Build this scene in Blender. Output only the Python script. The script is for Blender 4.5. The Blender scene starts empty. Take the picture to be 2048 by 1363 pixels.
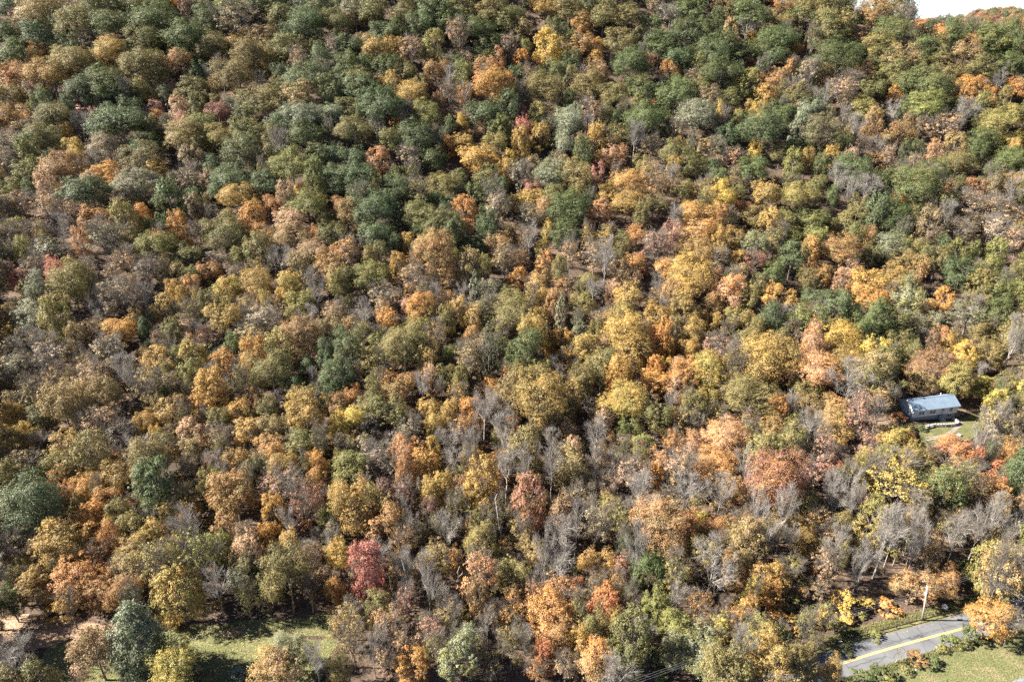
import bpy, bmesh, math, random
import numpy as np
from mathutils import Vector, Matrix

# ------------------------------------------------------------------ camera, sky, sun, exposure
scene = bpy.context.scene
COL = scene.collection
R = math.radians

cam_d = bpy.data.cameras.new('camera')
cam_d.lens = 24.0; cam_d.sensor_width = 36.0; cam_d.sensor_fit = 'HORIZONTAL'
cam_d.clip_start = 1.0; cam_d.clip_end = 6000.0
cam = bpy.data.objects.new('camera', cam_d); COL.objects.link(cam)
cam.location = (0, 0, 105.0); cam.rotation_euler = (R(90 - 25.9), 0, 0)
scene.camera = cam

SUN_ELEV = 38.0      # degrees above the horizon
SUN_AZ = -89.0       # degrees, clockwise from +Y (away from the camera); -90 = from the left
world = bpy.data.worlds.new('World'); scene.world = world; world.use_nodes = True
wn = world.node_tree.nodes; wl = world.node_tree.links
bgn = wn['Background']
sky = wn.new('ShaderNodeTexSky'); sky.sky_type = 'NISHITA'; sky.sun_disc = False
sky.sun_elevation = R(SUN_ELEV); sky.sun_rotation = R(SUN_AZ)
sky.air_density = 0.6; sky.dust_density = 0.0; sky.ozone_density = 1.5; sky.altitude = 1500
wl.new(sky.outputs['Color'], bgn.inputs['Color']); bgn.inputs['Strength'].default_value = 0.05

sun_d = bpy.data.lights.new('sun', 'SUN'); sun_d.energy = 5.0; sun_d.angle = R(0.53); sun_d.color = (1.0, 0.94, 0.83)
sun = bpy.data.objects.new('sun', sun_d); COL.objects.link(sun)
az, el = R(SUN_AZ), R(SUN_ELEV)
to_sun = Vector((math.sin(az) * math.cos(el), math.cos(az) * math.cos(el), math.sin(el)))
sun.rotation_euler = to_sun.to_track_quat('Z', 'Y').to_euler()
sun.location = to_sun * 300

vs = scene.view_settings
vs.view_transform = 'Standard'; vs.look = 'None'; vs.exposure = 2.3; vs.gamma = 1.0; vs.use_curve_mapping = False
scene.cycles.max_bounces = 6; scene.cycles.diffuse_bounces = 3; scene.cycles.transmission_bounces = 3
scene.cycles.glossy_bounces = 2; scene.cycles.use_adaptive_sampling = True; scene.cycles.adaptive_threshold = 0.01
scene.cycles.use_denoising = False; scene.cycles.sample_clamp_indirect = 2.0

# ------------------------------------------------------------------ terrain
def sstep(a,b,t):
    t=max(0.,min(1.,(t-a)/(b-a))); return t*t*(3-2*t)
def lerp_tab(tab,x):
    if x<=tab[0][0]: return tab[0][1]
    for (x0,a),(x1,b) in zip(tab,tab[1:]):
        if x<=x1: return a+(b-a)*(x-x0)/(x1-x0)
    return tab[-1][1]
RIDGE=[(60,140),(110,114),(150,101),(172,97),(193,88),(230,80),(320,72)]
ROADC=[(-20,50),(5,62),(25,71),(40,77.4),(50,81.3),(59.5,84.7),(70.4,88.1),(83.7,91.8),(89.8,93.5),(99.4,96.3),(120,103),(150,114),(200,135)]
def road_z(x): return max(0.,x-96)*.055
def road_at(x,y):
    b=9e9;zr=0.
    for (ax,ay),(bx,by) in zip(ROADC,ROADC[1:]):
        dx,dy=bx-ax,by-ay; t=max(0,min(1,((x-ax)*dx+(y-ay)*dy)/(dx*dx+dy*dy)))
        d=math.hypot(x-ax-t*dx,y-ay-t*dy)
        if d<b: b=d;zr=road_z(ax+t*dx)
    return b,zr
def zr_y(x): return lerp_tab(ROADC,x)
def height(x,y):
    t=max(0.,y-95-4*math.sin(x*.021)-3*math.sin(x*.05+1))
    p=.12*t+.00115*t*t if t<330 else .12*330+.00115*330*330
    p+=sstep(20,120,t)*(2.2*math.sin(x*.033+.8)*math.sin(y*.041)+1.2*math.sin(x*.07+y*.05))
    r=lerp_tab(RIDGE,x)-max(0,y-350)*.28
    r=max(r,35)
    k=8.
    h=max(k-abs(p-r),0)/k
    z=min(p,r)-h*h*k*.25
    d=math.hypot((x-PX)/15,(y-PY)/11)
    w=1-sstep(.75,1.5,d)
    z=z*(1-w)+(PZ-.075*(min(max(x,96),118)-99))*w
    if y<160 and x>-10:                        # bench cut for the road
        d,zr=road_at(x,y)
        w=1-sstep(4.2,10,d)
        z=z*(1-w)+zr*w-.9*sstep(4.5,7,d)*(1-sstep(8,13,d))*(1 if y>zr_y(x) else 0)
    if y>480:                                  # the next ridge beyond the valley
        z=max(z,35)*1.0+(48+.07*max(-200,min(x-560,400))+4*math.sin(x*.03+1)+2.5*math.sin(x*.071))*math.exp(-((y-1000)/(250 if y<1000 else 900))**2)-max(0,y-1000)*.02
    return z
PX,PY,PZ=105.,145.,13.


# ------------------------------------------------------------------ helpers
def link(o, parent=None):
    COL.objects.link(o)
    if parent is not None: o.parent = parent
    return o

def tag(o, label=None, cat=None, group=None, kind=None):
    if label: o['label'] = label
    if cat: o['category'] = cat
    if group: o['group'] = group
    if kind: o['kind'] = kind
    return o

def empty(name, loc=(0, 0, 0), rz=0.0):
    o = bpy.data.objects.new(name, None); o.empty_display_size = .5
    o.location = loc; o.rotation_euler = (0, 0, rz)
    return link(o)

def np_mesh(name, V, F, mats, mat_idx=None, smooth=False, attrs=None):
    """V (n,3); F list of (m,k) index arrays; attrs {name: (nfaces,3)} on faces."""
    V = np.asarray(V, np.float32)
    me = bpy.data.meshes.new(name)
    F = [np.asarray(f, np.int32) for f in F if len(f)]
    loops = np.concatenate([f.ravel() for f in F])
    sizes = np.concatenate([np.full(len(f), f.shape[1], np.int32) for f in F])
    starts = np.concatenate([[0], np.cumsum(sizes)[:-1]]).astype(np.int32)
    me.vertices.add(len(V)); me.vertices.foreach_set('co', V.ravel())
    me.loops.add(len(loops)); me.loops.foreach_set('vertex_index', loops)
    me.polygons.add(len(sizes)); me.polygons.foreach_set('loop_start', starts)
    if mat_idx is not None: me.polygons.foreach_set('material_index', np.asarray(mat_idx, np.int32))
    if smooth: me.polygons.foreach_set('use_smooth', np.ones(len(sizes), bool))
    me.update(calc_edges=True)
    for k, a in (attrs or {}).items():
        at = me.attributes.new(k, 'FLOAT_VECTOR', 'FACE'); at.data.foreach_set('vector', np.asarray(a, np.float32).ravel())
    for m in mats: me.materials.append(m)
    return me

class MB:
    """collects boxes / prisms / tubes and links them as one mesh object"""
    def __init__(s): s.v = []; s.f = []
    def add(s, vs, fs):
        o = len(s.v); s.v += [tuple(v) for v in vs]; s.f += [tuple(i + o for i in f) for f in fs]; return s
    def box(s, a, b, M=None):
        x0, y0, z0 = a; x1, y1, z1 = b
        vs = [(x0,y0,z0),(x1,y0,z0),(x1,y1,z0),(x0,y1,z0),(x0,y0,z1),(x1,y0,z1),(x1,y1,z1),(x0,y1,z1)]
        if M is not None: vs = [M @ Vector(v) for v in vs]
        return s.add(vs, [(0,3,2,1),(4,5,6,7),(0,1,5,4),(1,2,6,5),(2,3,7,6),(3,0,4,7)])
    def prism(s, pts, d):
        """closed polygon pts extruded by vector d"""
        n = len(pts); d = Vector(d)
        vs = [Vector(p) for p in pts] + [Vector(p) + d for p in pts]
        return s.add(vs, [tuple(range(n))[::-1], tuple(range(n, 2*n))] + [(i, (i+1) % n, n + (i+1) % n, n + i) for i in range(n)])
    def tube(s, pts, rad, n=6, cap=True):
        pts = [Vector(p) for p in pts]; rings = []
        for i, p in enumerate(pts):
            t = (pts[min(i+1, len(pts)-1)] - pts[max(i-1, 0)]).normalized()
            a = t.orthogonal().normalized() if i == 0 else (a - t * a.dot(t)).normalized()
            b = t.cross(a); r = rad[i] if hasattr(rad, '__len__') else rad
            rings.append([p + (a * math.cos(2*math.pi*k/n) + b * math.sin(2*math.pi*k/n)) * r for k in range(n)])
        vs = [v for r_ in rings for v in r_]; fs = []
        for i in range(len(rings) - 1):
            for k in range(n): fs.append((i*n+k, i*n+(k+1) % n, (i+1)*n+(k+1) % n, (i+1)*n+k))
        if cap: fs += [tuple(range(n))[::-1], tuple(range((len(rings)-1)*n, len(rings)*n))]
        return s.add(vs, fs)
    def mesh(s, name, mat, bevel=0.0, smooth=False):
        me = bpy.data.meshes.new(name); me.from_pydata(s.v, [], s.f)
        if bevel:
            bm = bmesh.new(); bm.from_mesh(me)
            bmesh.ops.bevel(bm, geom=bm.edges[:], offset=bevel, segments=1, affect='EDGES'); bm.to_mesh(me); bm.free()
        if smooth: me.polygons.foreach_set('use_smooth', [True] * len(me.polygons))
        me.materials.append(mat); me.update(); return me
    def build(s, name, mat, parent=None, bevel=0.0, smooth=False, loc=None):
        o = bpy.data.objects.new(name, s.mesh(name, mat, bevel, smooth))
        if loc is not None: o.location = loc
        return link(o, parent)

# ------------------------------------------------------------------ materials
def new_mat(name):
    m = bpy.data.materials.new(name); m.use_nodes = True
    nt = m.node_tree; return m, nt.nodes, nt.links, nt.nodes['Principled BSDF']

def ramp(n, stops):
    r = n.new('ShaderNodeValToRGB'); e = r.color_ramp.elements
    while len(e) < len(stops): e.new(.5)
    for x, (p, c) in zip(e, stops): x.position = p; x.color = (*c, 1)
    return r

def plain(name, col, rough=.7, vary=.15, scale=2.0, bump=0.0, spec=.3, metal=0.0):
    m, n, l, p = new_mat(name)
    tc = n.new('ShaderNodeTexCoord'); t = n.new('ShaderNodeTexNoise'); t.inputs['Scale'].default_value = scale; t.inputs['Detail'].default_value = 6
    l.new(tc.outputs['Object'], t.inputs['Vector'])
    r = ramp(n, [(.3, [c * (1 - vary) for c in col]), (.7, [min(1, c * (1 + vary)) for c in col])])
    l.new(t.outputs['Fac'], r.inputs['Fac']); l.new(r.outputs['Color'], p.inputs['Base Color'])
    p.inputs['Roughness'].default_value = rough; p.inputs['Specular IOR Level'].default_value = spec; p.inputs['Metallic'].default_value = metal
    if bump:
        b = n.new('ShaderNodeBump'); b.inputs['Strength'].default_value = bump; b.inputs['Distance'].default_value = .1
        l.new(t.outputs['Fac'], b.inputs['Height']); l.new(b.outputs['Normal'], p.inputs['Normal'])
    return m

def leaf_mat(name, mode):
    """leaf colour: tint -> tint2 by clump, with leaf-to-leaf variation; tints come from the tree object (mode OBJECT) or the forest's points (INSTANCER)"""
    m, n, l, p = new_mat(name)
    a1 = n.new('ShaderNodeAttribute'); a1.attribute_type = mode; a1.attribute_name = 'tint'
    a2 = n.new('ShaderNodeAttribute'); a2.attribute_type = mode; a2.attribute_name = 'tint2'
    lf = n.new('ShaderNodeAttribute'); lf.attribute_type = 'GEOMETRY'; lf.attribute_name = 'leaf'
    s = n.new('ShaderNodeSeparateXYZ'); l.new(lf.outputs['Vector'], s.inputs[0])
    mx = n.new('ShaderNodeMix'); mx.data_type = 'RGBA'
    l.new(s.outputs['X'], mx.inputs['Factor']); l.new(a1.outputs['Color'], mx.inputs['A']); l.new(a2.outputs['Color'], mx.inputs['B'])
    hs = n.new('ShaderNodeHueSaturation'); hs.inputs['Saturation'].default_value = SAT
    mh = n.new('ShaderNodeMapRange'); mh.inputs['To Min'].default_value = .482; mh.inputs['To Max'].default_value = .518
    mv = n.new('ShaderNodeMapRange'); mv.inputs['To Min'].default_value = .64; mv.inputs['To Max'].default_value = 1.36
    l.new(s.outputs['Z'], mh.inputs['Value']); l.new(s.outputs['Y'], mv.inputs['Value'])
    l.new(mh.outputs['Result'], hs.inputs['Hue']); l.new(mv.outputs['Result'], hs.inputs['Value']); l.new(mx.outputs['Result'], hs.inputs['Color'])
    l.new(hs.outputs['Color'], p.inputs['Base Color']); p.inputs['Roughness'].default_value = .55; p.inputs['Specular IOR Level'].default_value = .35
    tr = n.new('ShaderNodeBsdfTranslucent'); l.new(hs.outputs['Color'], tr.inputs['Color'])
    ms = n.new('ShaderNodeMixShader'); ms.inputs['Fac'].default_value = .24
    l.new(p.outputs['BSDF'], ms.inputs[1]); l.new(tr.outputs['BSDF'], ms.inputs[2])
    l.new(ms.outputs['Shader'], n['Material Output'].inputs['Surface'])
    return m

SAT = 1.0
M_LEAF = leaf_mat('leaf', 'OBJECT'); M_LEAF_F = leaf_mat('forest_leaf', 'INSTANCER')
M_BARK = plain('bark', (.15, .125, .105), .9, .35, 1.5)
M_TWIG = plain('pale_twigs', (.25, .225, .20), .85, .4, .4)
M_BRANCH = plain('grey_twigs', (.17, .145, .12), .85, .3, .4)
M_SNAG = plain('weathered_wood', (.46, .43, .39), .8, .2, 1.0)

def ground_mat(name, cols, scales, bump=.5, detail=.12):
    m, n, l, p = new_mat(name)
    tc = n.new('ShaderNodeTexCoord')
    t1 = n.new('ShaderNodeTexNoise'); t1.inputs['Scale'].default_value = scales[0]; t1.inputs['Detail'].default_value = 8; t1.inputs['Roughness'].default_value = .7
    t2 = n.new('ShaderNodeTexNoise'); t2.inputs['Scale'].default_value = scales[1]; t2.inputs['Detail'].default_value = 3
    for t in (t1, t2): l.new(tc.outputs['Object'], t.inputs['Vector'])
    r1 = ramp(n, [(.3, cols[0]), (.5, cols[1]), (.7, cols[2])]); l.new(t1.outputs['Fac'], r1.inputs['Fac'])
    r2 = ramp(n, [(.35, (.55, .55, .55)), (.65, (1.35, 1.35, 1.35))]); l.new(t2.outputs['Fac'], r2.inputs['Fac'])
    mx = n.new('ShaderNodeMix'); mx.data_type = 'RGBA'; mx.blend_type = 'MULTIPLY'; mx.inputs['Factor'].default_value = 1
    l.new(r1.outputs['Color'], mx.inputs['A']); l.new(r2.outputs['Color'], mx.inputs['B']); l.new(mx.outputs['Result'], p.inputs['Base Color'])
    p.inputs['Roughness'].default_value = .95; p.inputs['Specular IOR Level'].default_value = .15
    b = n.new('ShaderNodeBump'); b.inputs['Strength'].default_value = bump; b.inputs['Distance'].default_value = detail
    l.new(t2.outputs['Fac'], b.inputs['Height']); l.new(b.outputs['Normal'], p.inputs['Normal'])
    return m
M_LITTER = ground_mat('leaf_litter', [(.045, .035, .028), (.085, .060, .044), (.145, .10, .072)], (.12, 2.6))
M_LAWN = ground_mat('lawn_turf', [(.10, .106, .045), (.12, .122, .053), (.155, .145, .07)], (.16, 4.0), .4)
M_VERGE = ground_mat('verge_turf', [(.085, .10, .04), (.12, .118, .053), (.21, .165, .095)], (.25, 4.0), .4)
M_DIRT = ground_mat('leaf_strewn_dirt', [(.20, .14, .095), (.27, .19, .13), (.33, .24, .17)], (.3, 3.0), .4)

M_GRAVEL = ground_mat('pale_gravel', [(.13, .13, .14), (.17, .17, .175), (.21, .205, .205)], (.4, 6.0), .3)
M_PATH = ground_mat('trodden_path', [(.17, .15, .125), (.22, .19, .155), (.28, .245, .20)], (.5, 5.0), .3)
def asphalt_mat():
    m = plain('worn_asphalt', (.112, .114, .121), .85, .16, .25, .05); n, l = m.node_tree.nodes, m.node_tree.links; p = n['Principled BSDF']
    tc = n.new('ShaderNodeTexCoord'); vo = n.new('ShaderNodeTexVoronoi'); vo.feature = 'DISTANCE_TO_EDGE'; vo.inputs['Scale'].default_value = .33
    nz = n.new('ShaderNodeTexNoise'); nz.inputs['Scale'].default_value = 1.2; mv_ = n.new('ShaderNodeMix'); mv_.data_type = 'VECTOR'; mv_.inputs['Factor'].default_value = .25
    l.new(tc.outputs['Object'], nz.inputs['Vector']); l.new(tc.outputs['Object'], mv_.inputs[4]); l.new(nz.outputs['Color'], mv_.inputs[5]); l.new(mv_.outputs[1], vo.inputs['Vector'])
    cr = ramp(n, [(.006, (.45, .45, .45)), (.016, (1, 1, 1))]); l.new(vo.outputs['Distance'], cr.inputs['Fac'])
    old = p.inputs['Base Color'].links[0].from_socket; mx = n.new('ShaderNodeMix'); mx.data_type = 'RGBA'; mx.blend_type = 'MULTIPLY'; mx.inputs['Factor'].default_value = .8
    l.new(old, mx.inputs['A']); l.new(cr.outputs['Color'], mx.inputs['B']); l.new(mx.outputs['Result'], p.inputs['Base Color']); return m
M_ASPHALT = asphalt_mat()
M_YELLOW = plain('yellow_road_paint', (.52, .35, .12), .7, .18, 1.5)

# ------------------------------------------------------------------ ground sheet
def axis(a, b, lo, hi, fine, grow):
    xs = list(np.arange(lo, hi + 1e-6, fine)); s = fine
    x = lo
    while x > a: s *= grow; x -= s; xs.insert(0, x)
    x = hi; s = fine
    while x < b: s *= grow; x += s; xs.append(x)
    return np.array(xs)
gx = axis(-2600, 3000, -270, 330, 2.6, 1.16); gy = axis(-900, 4200, 60, 420, 2.6, 1.12)
GX, GY = np.meshgrid(gx, gy); NX, NY = len(gx), len(gy)
GZ = np.array([height(x, y) for x, y in zip(GX.ravel(), GY.ravel())])
ii = (np.arange(NY - 1)[:, None] * NX + np.arange(NX - 1)[None]).ravel()
gme = np_mesh('ground', np.stack([GX.ravel(), GY.ravel(), GZ], 1), [np.stack([ii, ii+1, ii+1+NX, ii+NX], 1)], [M_LITTER], smooth=True)
ground = link(bpy.data.objects.new('ground', gme)); tag(ground, kind='structure')

def pip(x, y, poly):
    c = False; j = len(poly) - 1
    for i in range(len(poly)):
        xi, yi = poly[i]; xj, yj = poly[j]
        if (yi > y) != (yj > y) and x < (xj - xi) * (y - yi) / (yj - yi) + xi: c = not c
        j = i
    return c

def sheet(name, poly, mat, lift, res=1.0, wob=.5, seed=1):
    """a ground sheet with a ragged outline laid just above the terrain"""
    rng = random.Random(seed); pts = []
    n = len(poly)
    for i in range(n):
        a, b = Vector(poly[i]), Vector(poly[(i+1) % n]); k = max(2, int((b-a).length / 1.2))
        for j in range(k):
            p = a.lerp(b, j / k); pts.append((p.x + rng.uniform(-wob, wob), p.y + rng.uniform(-wob, wob)))
    bm = bmesh.new(); f = bm.faces.new([bm.verts.new((x, y, 0)) for x, y in pts])
    bmesh.ops.triangulate(bm, faces=[f])
    x0 = min(p[0] for p in pts); x1 = max(p[0] for p in pts); y0 = min(p[1] for p in pts); y1 = max(p[1] for p in pts)
    for co, no, a, b in (((1,0,0), 0, x0, x1), ((0,1,0), 1, y0, y1)):
        t = a + 2.0
        while t < b:
            pc = (t, 0, 0) if no == 0 else (0, t, 0)
            bmesh.ops.bisect_plane(bm, geom=bm.verts[:] + bm.edges[:] + bm.faces[:], plane_co=pc, plane_no=co); t += 2.0
    for v in bm.verts: v.co.z = height(v.co.x, v.co.y) + lift
    bmesh.ops.recalc_face_normals(bm, faces=bm.faces[:])
    if bm.faces[0].normal.z < 0: bmesh.ops.reverse_faces(bm, faces=bm.faces[:])
    me = bpy.data.meshes.new(name); bm.to_mesh(me); bm.free(); me.materials.append(mat)
    for p_ in me.polygons: p_.use_smooth = True
    return link(bpy.data.objects.new(name, me))
tag(sheet('lawn', [(-84.2, 88.9), (-81.6, 90.8), (-74.8, 91.9), (-64.7, 91.5), (-54.3, 92.6), (-44.3, 94.1), (-35.0, 95.0), (-31.7, 92.9), (-32.2, 87.3), (-33.8, 82.6), (-32.4, 77.3), (-82.5, 76.3), (-84.9, 84.1)], M_LAWN, .04, seed=2), kind='structure')
tag(sheet('leafy_clearing_ground', [(-104.3, 95.0), (-92.7, 95.0), (-83.7, 94.3), (-76.6, 92.6), (-77.8, 90.6), (-82.6, 89.2), (-87.8, 87.3), (-98.0, 86.2)], M_DIRT, .07, seed=3), kind='structure')
tag(sheet('roadside_lawn', [(47.6, 74.5), (58.6, 80.6), (65.0, 83.1), (75.2, 86.6), (81.8, 88.6), (90.5, 91.1), (99.0, 94.1), (116.2, 99.0), (116.2, 87.3), (97.3, 74.5)], M_VERGE, .04, seed=4), kind='structure')
tag(sheet('yard_lawn', [(100.0, 141.7), (111.0, 146.2), (116.2, 148.3), (124.1, 155.2), (119.9, 145.5), (110.5, 137.0), (104.0, 134.9), (98.8, 135.0), (97.4, 136.6)], M_VERGE, .05, seed=5, wob=.3), kind='structure')
tag(sheet('bare_dirt', [(112.6, 147.5), (116, 149), (119, 152.5), (118, 155), (114, 154), (112.2, 151)], M_DIRT, .06, seed=6, wob=.4), kind='structure')
tag(sheet('driveway_edge', [(74, 77.6), (79, 78.4), (85, 80.2), (95, 83.4), (100, 83), (95, 76), (74, 74)], M_GRAVEL, .08, seed=8, wob=.2), kind='structure')

def smooth_line(pts, step=1.5):
    out = []
    P = [Vector(p) for p in pts]; P = [2*P[0]-P[1]] + P + [2*P[-1]-P[-2]]
    for i in range(1, len(P) - 2):
        a, b, c, d = P[i-1:i+3]; n = max(2, int((c-b).length / step))
        for j in range(n):
            t = j / n
            out.append(.5 * ((2*b) + (c-a)*t + (2*a-5*b+4*c-d)*t*t + (3*b-a-3*c+d)*t*t*t))
    return out + [P[-2]]
def ribbon(name, line, o0, o1, lift, mat, parent=None, zf=None):
    V, Fc = [], []
    for i, p in enumerate(line):
        t = (line[min(i+1, len(line)-1)] - line[max(i-1, 0)]).normalized(); nrm = Vector((-t.y, t.x))
        for o in (o0, o1):
            q = p + nrm * o; V.append((q.x, q.y, (zf(p.x) if zf else height(q.x, q.y)) + lift))
    for i in range(len(line) - 1): Fc.append((2*i, 2*i+2, 2*i+3, 2*i+1))
    me = bpy.data.meshes.new(name); me.from_pydata(V, [], Fc); me.materials.append(mat); me.update()
    if len(me.polygons) and me.polygons[0].normal.z < 0: me.flip_normals()
    return link(bpy.data.objects.new(name, me), parent)
road_line = smooth_line(ROADC)
road = tag(ribbon('road', road_line, -2.65, 2.75, .10, M_ASPHALT, zf=road_z), kind='structure')
for o in (-.16, .10): ribbon('yellow_line', road_line, o - .07, o + .07, .106, M_YELLOW, road, road_z)
tag(ribbon('road_shoulder', road_line, 2.75, 3.9, .06, M_VERGE, zf=road_z), kind='structure')
path = tag(ribbon('footpath', smooth_line([(112.4, 145.4), (111.6, 143.8), (109.2, 141.6), (106.6, 139.6), (104, 138), (101.2, 136.9), (98.9, 136.6)], .7), -.5, .5, .09, M_PATH), kind='structure')


# ------------------------------------------------------------------ tree meshes
def unit(v): return v / np.maximum(np.linalg.norm(v, axis=-1, keepdims=True), 1e-9)

def leaf_quads(P, N, S, rng, aspect=.72):
    n = len(P); t = unit(np.cross(N, unit(rng.normal(size=(n, 3))))); b = np.cross(N, t)
    S = S[:, None]; cup = N * S * rng.uniform(-.35, .1, (n, 1))
    V = np.stack([P - t * S, P - b * S * aspect + cup, P + t * S, P + b * S * aspect + cup], 1).reshape(-1, 3)
    return V, np.arange(n * 4).reshape(n, 4)

def sphere_dirs(n, rng, zmin=-1.0, jit=.25):
    i = np.arange(n) + .5; z = 1 - (1 - zmin) * i / n; ph = i * 2.39996 + rng.uniform(0, 6.28)
    r = np.sqrt(np.maximum(0, 1 - z * z)); d = np.stack([r * np.cos(ph), r * np.sin(ph), z], 1)
    return unit(d + rng.normal(size=d.shape) * jit)

def crown_leaves(kind, seed, nleaf, size, nl, holes=0.0):
    """leaf faces spread through a crown of unit half-width and unit half-height: limbs carry lobes, lobes carry clumps, clumps carry leaves"""
    rng = np.random.default_rng(seed)
    if kind == 'O':
        d = sphere_dirs(nl, rng, -.55, .3); rr = rng.uniform(.40, .80, nl); L = d * rr[:, None]; LR = rng.uniform(.19, .40, nl)
        ph0 = rng.uniform(0, 6.28); L[:, 0] *= 1 + .16 * math.cos(ph0); L[:, 1] *= 1 - .16 * math.cos(ph0)
        L[:, 2] = L[:, 2] * rng.uniform(.9, 1.12) + .10 * np.sin(np.arctan2(L[:, 1], L[:, 0]) * 2 + ph0)
    elif kind == 'M':
        z = rng.permutation(np.linspace(-.8, .74, nl)); prof = np.clip(1 - ((z + .22) / 1.15) ** 2, 0.2, 1) ** .55
        ph = np.arange(nl) * 2.39996 + rng.uniform(0, 6); r = prof * rng.uniform(.42, .68, nl)
        L = np.stack([r * np.cos(ph), r * np.sin(ph), z], 1); LR = rng.uniform(.20, .36, nl) * (.7 + .4 * prof)
    elif kind == 'C':
        z = np.linspace(-.95, .93, nl); prof = ((1.02 - z) / 2) ** .62 * np.where(z < -.6, .85, 1)
        ph = np.arange(nl) * 2.39996 + rng.uniform(0, 6); r = prof * rng.uniform(.45, .80, nl)
        L = np.stack([r * np.cos(ph), r * np.sin(ph), z], 1); LR = (.15 + .26 * prof) * rng.uniform(.8, 1.2, nl)
    elif kind == 'H':
        z = np.linspace(-.98, .97, nl); prof = ((1.03 - z) / 2) ** .75
        ph = np.arange(nl) * 2.39996 + rng.uniform(0, 6); r = prof * rng.uniform(.3, .9, nl)
        L = np.stack([r * np.cos(ph), r * np.sin(ph), z], 1); LR = (.07 + .15 * prof) * rng.uniform(.8, 1.2, nl)
    else:  # S: low bush
        d = sphere_dirs(nl, rng, -.15, .3); L = d * rng.uniform(.35, .68, nl)[:, None]; LR = rng.uniform(.24, .42, nl); L[:, 2] = L[:, 2] * 1.1 - .15
    if kind in 'OM':                                   # small sprays that break the outline
        k_ = nl // 2; e = unit(rng.normal(size=(k_, 3)) + np.array([0, 0, .35])); top = 1.0 if kind == 'O' else .92
        e = e * rng.uniform(.80, 1.0, (k_, 1)) * top
        L = np.concatenate([L, e]); LR = np.concatenate([LR, rng.uniform(.08, .17, k_)]); nl += k_
    w = LR ** 2 * rng.uniform(.6, 1.4, nl); w /= w.sum()
    lobe_turn = rng.uniform(0, 1, nl)
    P, N, A = [], [], []
    for i in range(nl):
        n_i = int(nleaf * w[i]); nc = max(5, int(n_i / 30))
        out = unit(L[i] + np.array([0, 0, .25]))
        cd = unit(sphere_dirs(nc, rng, -1, .3) + out * .45)
        C = L[i] + cd * LR[i] * rng.uniform(.45, 1.1, (nc, 1))
        keep = rng.uniform(0, 1, nc) > holes
        cr = LR[i] * rng.uniform(.22, .50, nc)
        per = np.maximum(3, rng.poisson(n_i / nc, nc)) * keep
        idx = np.repeat(np.arange(nc), per)
        if len(idx) == 0: continue
        o = unit(rng.normal(size=(len(idx), 3)) + cd[idx] * .6 + np.array([0, 0, .3]))
        rad = rng.uniform(.35, 1.12, (len(idx), 1))
        fl = np.array([1.15, 1.15, .72]) if kind in 'OCS' else np.array([1, 1, .9])
        P.append(C[idx] + o * rad * cr[idx][:, None] * fl)
        N.append(unit(o * .55 + cd[idx] * .5 + out * .25 + np.array([0, 0, .22]) + rng.normal(size=o.shape) * .42))
        turn = np.clip((lobe_turn[i] * .55 + rng.uniform(0, 1, nc)[idx] * .45 - .5) * 1.7 + .5 + rng.normal(0, .15, len(idx)), 0, 1)
        cv = rng.uniform(0, 1, nc)[idx]
        A.append(np.stack([turn, np.clip(.35 * cv + .65 * rng.uniform(0, 1, len(idx)), 0, 1), rng.uniform(0, 1, len(idx))], 1))
    P, N, A = map(np.concatenate, (P, N, A))
    if kind in 'CH': A[:, 0] = np.clip(A[:, 0] - .1, 0, 1)
    S = size * rng.uniform(.55, 1.25, len(P))
    V, Fq = leaf_quads(P, N, S, rng, .42 if kind in 'CH' else .72)
    return V, Fq, A

def tubes(segs, n=3):
    """segs: list of (points (k,3), radii (k)) -> verts, quads"""
    Vs, Fs, o = [], [], 0
    ang = np.arange(n) * 2 * math.pi / n
    for pts, rad in segs:
        pts = np.asarray(pts, float); k = len(pts)
        t = unit(np.gradient(pts, axis=0)); ref = np.array([0, 0, 1.0]) if abs(t[0][2]) < .9 else np.array([1.0, 0, 0])
        a = unit(np.cross(t, ref)); b = np.cross(t, a)
        ring = pts[:, None] + (a[:, None] * np.cos(ang)[None, :, None] + b[:, None] * np.sin(ang)[None, :, None]) * np.asarray(rad)[:, None, None]
        Vs.append(ring.reshape(-1, 3)); i = np.arange(k - 1)[:, None] * n; j = np.arange(n)[None]; j2 = (j + 1) % n
        Fs.append(np.stack([i + j, i + j2, i + n + j2, i + n + j], -1).reshape(-1, 4) + o); o += k * n
    return np.concatenate(Vs), np.concatenate(Fs)

def limb(rng, a, b, k, bend, r0, r1):
    a, b = np.asarray(a, float), np.asarray(b, float); t = np.linspace(0, 1, k)[:, None]
    ln = np.linalg.norm(b - a); off = rng.normal(size=3) * bend * ln
    p = a + (b - a) * t + off * np.sin(t * math.pi) + np.concatenate([np.zeros((1, 3)), rng.normal(size=(k - 1, 3)) * bend * ln * .25])
    return p, r0 + (r1 - r0) * t[:, 0] ** .8

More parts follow.
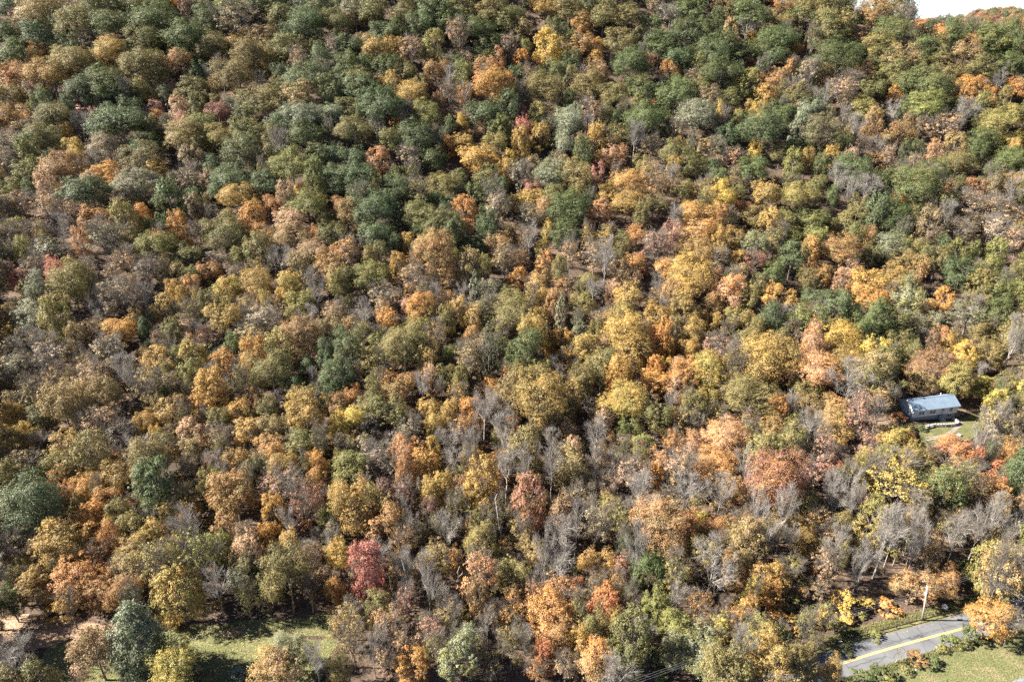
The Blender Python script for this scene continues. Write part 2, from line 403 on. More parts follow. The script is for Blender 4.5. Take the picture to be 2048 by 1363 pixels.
def trunk_mesh(name, seed, base):
    """trunk and limbs of a leafy tree in crown units: crown centre at the origin, foot at z = base"""
    rng = np.random.default_rng(seed); top = np.array([rng.uniform(-.1, .1), rng.uniform(-.1, .1), .35])
    segs = [limb(rng, (0, 0, base - .06), top, 7, .02, .055, .022)]
    spine = segs[0][0]
    small = []
    for i in range(11):
        f = rng.uniform(.4, 1); q = spine[0] + (spine[-1] - spine[0]) * f; q = spine[min(6, int(f * 6))]
        d = sphere_dirs(1, rng, -.2, .6)[0]; ph = i * 2.4; d = unit(np.array([math.cos(ph), math.sin(ph), rng.uniform(-.15, 1.0)]))
        e = d * rng.uniform(.6, .86); s = limb(rng, q, e, 5, .07, .022, .006); segs.append(s)
        for _ in range(5):
            g = s[0][rng.integers(1, 5)]; h = g + unit(d + rng.normal(size=3) * .7) * rng.uniform(.18, .34); small.append(limb(rng, g, h, 3, .08, .008, .003))
    V1, F1 = tubes(segs, 5); V2, F2 = tubes(small, 3)
    return np.concatenate([V1, V2]), np.concatenate([F1, F2 + len(V1)])

def bare_parts(seed, base0):
    """bare tree in crown units (crown centre at origin, foot at z=base0): (trunk+limbs), (branches+twigs)"""
    rng = np.random.default_rng(seed)
    base = base0; fork = rng.uniform(-1.05, -.6)
    big = [limb(rng, (0, 0, base - .06), (rng.uniform(-.05, .05), rng.uniform(-.05, .05), fork), 5, .02, .052, .038)]
    q0 = big[0][0][-1]; nL = int(rng.integers(5, 8)); br, tw = [], []
    for i in range(nL):
        ph = i * 6.283 / nL + rng.uniform(-.4, .4); z = rng.uniform(.3, .92) if i else .97
        r = math.sqrt(max(0, 1 - z * z)) * rng.uniform(.6, .95)
        e = np.array([math.cos(ph) * r, math.sin(ph) * r, z]); st = q0 + np.array([0, 0, rng.uniform(0, .35) if i else .1])
        s = limb(rng, st, e, 7, .05, .026, .006); big.append(s)
        for j in range(13):
            f = rng.integers(1, 7); g = s[0][f]; away = unit(e - st); d = unit(away * .9 + rng.normal(size=3) * .55 + np.array([0, 0, .35]) + unit(g * np.array([1, 1, 0]) + 1e-3) * .35)
            ln = rng.uniform(.28, .62) * (1.1 - .08 * f); h = g + d * ln
            k_ = np.linalg.norm(h)
            if k_ > 1.08: h = h / k_ * rng.uniform(.95, 1.08)
            b = limb(rng, g, h, 4, .06, .011, .0045); br.append(b)
            for k in range(8):
                g2 = b[0][rng.integers(1, 4)]; d2 = unit(d * .9 + rng.normal(size=3) * .5 + np.array([0, 0, .25])); h2 = g2 + d2 * rng.uniform(.14, .30)
                t1 = limb(rng, g2, h2, 3, .06,   .0048, .0022); tw.append(t1)
                for m in range(4):
                    g3 = t1[0][rng.integers(1, 3)]; h3 = g3 + unit(d2 + rng.normal(size=3) * .55 + np.array([0, 0, .2])) * rng.uniform(.08, .18)
                    tw.append((np.stack([g3, h3]), np.array([.0030, .0012])))
    sc = np.array([1, 1, 1.0])
    V1, F1 = tubes(big, 5); V2, F2 = tubes(br + tw, 3)
    return (V1 * sc, F1), (V2 * sc, F2)

BASE = {'O': -1.35, 'M': -1.25, 'L': -1.5, 'C': -1.12, 'H': -1.2, 'S': -.75, 'B': -1.85}
SPEC = {'O': [(24000, .0220, 26)] * 8, 'Q': [(42000, .0165, 38)] * 4, 'M': [(20000, .0240, 24)] * 7, 'L': [(5200, .0265, 22)] * 5,
        'S': [(3000, .055, 10)] * 4, 'C': [(34000, .030, 76)] * 2, 'H': [(7000, .040, 46)] * 2, 'B': [None] * 8}
CROWN, TRUNK, BRANCH, FSRC = {}, {}, {}, {}
def as_faces(Fs): return [f for f in Fs]
src_col = bpy.data.collections.new('forest_tree_kinds')
vidx = 0; FIDX = {}
for kind, specs in SPEC.items():
    base = BASE['O' if kind == 'Q' else kind]
    for v, sp in enumerate(specs):
        seed = 100 * (ord(kind) - 60) + v; key = (kind, v)
        parts = []
        if kind in 'BL':
            (bv, bf), (tv, tf) = bare_parts(seed, base)
            TRUNK[key] = np_mesh('trunk', bv, [bf], [M_TWIG if kind == 'B' else M_BARK], smooth=True)
            BRANCH[key] = np_mesh('branches', tv, [tf], [M_TWIG if kind == 'B' else M_BRANCH])
            parts += [(bv, bf, 0, None), (tv, tf, 0, None)]
        else:
            bv, bf = trunk_mesh('trunk', seed + 7, base)
            TRUNK[key] = np_mesh('trunk', bv, [bf], [M_BARK], smooth=True); parts.append((bv, bf, 0, None))
        if sp:
            k2 = 'O' if kind in 'QL' else kind
            V, Fq, A = crown_leaves(k2, seed, sp[0], sp[1], sp[2], .22 if kind == 'L' else .2)
            CROWN[key] = np_mesh('crown', V, [Fq], [M_LEAF], attrs={'leaf': A}); parts.append((V, Fq, 1, A))
        if kind in 'QCH': continue
        # the same tree as one mesh, for the forest mass
        o = 0; Vs, Fs, Ms, As = [], [], [], []
        for V, Fq, m, A in parts:
            Vs.append(V); Fs.append(Fq + o); Ms.append(np.full(len(Fq), m)); As.append(np.zeros((len(Fq), 3)) if A is None else A); o += len(V)
        me = np_mesh('forest_tree', np.concatenate(Vs), [np.concatenate(Fs)], [M_TWIG if kind == 'B' else M_BRANCH if kind == 'L' else M_BARK, M_LEAF_F], np.concatenate(Ms), attrs={'leaf': np.concatenate(As)})
        so = bpy.data.objects.new('forest_kind_%03d' % vidx, me); src_col.objects.link(so); FIDX[key] = vidx; vidx += 1

# ------------------------------------------------------------------ trees
PAL = {'g': (0.085, 0.11, 0.038), 'bg': (0.108, 0.133, 0.064), 'og': (0.135, 0.136, 0.05), 'yg': (0.235, 0.215, 0.065), 'ol': (0.225, 0.17, 0.066), 'y': (0.47, 0.355, 0.085), 'go': (0.42, 0.266, 0.078), 'or': (0.46, 0.225, 0.074), 'ru': (0.33, 0.178, 0.076), 'br': (0.3, 0.218, 0.108), 'dk': (0.15, 0.115, 0.08), 'sa': (0.41, 0.26, 0.165), 'pk': (0.4, 0.205, 0.16), 'rd': (0.39, 0.145, 0.09), 'mr': (0.225, 0.11, 0.095), 'sv': (0.25, 0.255, 0.175), 'gy': (0.3, 0.255, 0.195)}
TURN = {'g': 'og', 'bg': 'g', 'og': 'ol', 'yg': 'og', 'ol': 'og', 'y': 'go', 'go': 'ol', 'or': 'go', 'ru': 'ol', 'br': 'ol', 'dk': 'br', 'sa': 'br', 'pk': 'sa', 'rd': 'or', 'mr': 'ru', 'sv': 'og', 'gy': 'br'}   # what a one-colour crown grades into
def tints(code, seed):
    rng = random.Random(seed); a, b = (code.split('-') + [code.split('-')[0]])[:2]
    f = rng.uniform(.84, 1.18); w = rng.uniform(.92, 1.08)
    A = [PAL[a][0] * f * w, PAL[a][1] * f, PAL[a][2] * f]
    B = [PAL[b][0] * f, PAL[b][1] * f, PAL[b][2] * f] if b != a else [A[k] * .5 + .5 * f * PAL[TURN.get(a, 'ol')][k] for k in range(3)]
    return A, B

NAME = {'O': 'broadleaf_tree', 'Q': 'broadleaf_tree', 'M': 'broadleaf_tree', 'L': 'thinning_tree', 'B': 'bare_tree', 'C': 'evergreen_tree', 'H': 'conifer_tree', 'S': 'shrub'}
CAT = {'S': 'shrub'}
GROUP = {'O': 'leafy trees of the hillside wood', 'Q': 'leafy trees of the hillside wood', 'M': 'leafy trees of the hillside wood', 'L': 'half-bare trees of the hillside wood',
         'B': 'leafless grey trees of the wood', 'C': 'dark evergreens', 'H': 'pale narrow conifers', 'S': 'shrubs and saplings'}
def make_tree(kind, v, x, y, a, c, rz, code, label, seed):
    base = BASE['O' if kind == 'Q' else kind]; key = (kind, v)
    z = height(x, y); root = empty(NAME[kind], (x, y, z), rz)
    tag(root, label, CAT.get(kind, 'tree'), GROUP[kind])
    ctr = -base * c - .05; A, B = tints(code, seed)
    def part(name, me):
        o = bpy.data.objects.new(name, me); o.location = (0, 0, ctr); o.scale = (a, a, c); o['tint'] = A; o['tint2'] = B
        return link(o, root)
    if kind == 'S': part('stems', TRUNK[key])
    else: part('trunk', TRUNK[key])
    if kind == 'B': part('crown', BRANCH[key])
    elif kind == 'L': part('branches', BRANCH[key]); part('crown', CROWN[key])
    else: part('crown', CROWN[key])
    return root
TREES = [
('B',7,-81.21,77.13,4.47,4.47,6.06,'gy','bare grey broad tree, nearest such up-right of the bottom left corner'),
('B',3,17.33,77.33,3.67,3.67,4.8,'gy','bare grey broad tree, nearest such below the red-orange tree'),
('B',3,37.71,78.89,2.54,5.26,4.58,'gy','bare grey broad tree, nearest such below the wide bare tree'),
('B',0,-32.78,79.33,2.15,3.65,6.1,'gy','bare grey tree, nearest such right of the leaf pile'),
('B',2,-23.79,81.58,1.89,3.51,4.6,'gy','bare grey slim tree, nearest such below the maroon tree'),
('B',3,2.17,83.32,1.92,3.51,2.21,'gy','bare grey tree, nearest such up-left of the flame red tree'),
('B',4,-4.47,87.71,1.83,3.51,0.75,'gy','bare grey slim tree, nearest such up-left of the middle of the bottom edge'),
('B',5,30.6,93.21,2.38,3.51,2.88,'gy','bare grey tree, nearest such down-left of the wide bare tree'),
('B',2,-54.48,93.6,2.68,4.56,1.95,'gy','bare grey slim tree, nearest such above the leaf pile'),
('B',4,38.12,97.51,5.34,5.34,3.86,'gy','big bare tree with a wide pale fan of twigs above the road'),
('B',6,-20.16,98.53,2.62,4.45,4.15,'gy','bare grey slim tree, nearest such right of the maroon tree'),
('B',7,9.36,99.42,4.29,4.29,5.64,'gy','bare grey broad tree, nearest such up-left of the red-orange tree'),
('B',1,69.53,102.2,3.36,3.89,1.8,'gy','bare grey tree, nearest such up-left of the street lamp pole'),
('B',6,73.32,103.76,4.36,6.06,6.05,'gy','bare grey tree, nearest such below the sparse yellow tree'),
('B',3,89.41,106.3,2.91,4.95,6.16,'gy','bare grey slim tree, nearest such down-left of the scarlet tree'),
('B',6,-13.35,107.12,3.45,4.33,1.11,'gy','bare grey tree, nearest such left of the tall white dead trunk'),
('B',7,10.2,107.42,4,4,5.97,'gy','bare grey tree, nearest such right of the tall white dead trunk'),
('B',5,94.62,107.61,2.94,4.99,0.13,'gy','bare grey slim tree, nearest such below the scarlet tree'),
('B',7,-66.49,108.94,4.01,4.01,2.75,'gy','bare grey broad tree, nearest such down-right of the dark blue-green tree'),
('B',4,82.34,109.5,2.63,4.33,4.96,'gy','bare grey tree, nearest such down-right of the sparse yellow tree'),
('B',1,103.63,110.05,3.01,3.51,0.95,'gy','bare grey tree, nearest such below the scarlet tree'),
('B',5,51.53,113.61,3.05,4.87,3.48,'gy','bare grey tree, nearest such down-left of the big dull red tree'),
('B',0,69.24,116.75,3.3,3.83,5.56,'gy','bare grey tree, nearest such left of the sparse yellow tree'),
('B',0,44.9,118.02,3.5,4.33,3.22,'gy','bare grey tree, nearest such left of the big dull red tree'),
('B',6,8.77,122.36,3.19,5.43,2.74,'gy','bare grey slim tree, nearest such below the huge olive tree'),
('B',7,-1.37,122.92,4.14,5.27,5.27,'gy','bare grey tree, nearest such above the tall white dead trunk'),
('B',0,36.22,124.89,2.3,3.92,3.14,'gy','bare grey slim tree, nearest such left of the big dull red tree'),
('B',3,18.44,127.55,2.53,3.92,2.5,'gy','bare grey tree, nearest such up-right of the tall white dead trunk'),
('B',3,-13.56,128.55,3.13,3.51,5.64,'gy','bare grey broad tree, nearest such up-left of the tall white dead trunk'),
('B',3,-1.87,134.84,4.42,4.71,3.57,'gy','bare grey tree, nearest such down-left of the huge olive tree'),
('B',1,-14.81,134.9,3.64,3.64,1.14,'gy','bare grey broad tree, nearest such down-left of the huge olive tree'),
('B',3,9.46,134.95,3.04,3.51,3.52,'gy','bare grey broad tree, nearest such below the huge olive tree'),
('B',3,20.13,136.86,3.67,4.24,0.11,'gy','bare grey tree, nearest such down-right of the huge olive tree'),
('B',1,71.97,138.91,3.71,3.98,4.66,'gy','bare grey tree, nearest such up-right of the big dull red tree'),
('B',7,88.65,141.34,2.28,3.51,2.03,'gy','bare grey tree, nearest such left of the white house'),
('B',1,-6.91,141.69,3.94,5.06,3.16,'gy','bare grey tree, nearest such left of the huge olive tree'),
('B',7,69.3,145.84,2.34,3.98,2.14,'gy','bare grey slim tree, nearest such above the big dull red tree'),
('B',0,84.49,149.54,5.58,5.58,3.58,'gy','bare grey broad tree, nearest such below the bright golden crown'),
('B',0,-22.96,151.51,2.83,3.95,5.61,'gy','bare grey tree, nearest such down-left of the silvery conifer'),
('B',3,-98.75,153.42,4.38,4.9,4.01,'gy','bare grey tree, nearest such above the dark blue-green tree'),
('B',0,135.4,165.55,3.92,6.66,4.28,'gy','bare grey slim tree, nearest such left of the middle of the right edge'),
('B',5,-42.85,179.05,4.16,4.16,0.42,'gy','bare grey tree, nearest such left of the silvery conifer'),
('B',2,-14.37,185.94,3.26,3.84,1.18,'gy','bare grey tree, nearest such up-left of the silvery conifer'),
('B',3,-57.27,186.08,3.5,5.95,4.93,'gy','bare grey slim tree, nearest such down-right of the dense deep green tree'),
('B',0,-108.67,186.79,3.28,4.12,5.11,'gy','bare grey tree, nearest such below the dense deep green tree'),
('B',7,24.33,191.05,3.85,3.85,3.17,'gy','bare grey broad tree, nearest such below the large bare tree'),
('B',6,28.05,195.71,4.39,6.94,6.13,'gy','large bare grey tree with a fan of twigs and visible trunk'),
('B',1,-72.67,203.52,4.56,4.56,4.33,'gy','bare grey broad tree, nearest such down-right of the dense deep green tree'),
('B',4,5.72,213.06,3.87,5.07,6.02,'gy','bare grey tree, nearest such left of the large bare tree'),
('B',7,54.05,221.36,3.68,4.59,2.39,'gy','bare grey tree, nearest such down-left of the bright yellow tree'),
('B',7,145.33,224.12,3.15,4.94,3.97,'gy','bare grey tree, nearest such up-left of the middle of the right edge'),
('B',6,121.86,232.86,5.57,5.57,2.46,'gy','bare grey broad tree, nearest such above the bright golden crown'),
('B',2,172.73,233.97,4.12,5.63,0.87,'gy','bare grey tree, nearest such above the middle of the right edge'),
('B',3,114.12,240.85,4.81,4.81,2.48,'gy','bare grey broad tree, nearest such right of the bright yellow tree'),
('B',7,57.18,245.59,3.37,4.64,4.6,'gy','bare grey tree, nearest such left of the bright yellow tree'),
('B',2,-152.43,252.36,4.05,4.05,5.67,'gy','bare grey broad tree, nearest such up-left of the dense deep green tree'),
('B',2,136.44,260.65,3.83,4.16,4.52,'gy','bare grey tree, nearest such right of the bright yellow tree'),
('B',6,130.27,269.73,4.89,4.89,0.11,'gy','bare grey broad tree, nearest such down-left of the patch of sky'),
('B',6,171.78,270.35,5.84,5.84,2.4,'gy','bare grey broad tree, nearest such below the patch of sky'),
('B',1,-166.44,273.45,3.95,4.29,4.7,'gy','bare grey tree, nearest such up-left of the dense deep green tree'),
('B',6,30.02,273.55,3.31,5,2.04,'gy','bare grey tree, nearest such down-right of the tall golden tree'),
('B',2,149.32,279.88,4.36,4.36,5.05,'gy','bare grey tree, nearest such below the patch of sky'),
('B',4,-18.56,282.94,3.69,5.39,2.29,'gy','bare grey tree, nearest such left of the big orange tree'),
('B',5,103.8,330.7,5.27,5.27,2.25,'gy','bare grey broad tree, nearest such up-right of the big silvery tree'),
('C',0,-64.08,82.71,5.54,7.55,0.61,'bg-sv','tall bluish pine standing at the edge of the sunny lawn'),
('C',1,112.09,123.54,4.15,7.15,3.8,'bg-g','dense blue-green and green tree, nearest such right of the scarlet tree'),
('C',1,-104.41,176.05,2.8,4.38,2.65,'g-bg','dense deep green and blue-green tree, nearest such right of the silvery white tree'),
('H',0,-6.25,163.65,3.42,7.76,5.73,'sv','half-dead silvery narrow conifer with bare lower twigs mid wood'),
('H',1,13.7,176.54,3.33,8.07,0.04,'sv-og','tall narrow pale green conifer in the middle of the wood'),
('H',0,-10.96,188.59,3.5,6.29,6.04,'sv-og','narrow silvery green and olive tree, nearest such above the silvery conifer'),
('L',4,-21.65,80.42,2.17,3.6,5.12,'br-sa','thin-leaved tan and salmon tree, nearest such below the maroon tree'),
('L',4,-0.19,83.22,3.06,4.13,5.44,'ol','thin-leaved olive brown tree, nearest such left of the flame red tree'),
('L',0,-27.74,83.56,3.07,4.14,2.25,'br','thin-leaved tan tree, nearest such below the maroon tree'),
('L',3,-14.46,86.42,2.97,3.6,0.14,'pk-sa','thin-leaved pink and salmon tree, nearest such down-right of the maroon tree'),
('L',3,-30.31,86.8,2.63,3.6,2.99,'ol-go','thin-leaved olive brown and gold tree, nearest such down-left of the maroon tree'),
('L',4,89.86,87.92,1.99,3.6,2.62,'br','thin-leaved tan tree, nearest such right of the pale boulder'),
('L',3,-22.05,88.3,4.07,3.6,3.55,'ru-br','thin-leaved rust and tan tree, nearest such below the maroon tree'),
('L',3,-0.2,89.45,3.21,3.6,1.12,'or-ol','thin-leaved orange and olive tree, nearest such up-left of the flame red tree'),
('L',3,-29.37,89.45,3.57,3.6,6.14,'ol-br','thin-leaved olive brown and tan tree, nearest such below the maroon tree'),
('L',1,-11.12,90.22,3.23,3.6,3.95,'ol-br','thin-leaved olive brown and tan tree, nearest such up-left of the middle of the bottom edge'),
('L',3,34.44,92.21,3.64,3.6,0.96,'ru','thin-leaved rust tree, nearest such below the wide bare tree'),
('L',2,22.02,92.61,2.19,3.6,1.92,'br-dk','thin-leaved tan and brown tree, nearest such right of the red-orange tree'),
('L',1,89.64,93.63,5.39,8,2.05,'br-go','thin-leaved tan and gold tree, nearest such up-right of the pale boulder'),
('L',3,8.21,95.5,4.66,3.6,1.27,'or-sa','thin-leaved orange and salmon tree, nearest such left of the red-orange tree'),
('L',3,-6.06,97.31,4.11,5.49,0.43,'sa-or','thin-leaved salmon and orange tree, nearest such below the tall white dead trunk'),
('L',2,61.72,101.48,3.09,4.17,2.5,'sa-br','thin-leaved salmon and tan tree, nearest such down-right of the big dull red tree'),
('L',4,54.84,101.51,2.91,3.6,1.08,'ol','thin-leaved olive brown tree, nearest such right of the wide bare tree'),
('L',0,21.74,101.79,2.53,3.6,5.22,'sa-rd','thin-leaved salmon and red tree, nearest such up-right of the red-orange tree'),
('L',3,-39.85,102.99,3.31,3.6,1.46,'dk-ru','thin-leaved dark brown and rust tree, nearest such left of the maroon tree'),
('L',1,-82.01,103.18,2.93,3.6,2.72,'ru-or','thin-leaved rust and orange tree, nearest such down-right of the wide blue-green tree'),
('L',3,83.77,104.01,2.56,3.6,0.97,'ru','thin-leaved rust tree, nearest such above the street lamp pole'),
('L',2,-97.68,104.19,4.31,4.31,1.8,'br-dk','thin-leaved tan and brown tree, nearest such below the wide blue-green tree'),
('L',2,53.07,108.65,3.04,3.6,0.05,'ol','thin-leaved olive brown tree, nearest such below the big dull red tree'),
('L',1,1.89,109.38,3.24,4.38,3.15,'ol-br','thin-leaved olive brown and tan tree, nearest such right of the tall white dead trunk'),
('L',3,17.4,109.9,4.05,5.07,6.12,'gy-br','thin-leaved grey and tan tree, nearest such above the red-orange tree'),
('L',4,63.81,112.06,3.51,3.6,2.75,'sa-go','thin-leaved salmon and gold tree, nearest such down-right of the big dull red tree'),
('L',2,45.96,112.29,3.31,3.6,4.24,'go-sa','thin-leaved golden and salmon tree, nearest such above the wide bare tree'),
('L',0,-42.61,112.96,4.1,5.53,1.52,'ru-mr','thin-leaved rust and maroon tree, nearest such up-left of the maroon tree'),
('L',2,14.55,117.53,4.25,4.25,1.57,'br-gy','thin-leaved tan and grey tree, nearest such right of the tall white dead trunk'),
('L',0,-22.8,118.23,3.19,4.31,5.28,'dk-mr','thin-leaved dark brown and maroon tree, nearest such up-right of the maroon tree'),
('L',0,82.99,119.84,7.68,6.13,5.77,'y-ol','wide sparse yellow tree with white branches below the house'),
('L',1,-49.52,120.36,5.58,4.19,3.79,'mr-br','thin-leaved maroon and tan tree, nearest such up-left of the maroon tree'),
('L',2,21,121.91,3.27,3.95,0.83,'sa','thin-leaved salmon tree, nearest such down-right of the huge olive tree'),
('L',1,-72.26,124.83,2.86,3.87,2.88,'br','thin-leaved tan tree, nearest such right of the dark blue-green tree'),
('L',1,38.62,124.99,4.41,5.37,3.7,'sa-ol','thin-leaved salmon and olive tree, nearest such left of the big dull red tree'),
('L',0,68.63,125.58,3.77,4.09,0.32,'sa-pk','thin-leaved salmon and pink tree, nearest such right of the big dull red tree'),
('L',2,27.62,125.95,4.23,4.23,1.13,'sa-gy','thin-leaved salmon and grey tree, nearest such down-right of the huge olive tree'),
('L',0,-111.19,126.73,5.58,4.18,3.34,'ol-br','thin-leaved olive brown and tan tree, nearest such above the wide blue-green tree'),
('L',0,-29.3,127.05,4.46,4.46,4.47,'gy-dk','thin-leaved grey and brown tree, nearest such above the maroon tree'),
('L',2,-93.57,136.61,3.98,3.98,5.05,'gy-dk','thin-leaved grey and brown tree, nearest such up-left of the dark blue-green tree'),
('L',4,113.6,137.02,3.35,4.03,4.6,'ol-gy','thin-leaved olive brown and grey tree, nearest such above the scarlet tree'),
('L',1,-24.1,138.3,3.07,4.15,4.3,'gy-ol','thin-leaved grey and olive tree, nearest such down-left of the silvery conifer'),
('L',0,-98.95,138.94,4.73,4.73,2.05,'br-sa','thin-leaved tan and salmon tree, nearest such up-left of the dark blue-green tree'),
('L',4,8.13,141.68,4.35,3.6,3.04,'ol','thin-leaved olive brown tree, nearest such below the huge olive tree'),
('L',4,123.42,141.8,2.89,3.9,0.23,'ol-br','thin-leaved olive brown and tan tree, nearest such above the scarlet tree'),
('L',4,42.29,141.91,3.14,4.23,4.29,'br-ol','thin-leaved tan and olive tree, nearest such up-left of the big dull red tree'),
('L',0,-13.7,149.23,3.24,4.37,3.12,'go-ol','thin-leaved golden and olive tree, nearest such down-left of the silvery conifer'),
('L',2,-120.94,149.34,4.97,4.97,3.19,'ol-br','thin-leaved olive brown and tan tree, nearest such down-right of the middle of the left edge'),
('L',3,-108.51,154.47,4.57,5.18,5.93,'sa-br','thin-leaved salmon and tan tree, nearest such down-right of the middle of the left edge'),
('L',2,-119.75,157.04,4.39,4.08,0.58,'br-ru','thin-leaved tan and rust tree, nearest such down-right of the middle of the left edge'),
('L',3,-131.16,159.33,4.95,4.64,5.57,'sv-br','thin-leaved silvery green and tan tree, nearest such down-right of the middle of the left edge'),
('L',0,-11.14,159.98,4.42,5.39,5.65,'br','thin-leaved tan tree, nearest such down-left of the silvery conifer'),
('L',1,-124.1,163.75,5.29,5.29,0.01,'gy-br','thin-leaved grey and tan tree, nearest such right of the middle of the left edge'),
('L',0,-136.33,165.18,4.54,4.54,4.95,'gy-br','thin-leaved grey and tan tree, nearest such down-right of the middle of the left edge'),
('L',4,-119.19,165.24,3.47,4.4,4.25,'br','thin-leaved tan tree, nearest such down-right of the silvery white tree'),
('L',1,-110,166.7,5.37,4.41,3.33,'gy-br','thin-leaved grey and tan tree, nearest such down-right of the silvery white tree'),
('L',2,57.45,168.61,5.42,4.07,1.06,'sa-mr','thin-leaved salmon and maroon tree, nearest such down-left of the dark round tree'),
('L',2,-21.27,172.01,4.11,4.11,0.36,'br-go','thin-leaved tan and gold tree, nearest such left of the silvery conifer'),
('L',0,-72.47,172.34,5.22,4.22,6.27,'br-ol','thin-leaved tan and olive tree, nearest such down-right of the dense deep green tree'),
('L',3,-118.81,175.04,5.29,3.98,3.62,'go-br','thin-leaved golden and tan tree, nearest such down-right of the silvery white tree'),
('L',4,-70.62,176.78,7.25,5.44,1.01,'gy-br','thin-leaved grey and tan tree, nearest such up-right of the dark blue-green tree'),
('L',1,134.1,184.07,6.65,4.99,5.25,'og-sv','thin-leaved olive green and silver tree, nearest such up-left of the middle of the right edge'),
('L',4,-114.05,184.08,5.71,6.35,0.01,'br-gy','thin-leaved tan and grey tree, nearest such right of the silvery white tree'),
('L',1,-39.03,188.93,4.98,3.73,0.39,'gy-br','thin-leaved grey and tan tree, nearest such up-left of the silvery conifer'),
('L',3,-29.81,194.13,4.76,4.42,4.17,'br-sa','thin-leaved tan and salmon tree, nearest such up-left of the silvery conifer'),
('L',2,-111.73,197.04,4.51,5.17,5.34,'gy-dk','thin-leaved grey and brown tree, nearest such below the dense deep green tree'),
('L',0,-155.53,198.2,3.03,4.08,2.69,'dk-sa','thin-leaved dark brown and salmon tree, nearest such up-left of the silvery white tree'),
('L',1,-119.91,201.62,5.2,4.86,5.82,'ru-br','thin-leaved rust and tan tree, nearest such down-left of the dense deep green tree'),
('L',3,-2.49,202.94,4.61,4.96,4.88,'br','thin-leaved tan tree, nearest such up-left of the tall pale conifer'),
('L',3,64.07,203.09,5.23,4.54,3.42,'br','thin-leaved tan tree, nearest such below the bright yellow tree'),
('L',4,-145.04,205.48,6.19,4.84,5.18,'gy-og','thin-leaved grey and olive tree, nearest such above the silvery white tree'),
('L',3,45.4,206.24,5.57,5.91,3,'sa-mr','thin-leaved salmon and maroon tree, nearest such right of the large bare tree'),
('L',0,-51.14,206.59,4.66,4.66,5.59,'or-br','thin-leaved orange and tan tree, nearest such up-left of the silvery conifer'),
('L',3,18.11,206.91,3.75,5.06,1.31,'sa-br','thin-leaved salmon and tan tree, nearest such left of the large bare tree'),
('L',1,-128.95,209.19,6.87,6.19,2.12,'og-gy','thin-leaved olive green and grey tree, nearest such down-left of the dense deep green tree'),
('L',3,161.51,212.13,3.81,5.14,0.81,'sa','thin-leaved salmon tree, nearest such above the middle of the right edge'),
('L',2,145.81,217.9,6.48,4.86,3.56,'dk-br','thin-leaved dark brown and tan tree, nearest such up-left of the middle of the right edge'),
('L',0,159.34,218.15,4.86,4.86,5.21,'sa-gy','thin-leaved salmon and grey tree, nearest such above the middle of the right edge'),
('L',0,-155.2,225.49,5.94,5.59,0.42,'br-sa','thin-leaved tan and salmon tree, nearest such above the silvery white tree'),
('L',0,6.02,227.16,5.02,4.66,0.35,'gy-ol','thin-leaved grey and olive tree, nearest such up-left of the large bare tree'),
('L',3,-5.02,227.94,5.01,6.07,5.02,'gy-br','thin-leaved grey and tan tree, nearest such up-left of the large bare tree'),
('L',0,-167.41,228.31,6,5.3,4.47,'sa-br','thin-leaved salmon and tan tree, nearest such above the silvery white tree'),
('L',1,165.22,228.62,6.7,5.02,2.67,'br-sa','thin-leaved tan and salmon tree, nearest such above the middle of the right edge'),
('L',2,157.19,232.15,6.44,4.83,1.66,'sa-br','thin-leaved salmon and tan tree, nearest such above the middle of the right edge'),
('L',1,-114.99,244.23,5.61,5.24,5.82,'dk-br','thin-leaved dark brown and tan tree, nearest such up-right of the dense deep green tree'),
('L',3,-184.95,253.09,5.04,5.41,4.15,'gy-br','thin-leaved grey and tan tree, nearest such above the silvery white tree'),
('L',0,73.77,259.92,5.49,5.12,4.02,'ol-br','thin-leaved olive brown and tan tree, nearest such below the big silvery tree'),
('L',0,-187.17,260.37,6.6,5.85,3.64,'gy-br','thin-leaved grey and tan tree, nearest such below the top left corner'),
('L',4,52.74,265.05,5.59,5.21,0.38,'ol-dk','thin-leaved olive brown and brown tree, nearest such down-left of the big silvery tree'),
('L',4,164.66,269.73,7.49,5.62,1.43,'sa-br','thin-leaved salmon and tan tree, nearest such below the patch of sky'),
('L',1,133.19,289.12,7.08,7.2,4.49,'sa-br','thin-leaved salmon and tan tree, nearest such down-left of the patch of sky'),
('L',3,122.44,300.97,5.27,6.89,3.78,'br-gy','thin-leaved tan and grey tree, nearest such right of the big silvery tree'),
('L',0,-22.68,313.12,5.77,7.2,5.03,'sa-br','thin-leaved salmon and tan tree, nearest such up-left of the big orange tree'),
('L',0,-119.82,324.81,11.02,7.2,2.83,'ol-gy','thin-leaved olive brown and grey tree, nearest such above the dense deep green tree'),
('L',4,171.36,327.89,5.98,6.4,5.99,'dk-gy','thin-leaved dark brown and grey tree, nearest such left of the patch of sky'),
('M',1,-16.83,80.85,3.66,3.56,0.31,'go-or','upright golden and orange tree, nearest such left of the middle of the bottom edge'),
('M',0,5.71,82.46,2.35,4,5.76,'rd-or','narrow flame red-orange tree near the bottom edge'),
('M',2,26.4,91.01,3.03,5.01,2.83,'yg','upright yellow-green tree, nearest such right of the red-orange tree'),
('M',3,17.15,92.03,3.42,4.81,2.86,'rd-or','upright red-orange tree above a golden one near the bottom'),
('M',5,49.32,96.41,3.17,3.56,0.14,'or-go','upright orange and gold tree, nearest such down-right of the wide bare tree'),
('M',2,-27.36,97.25,4.24,7.2,4.84,'mr-rd','upright maroon red tree beside leaning white dead trunks'),
('M',0,-52.08,103.5,3.87,4.81,5.67,'sa-br','upright salmon and tan tree, nearest such above the leaf pile'),
('M',0,-58.37,104.75,2.93,4.43,4.72,'yg','upright yellow-green tree, nearest such above the leaf pile'),
('M',3,-73.31,108.14,3.59,4.19,1.5,'yg-go','upright yellow-green and gold tree, nearest such below the dark blue-green tree'),
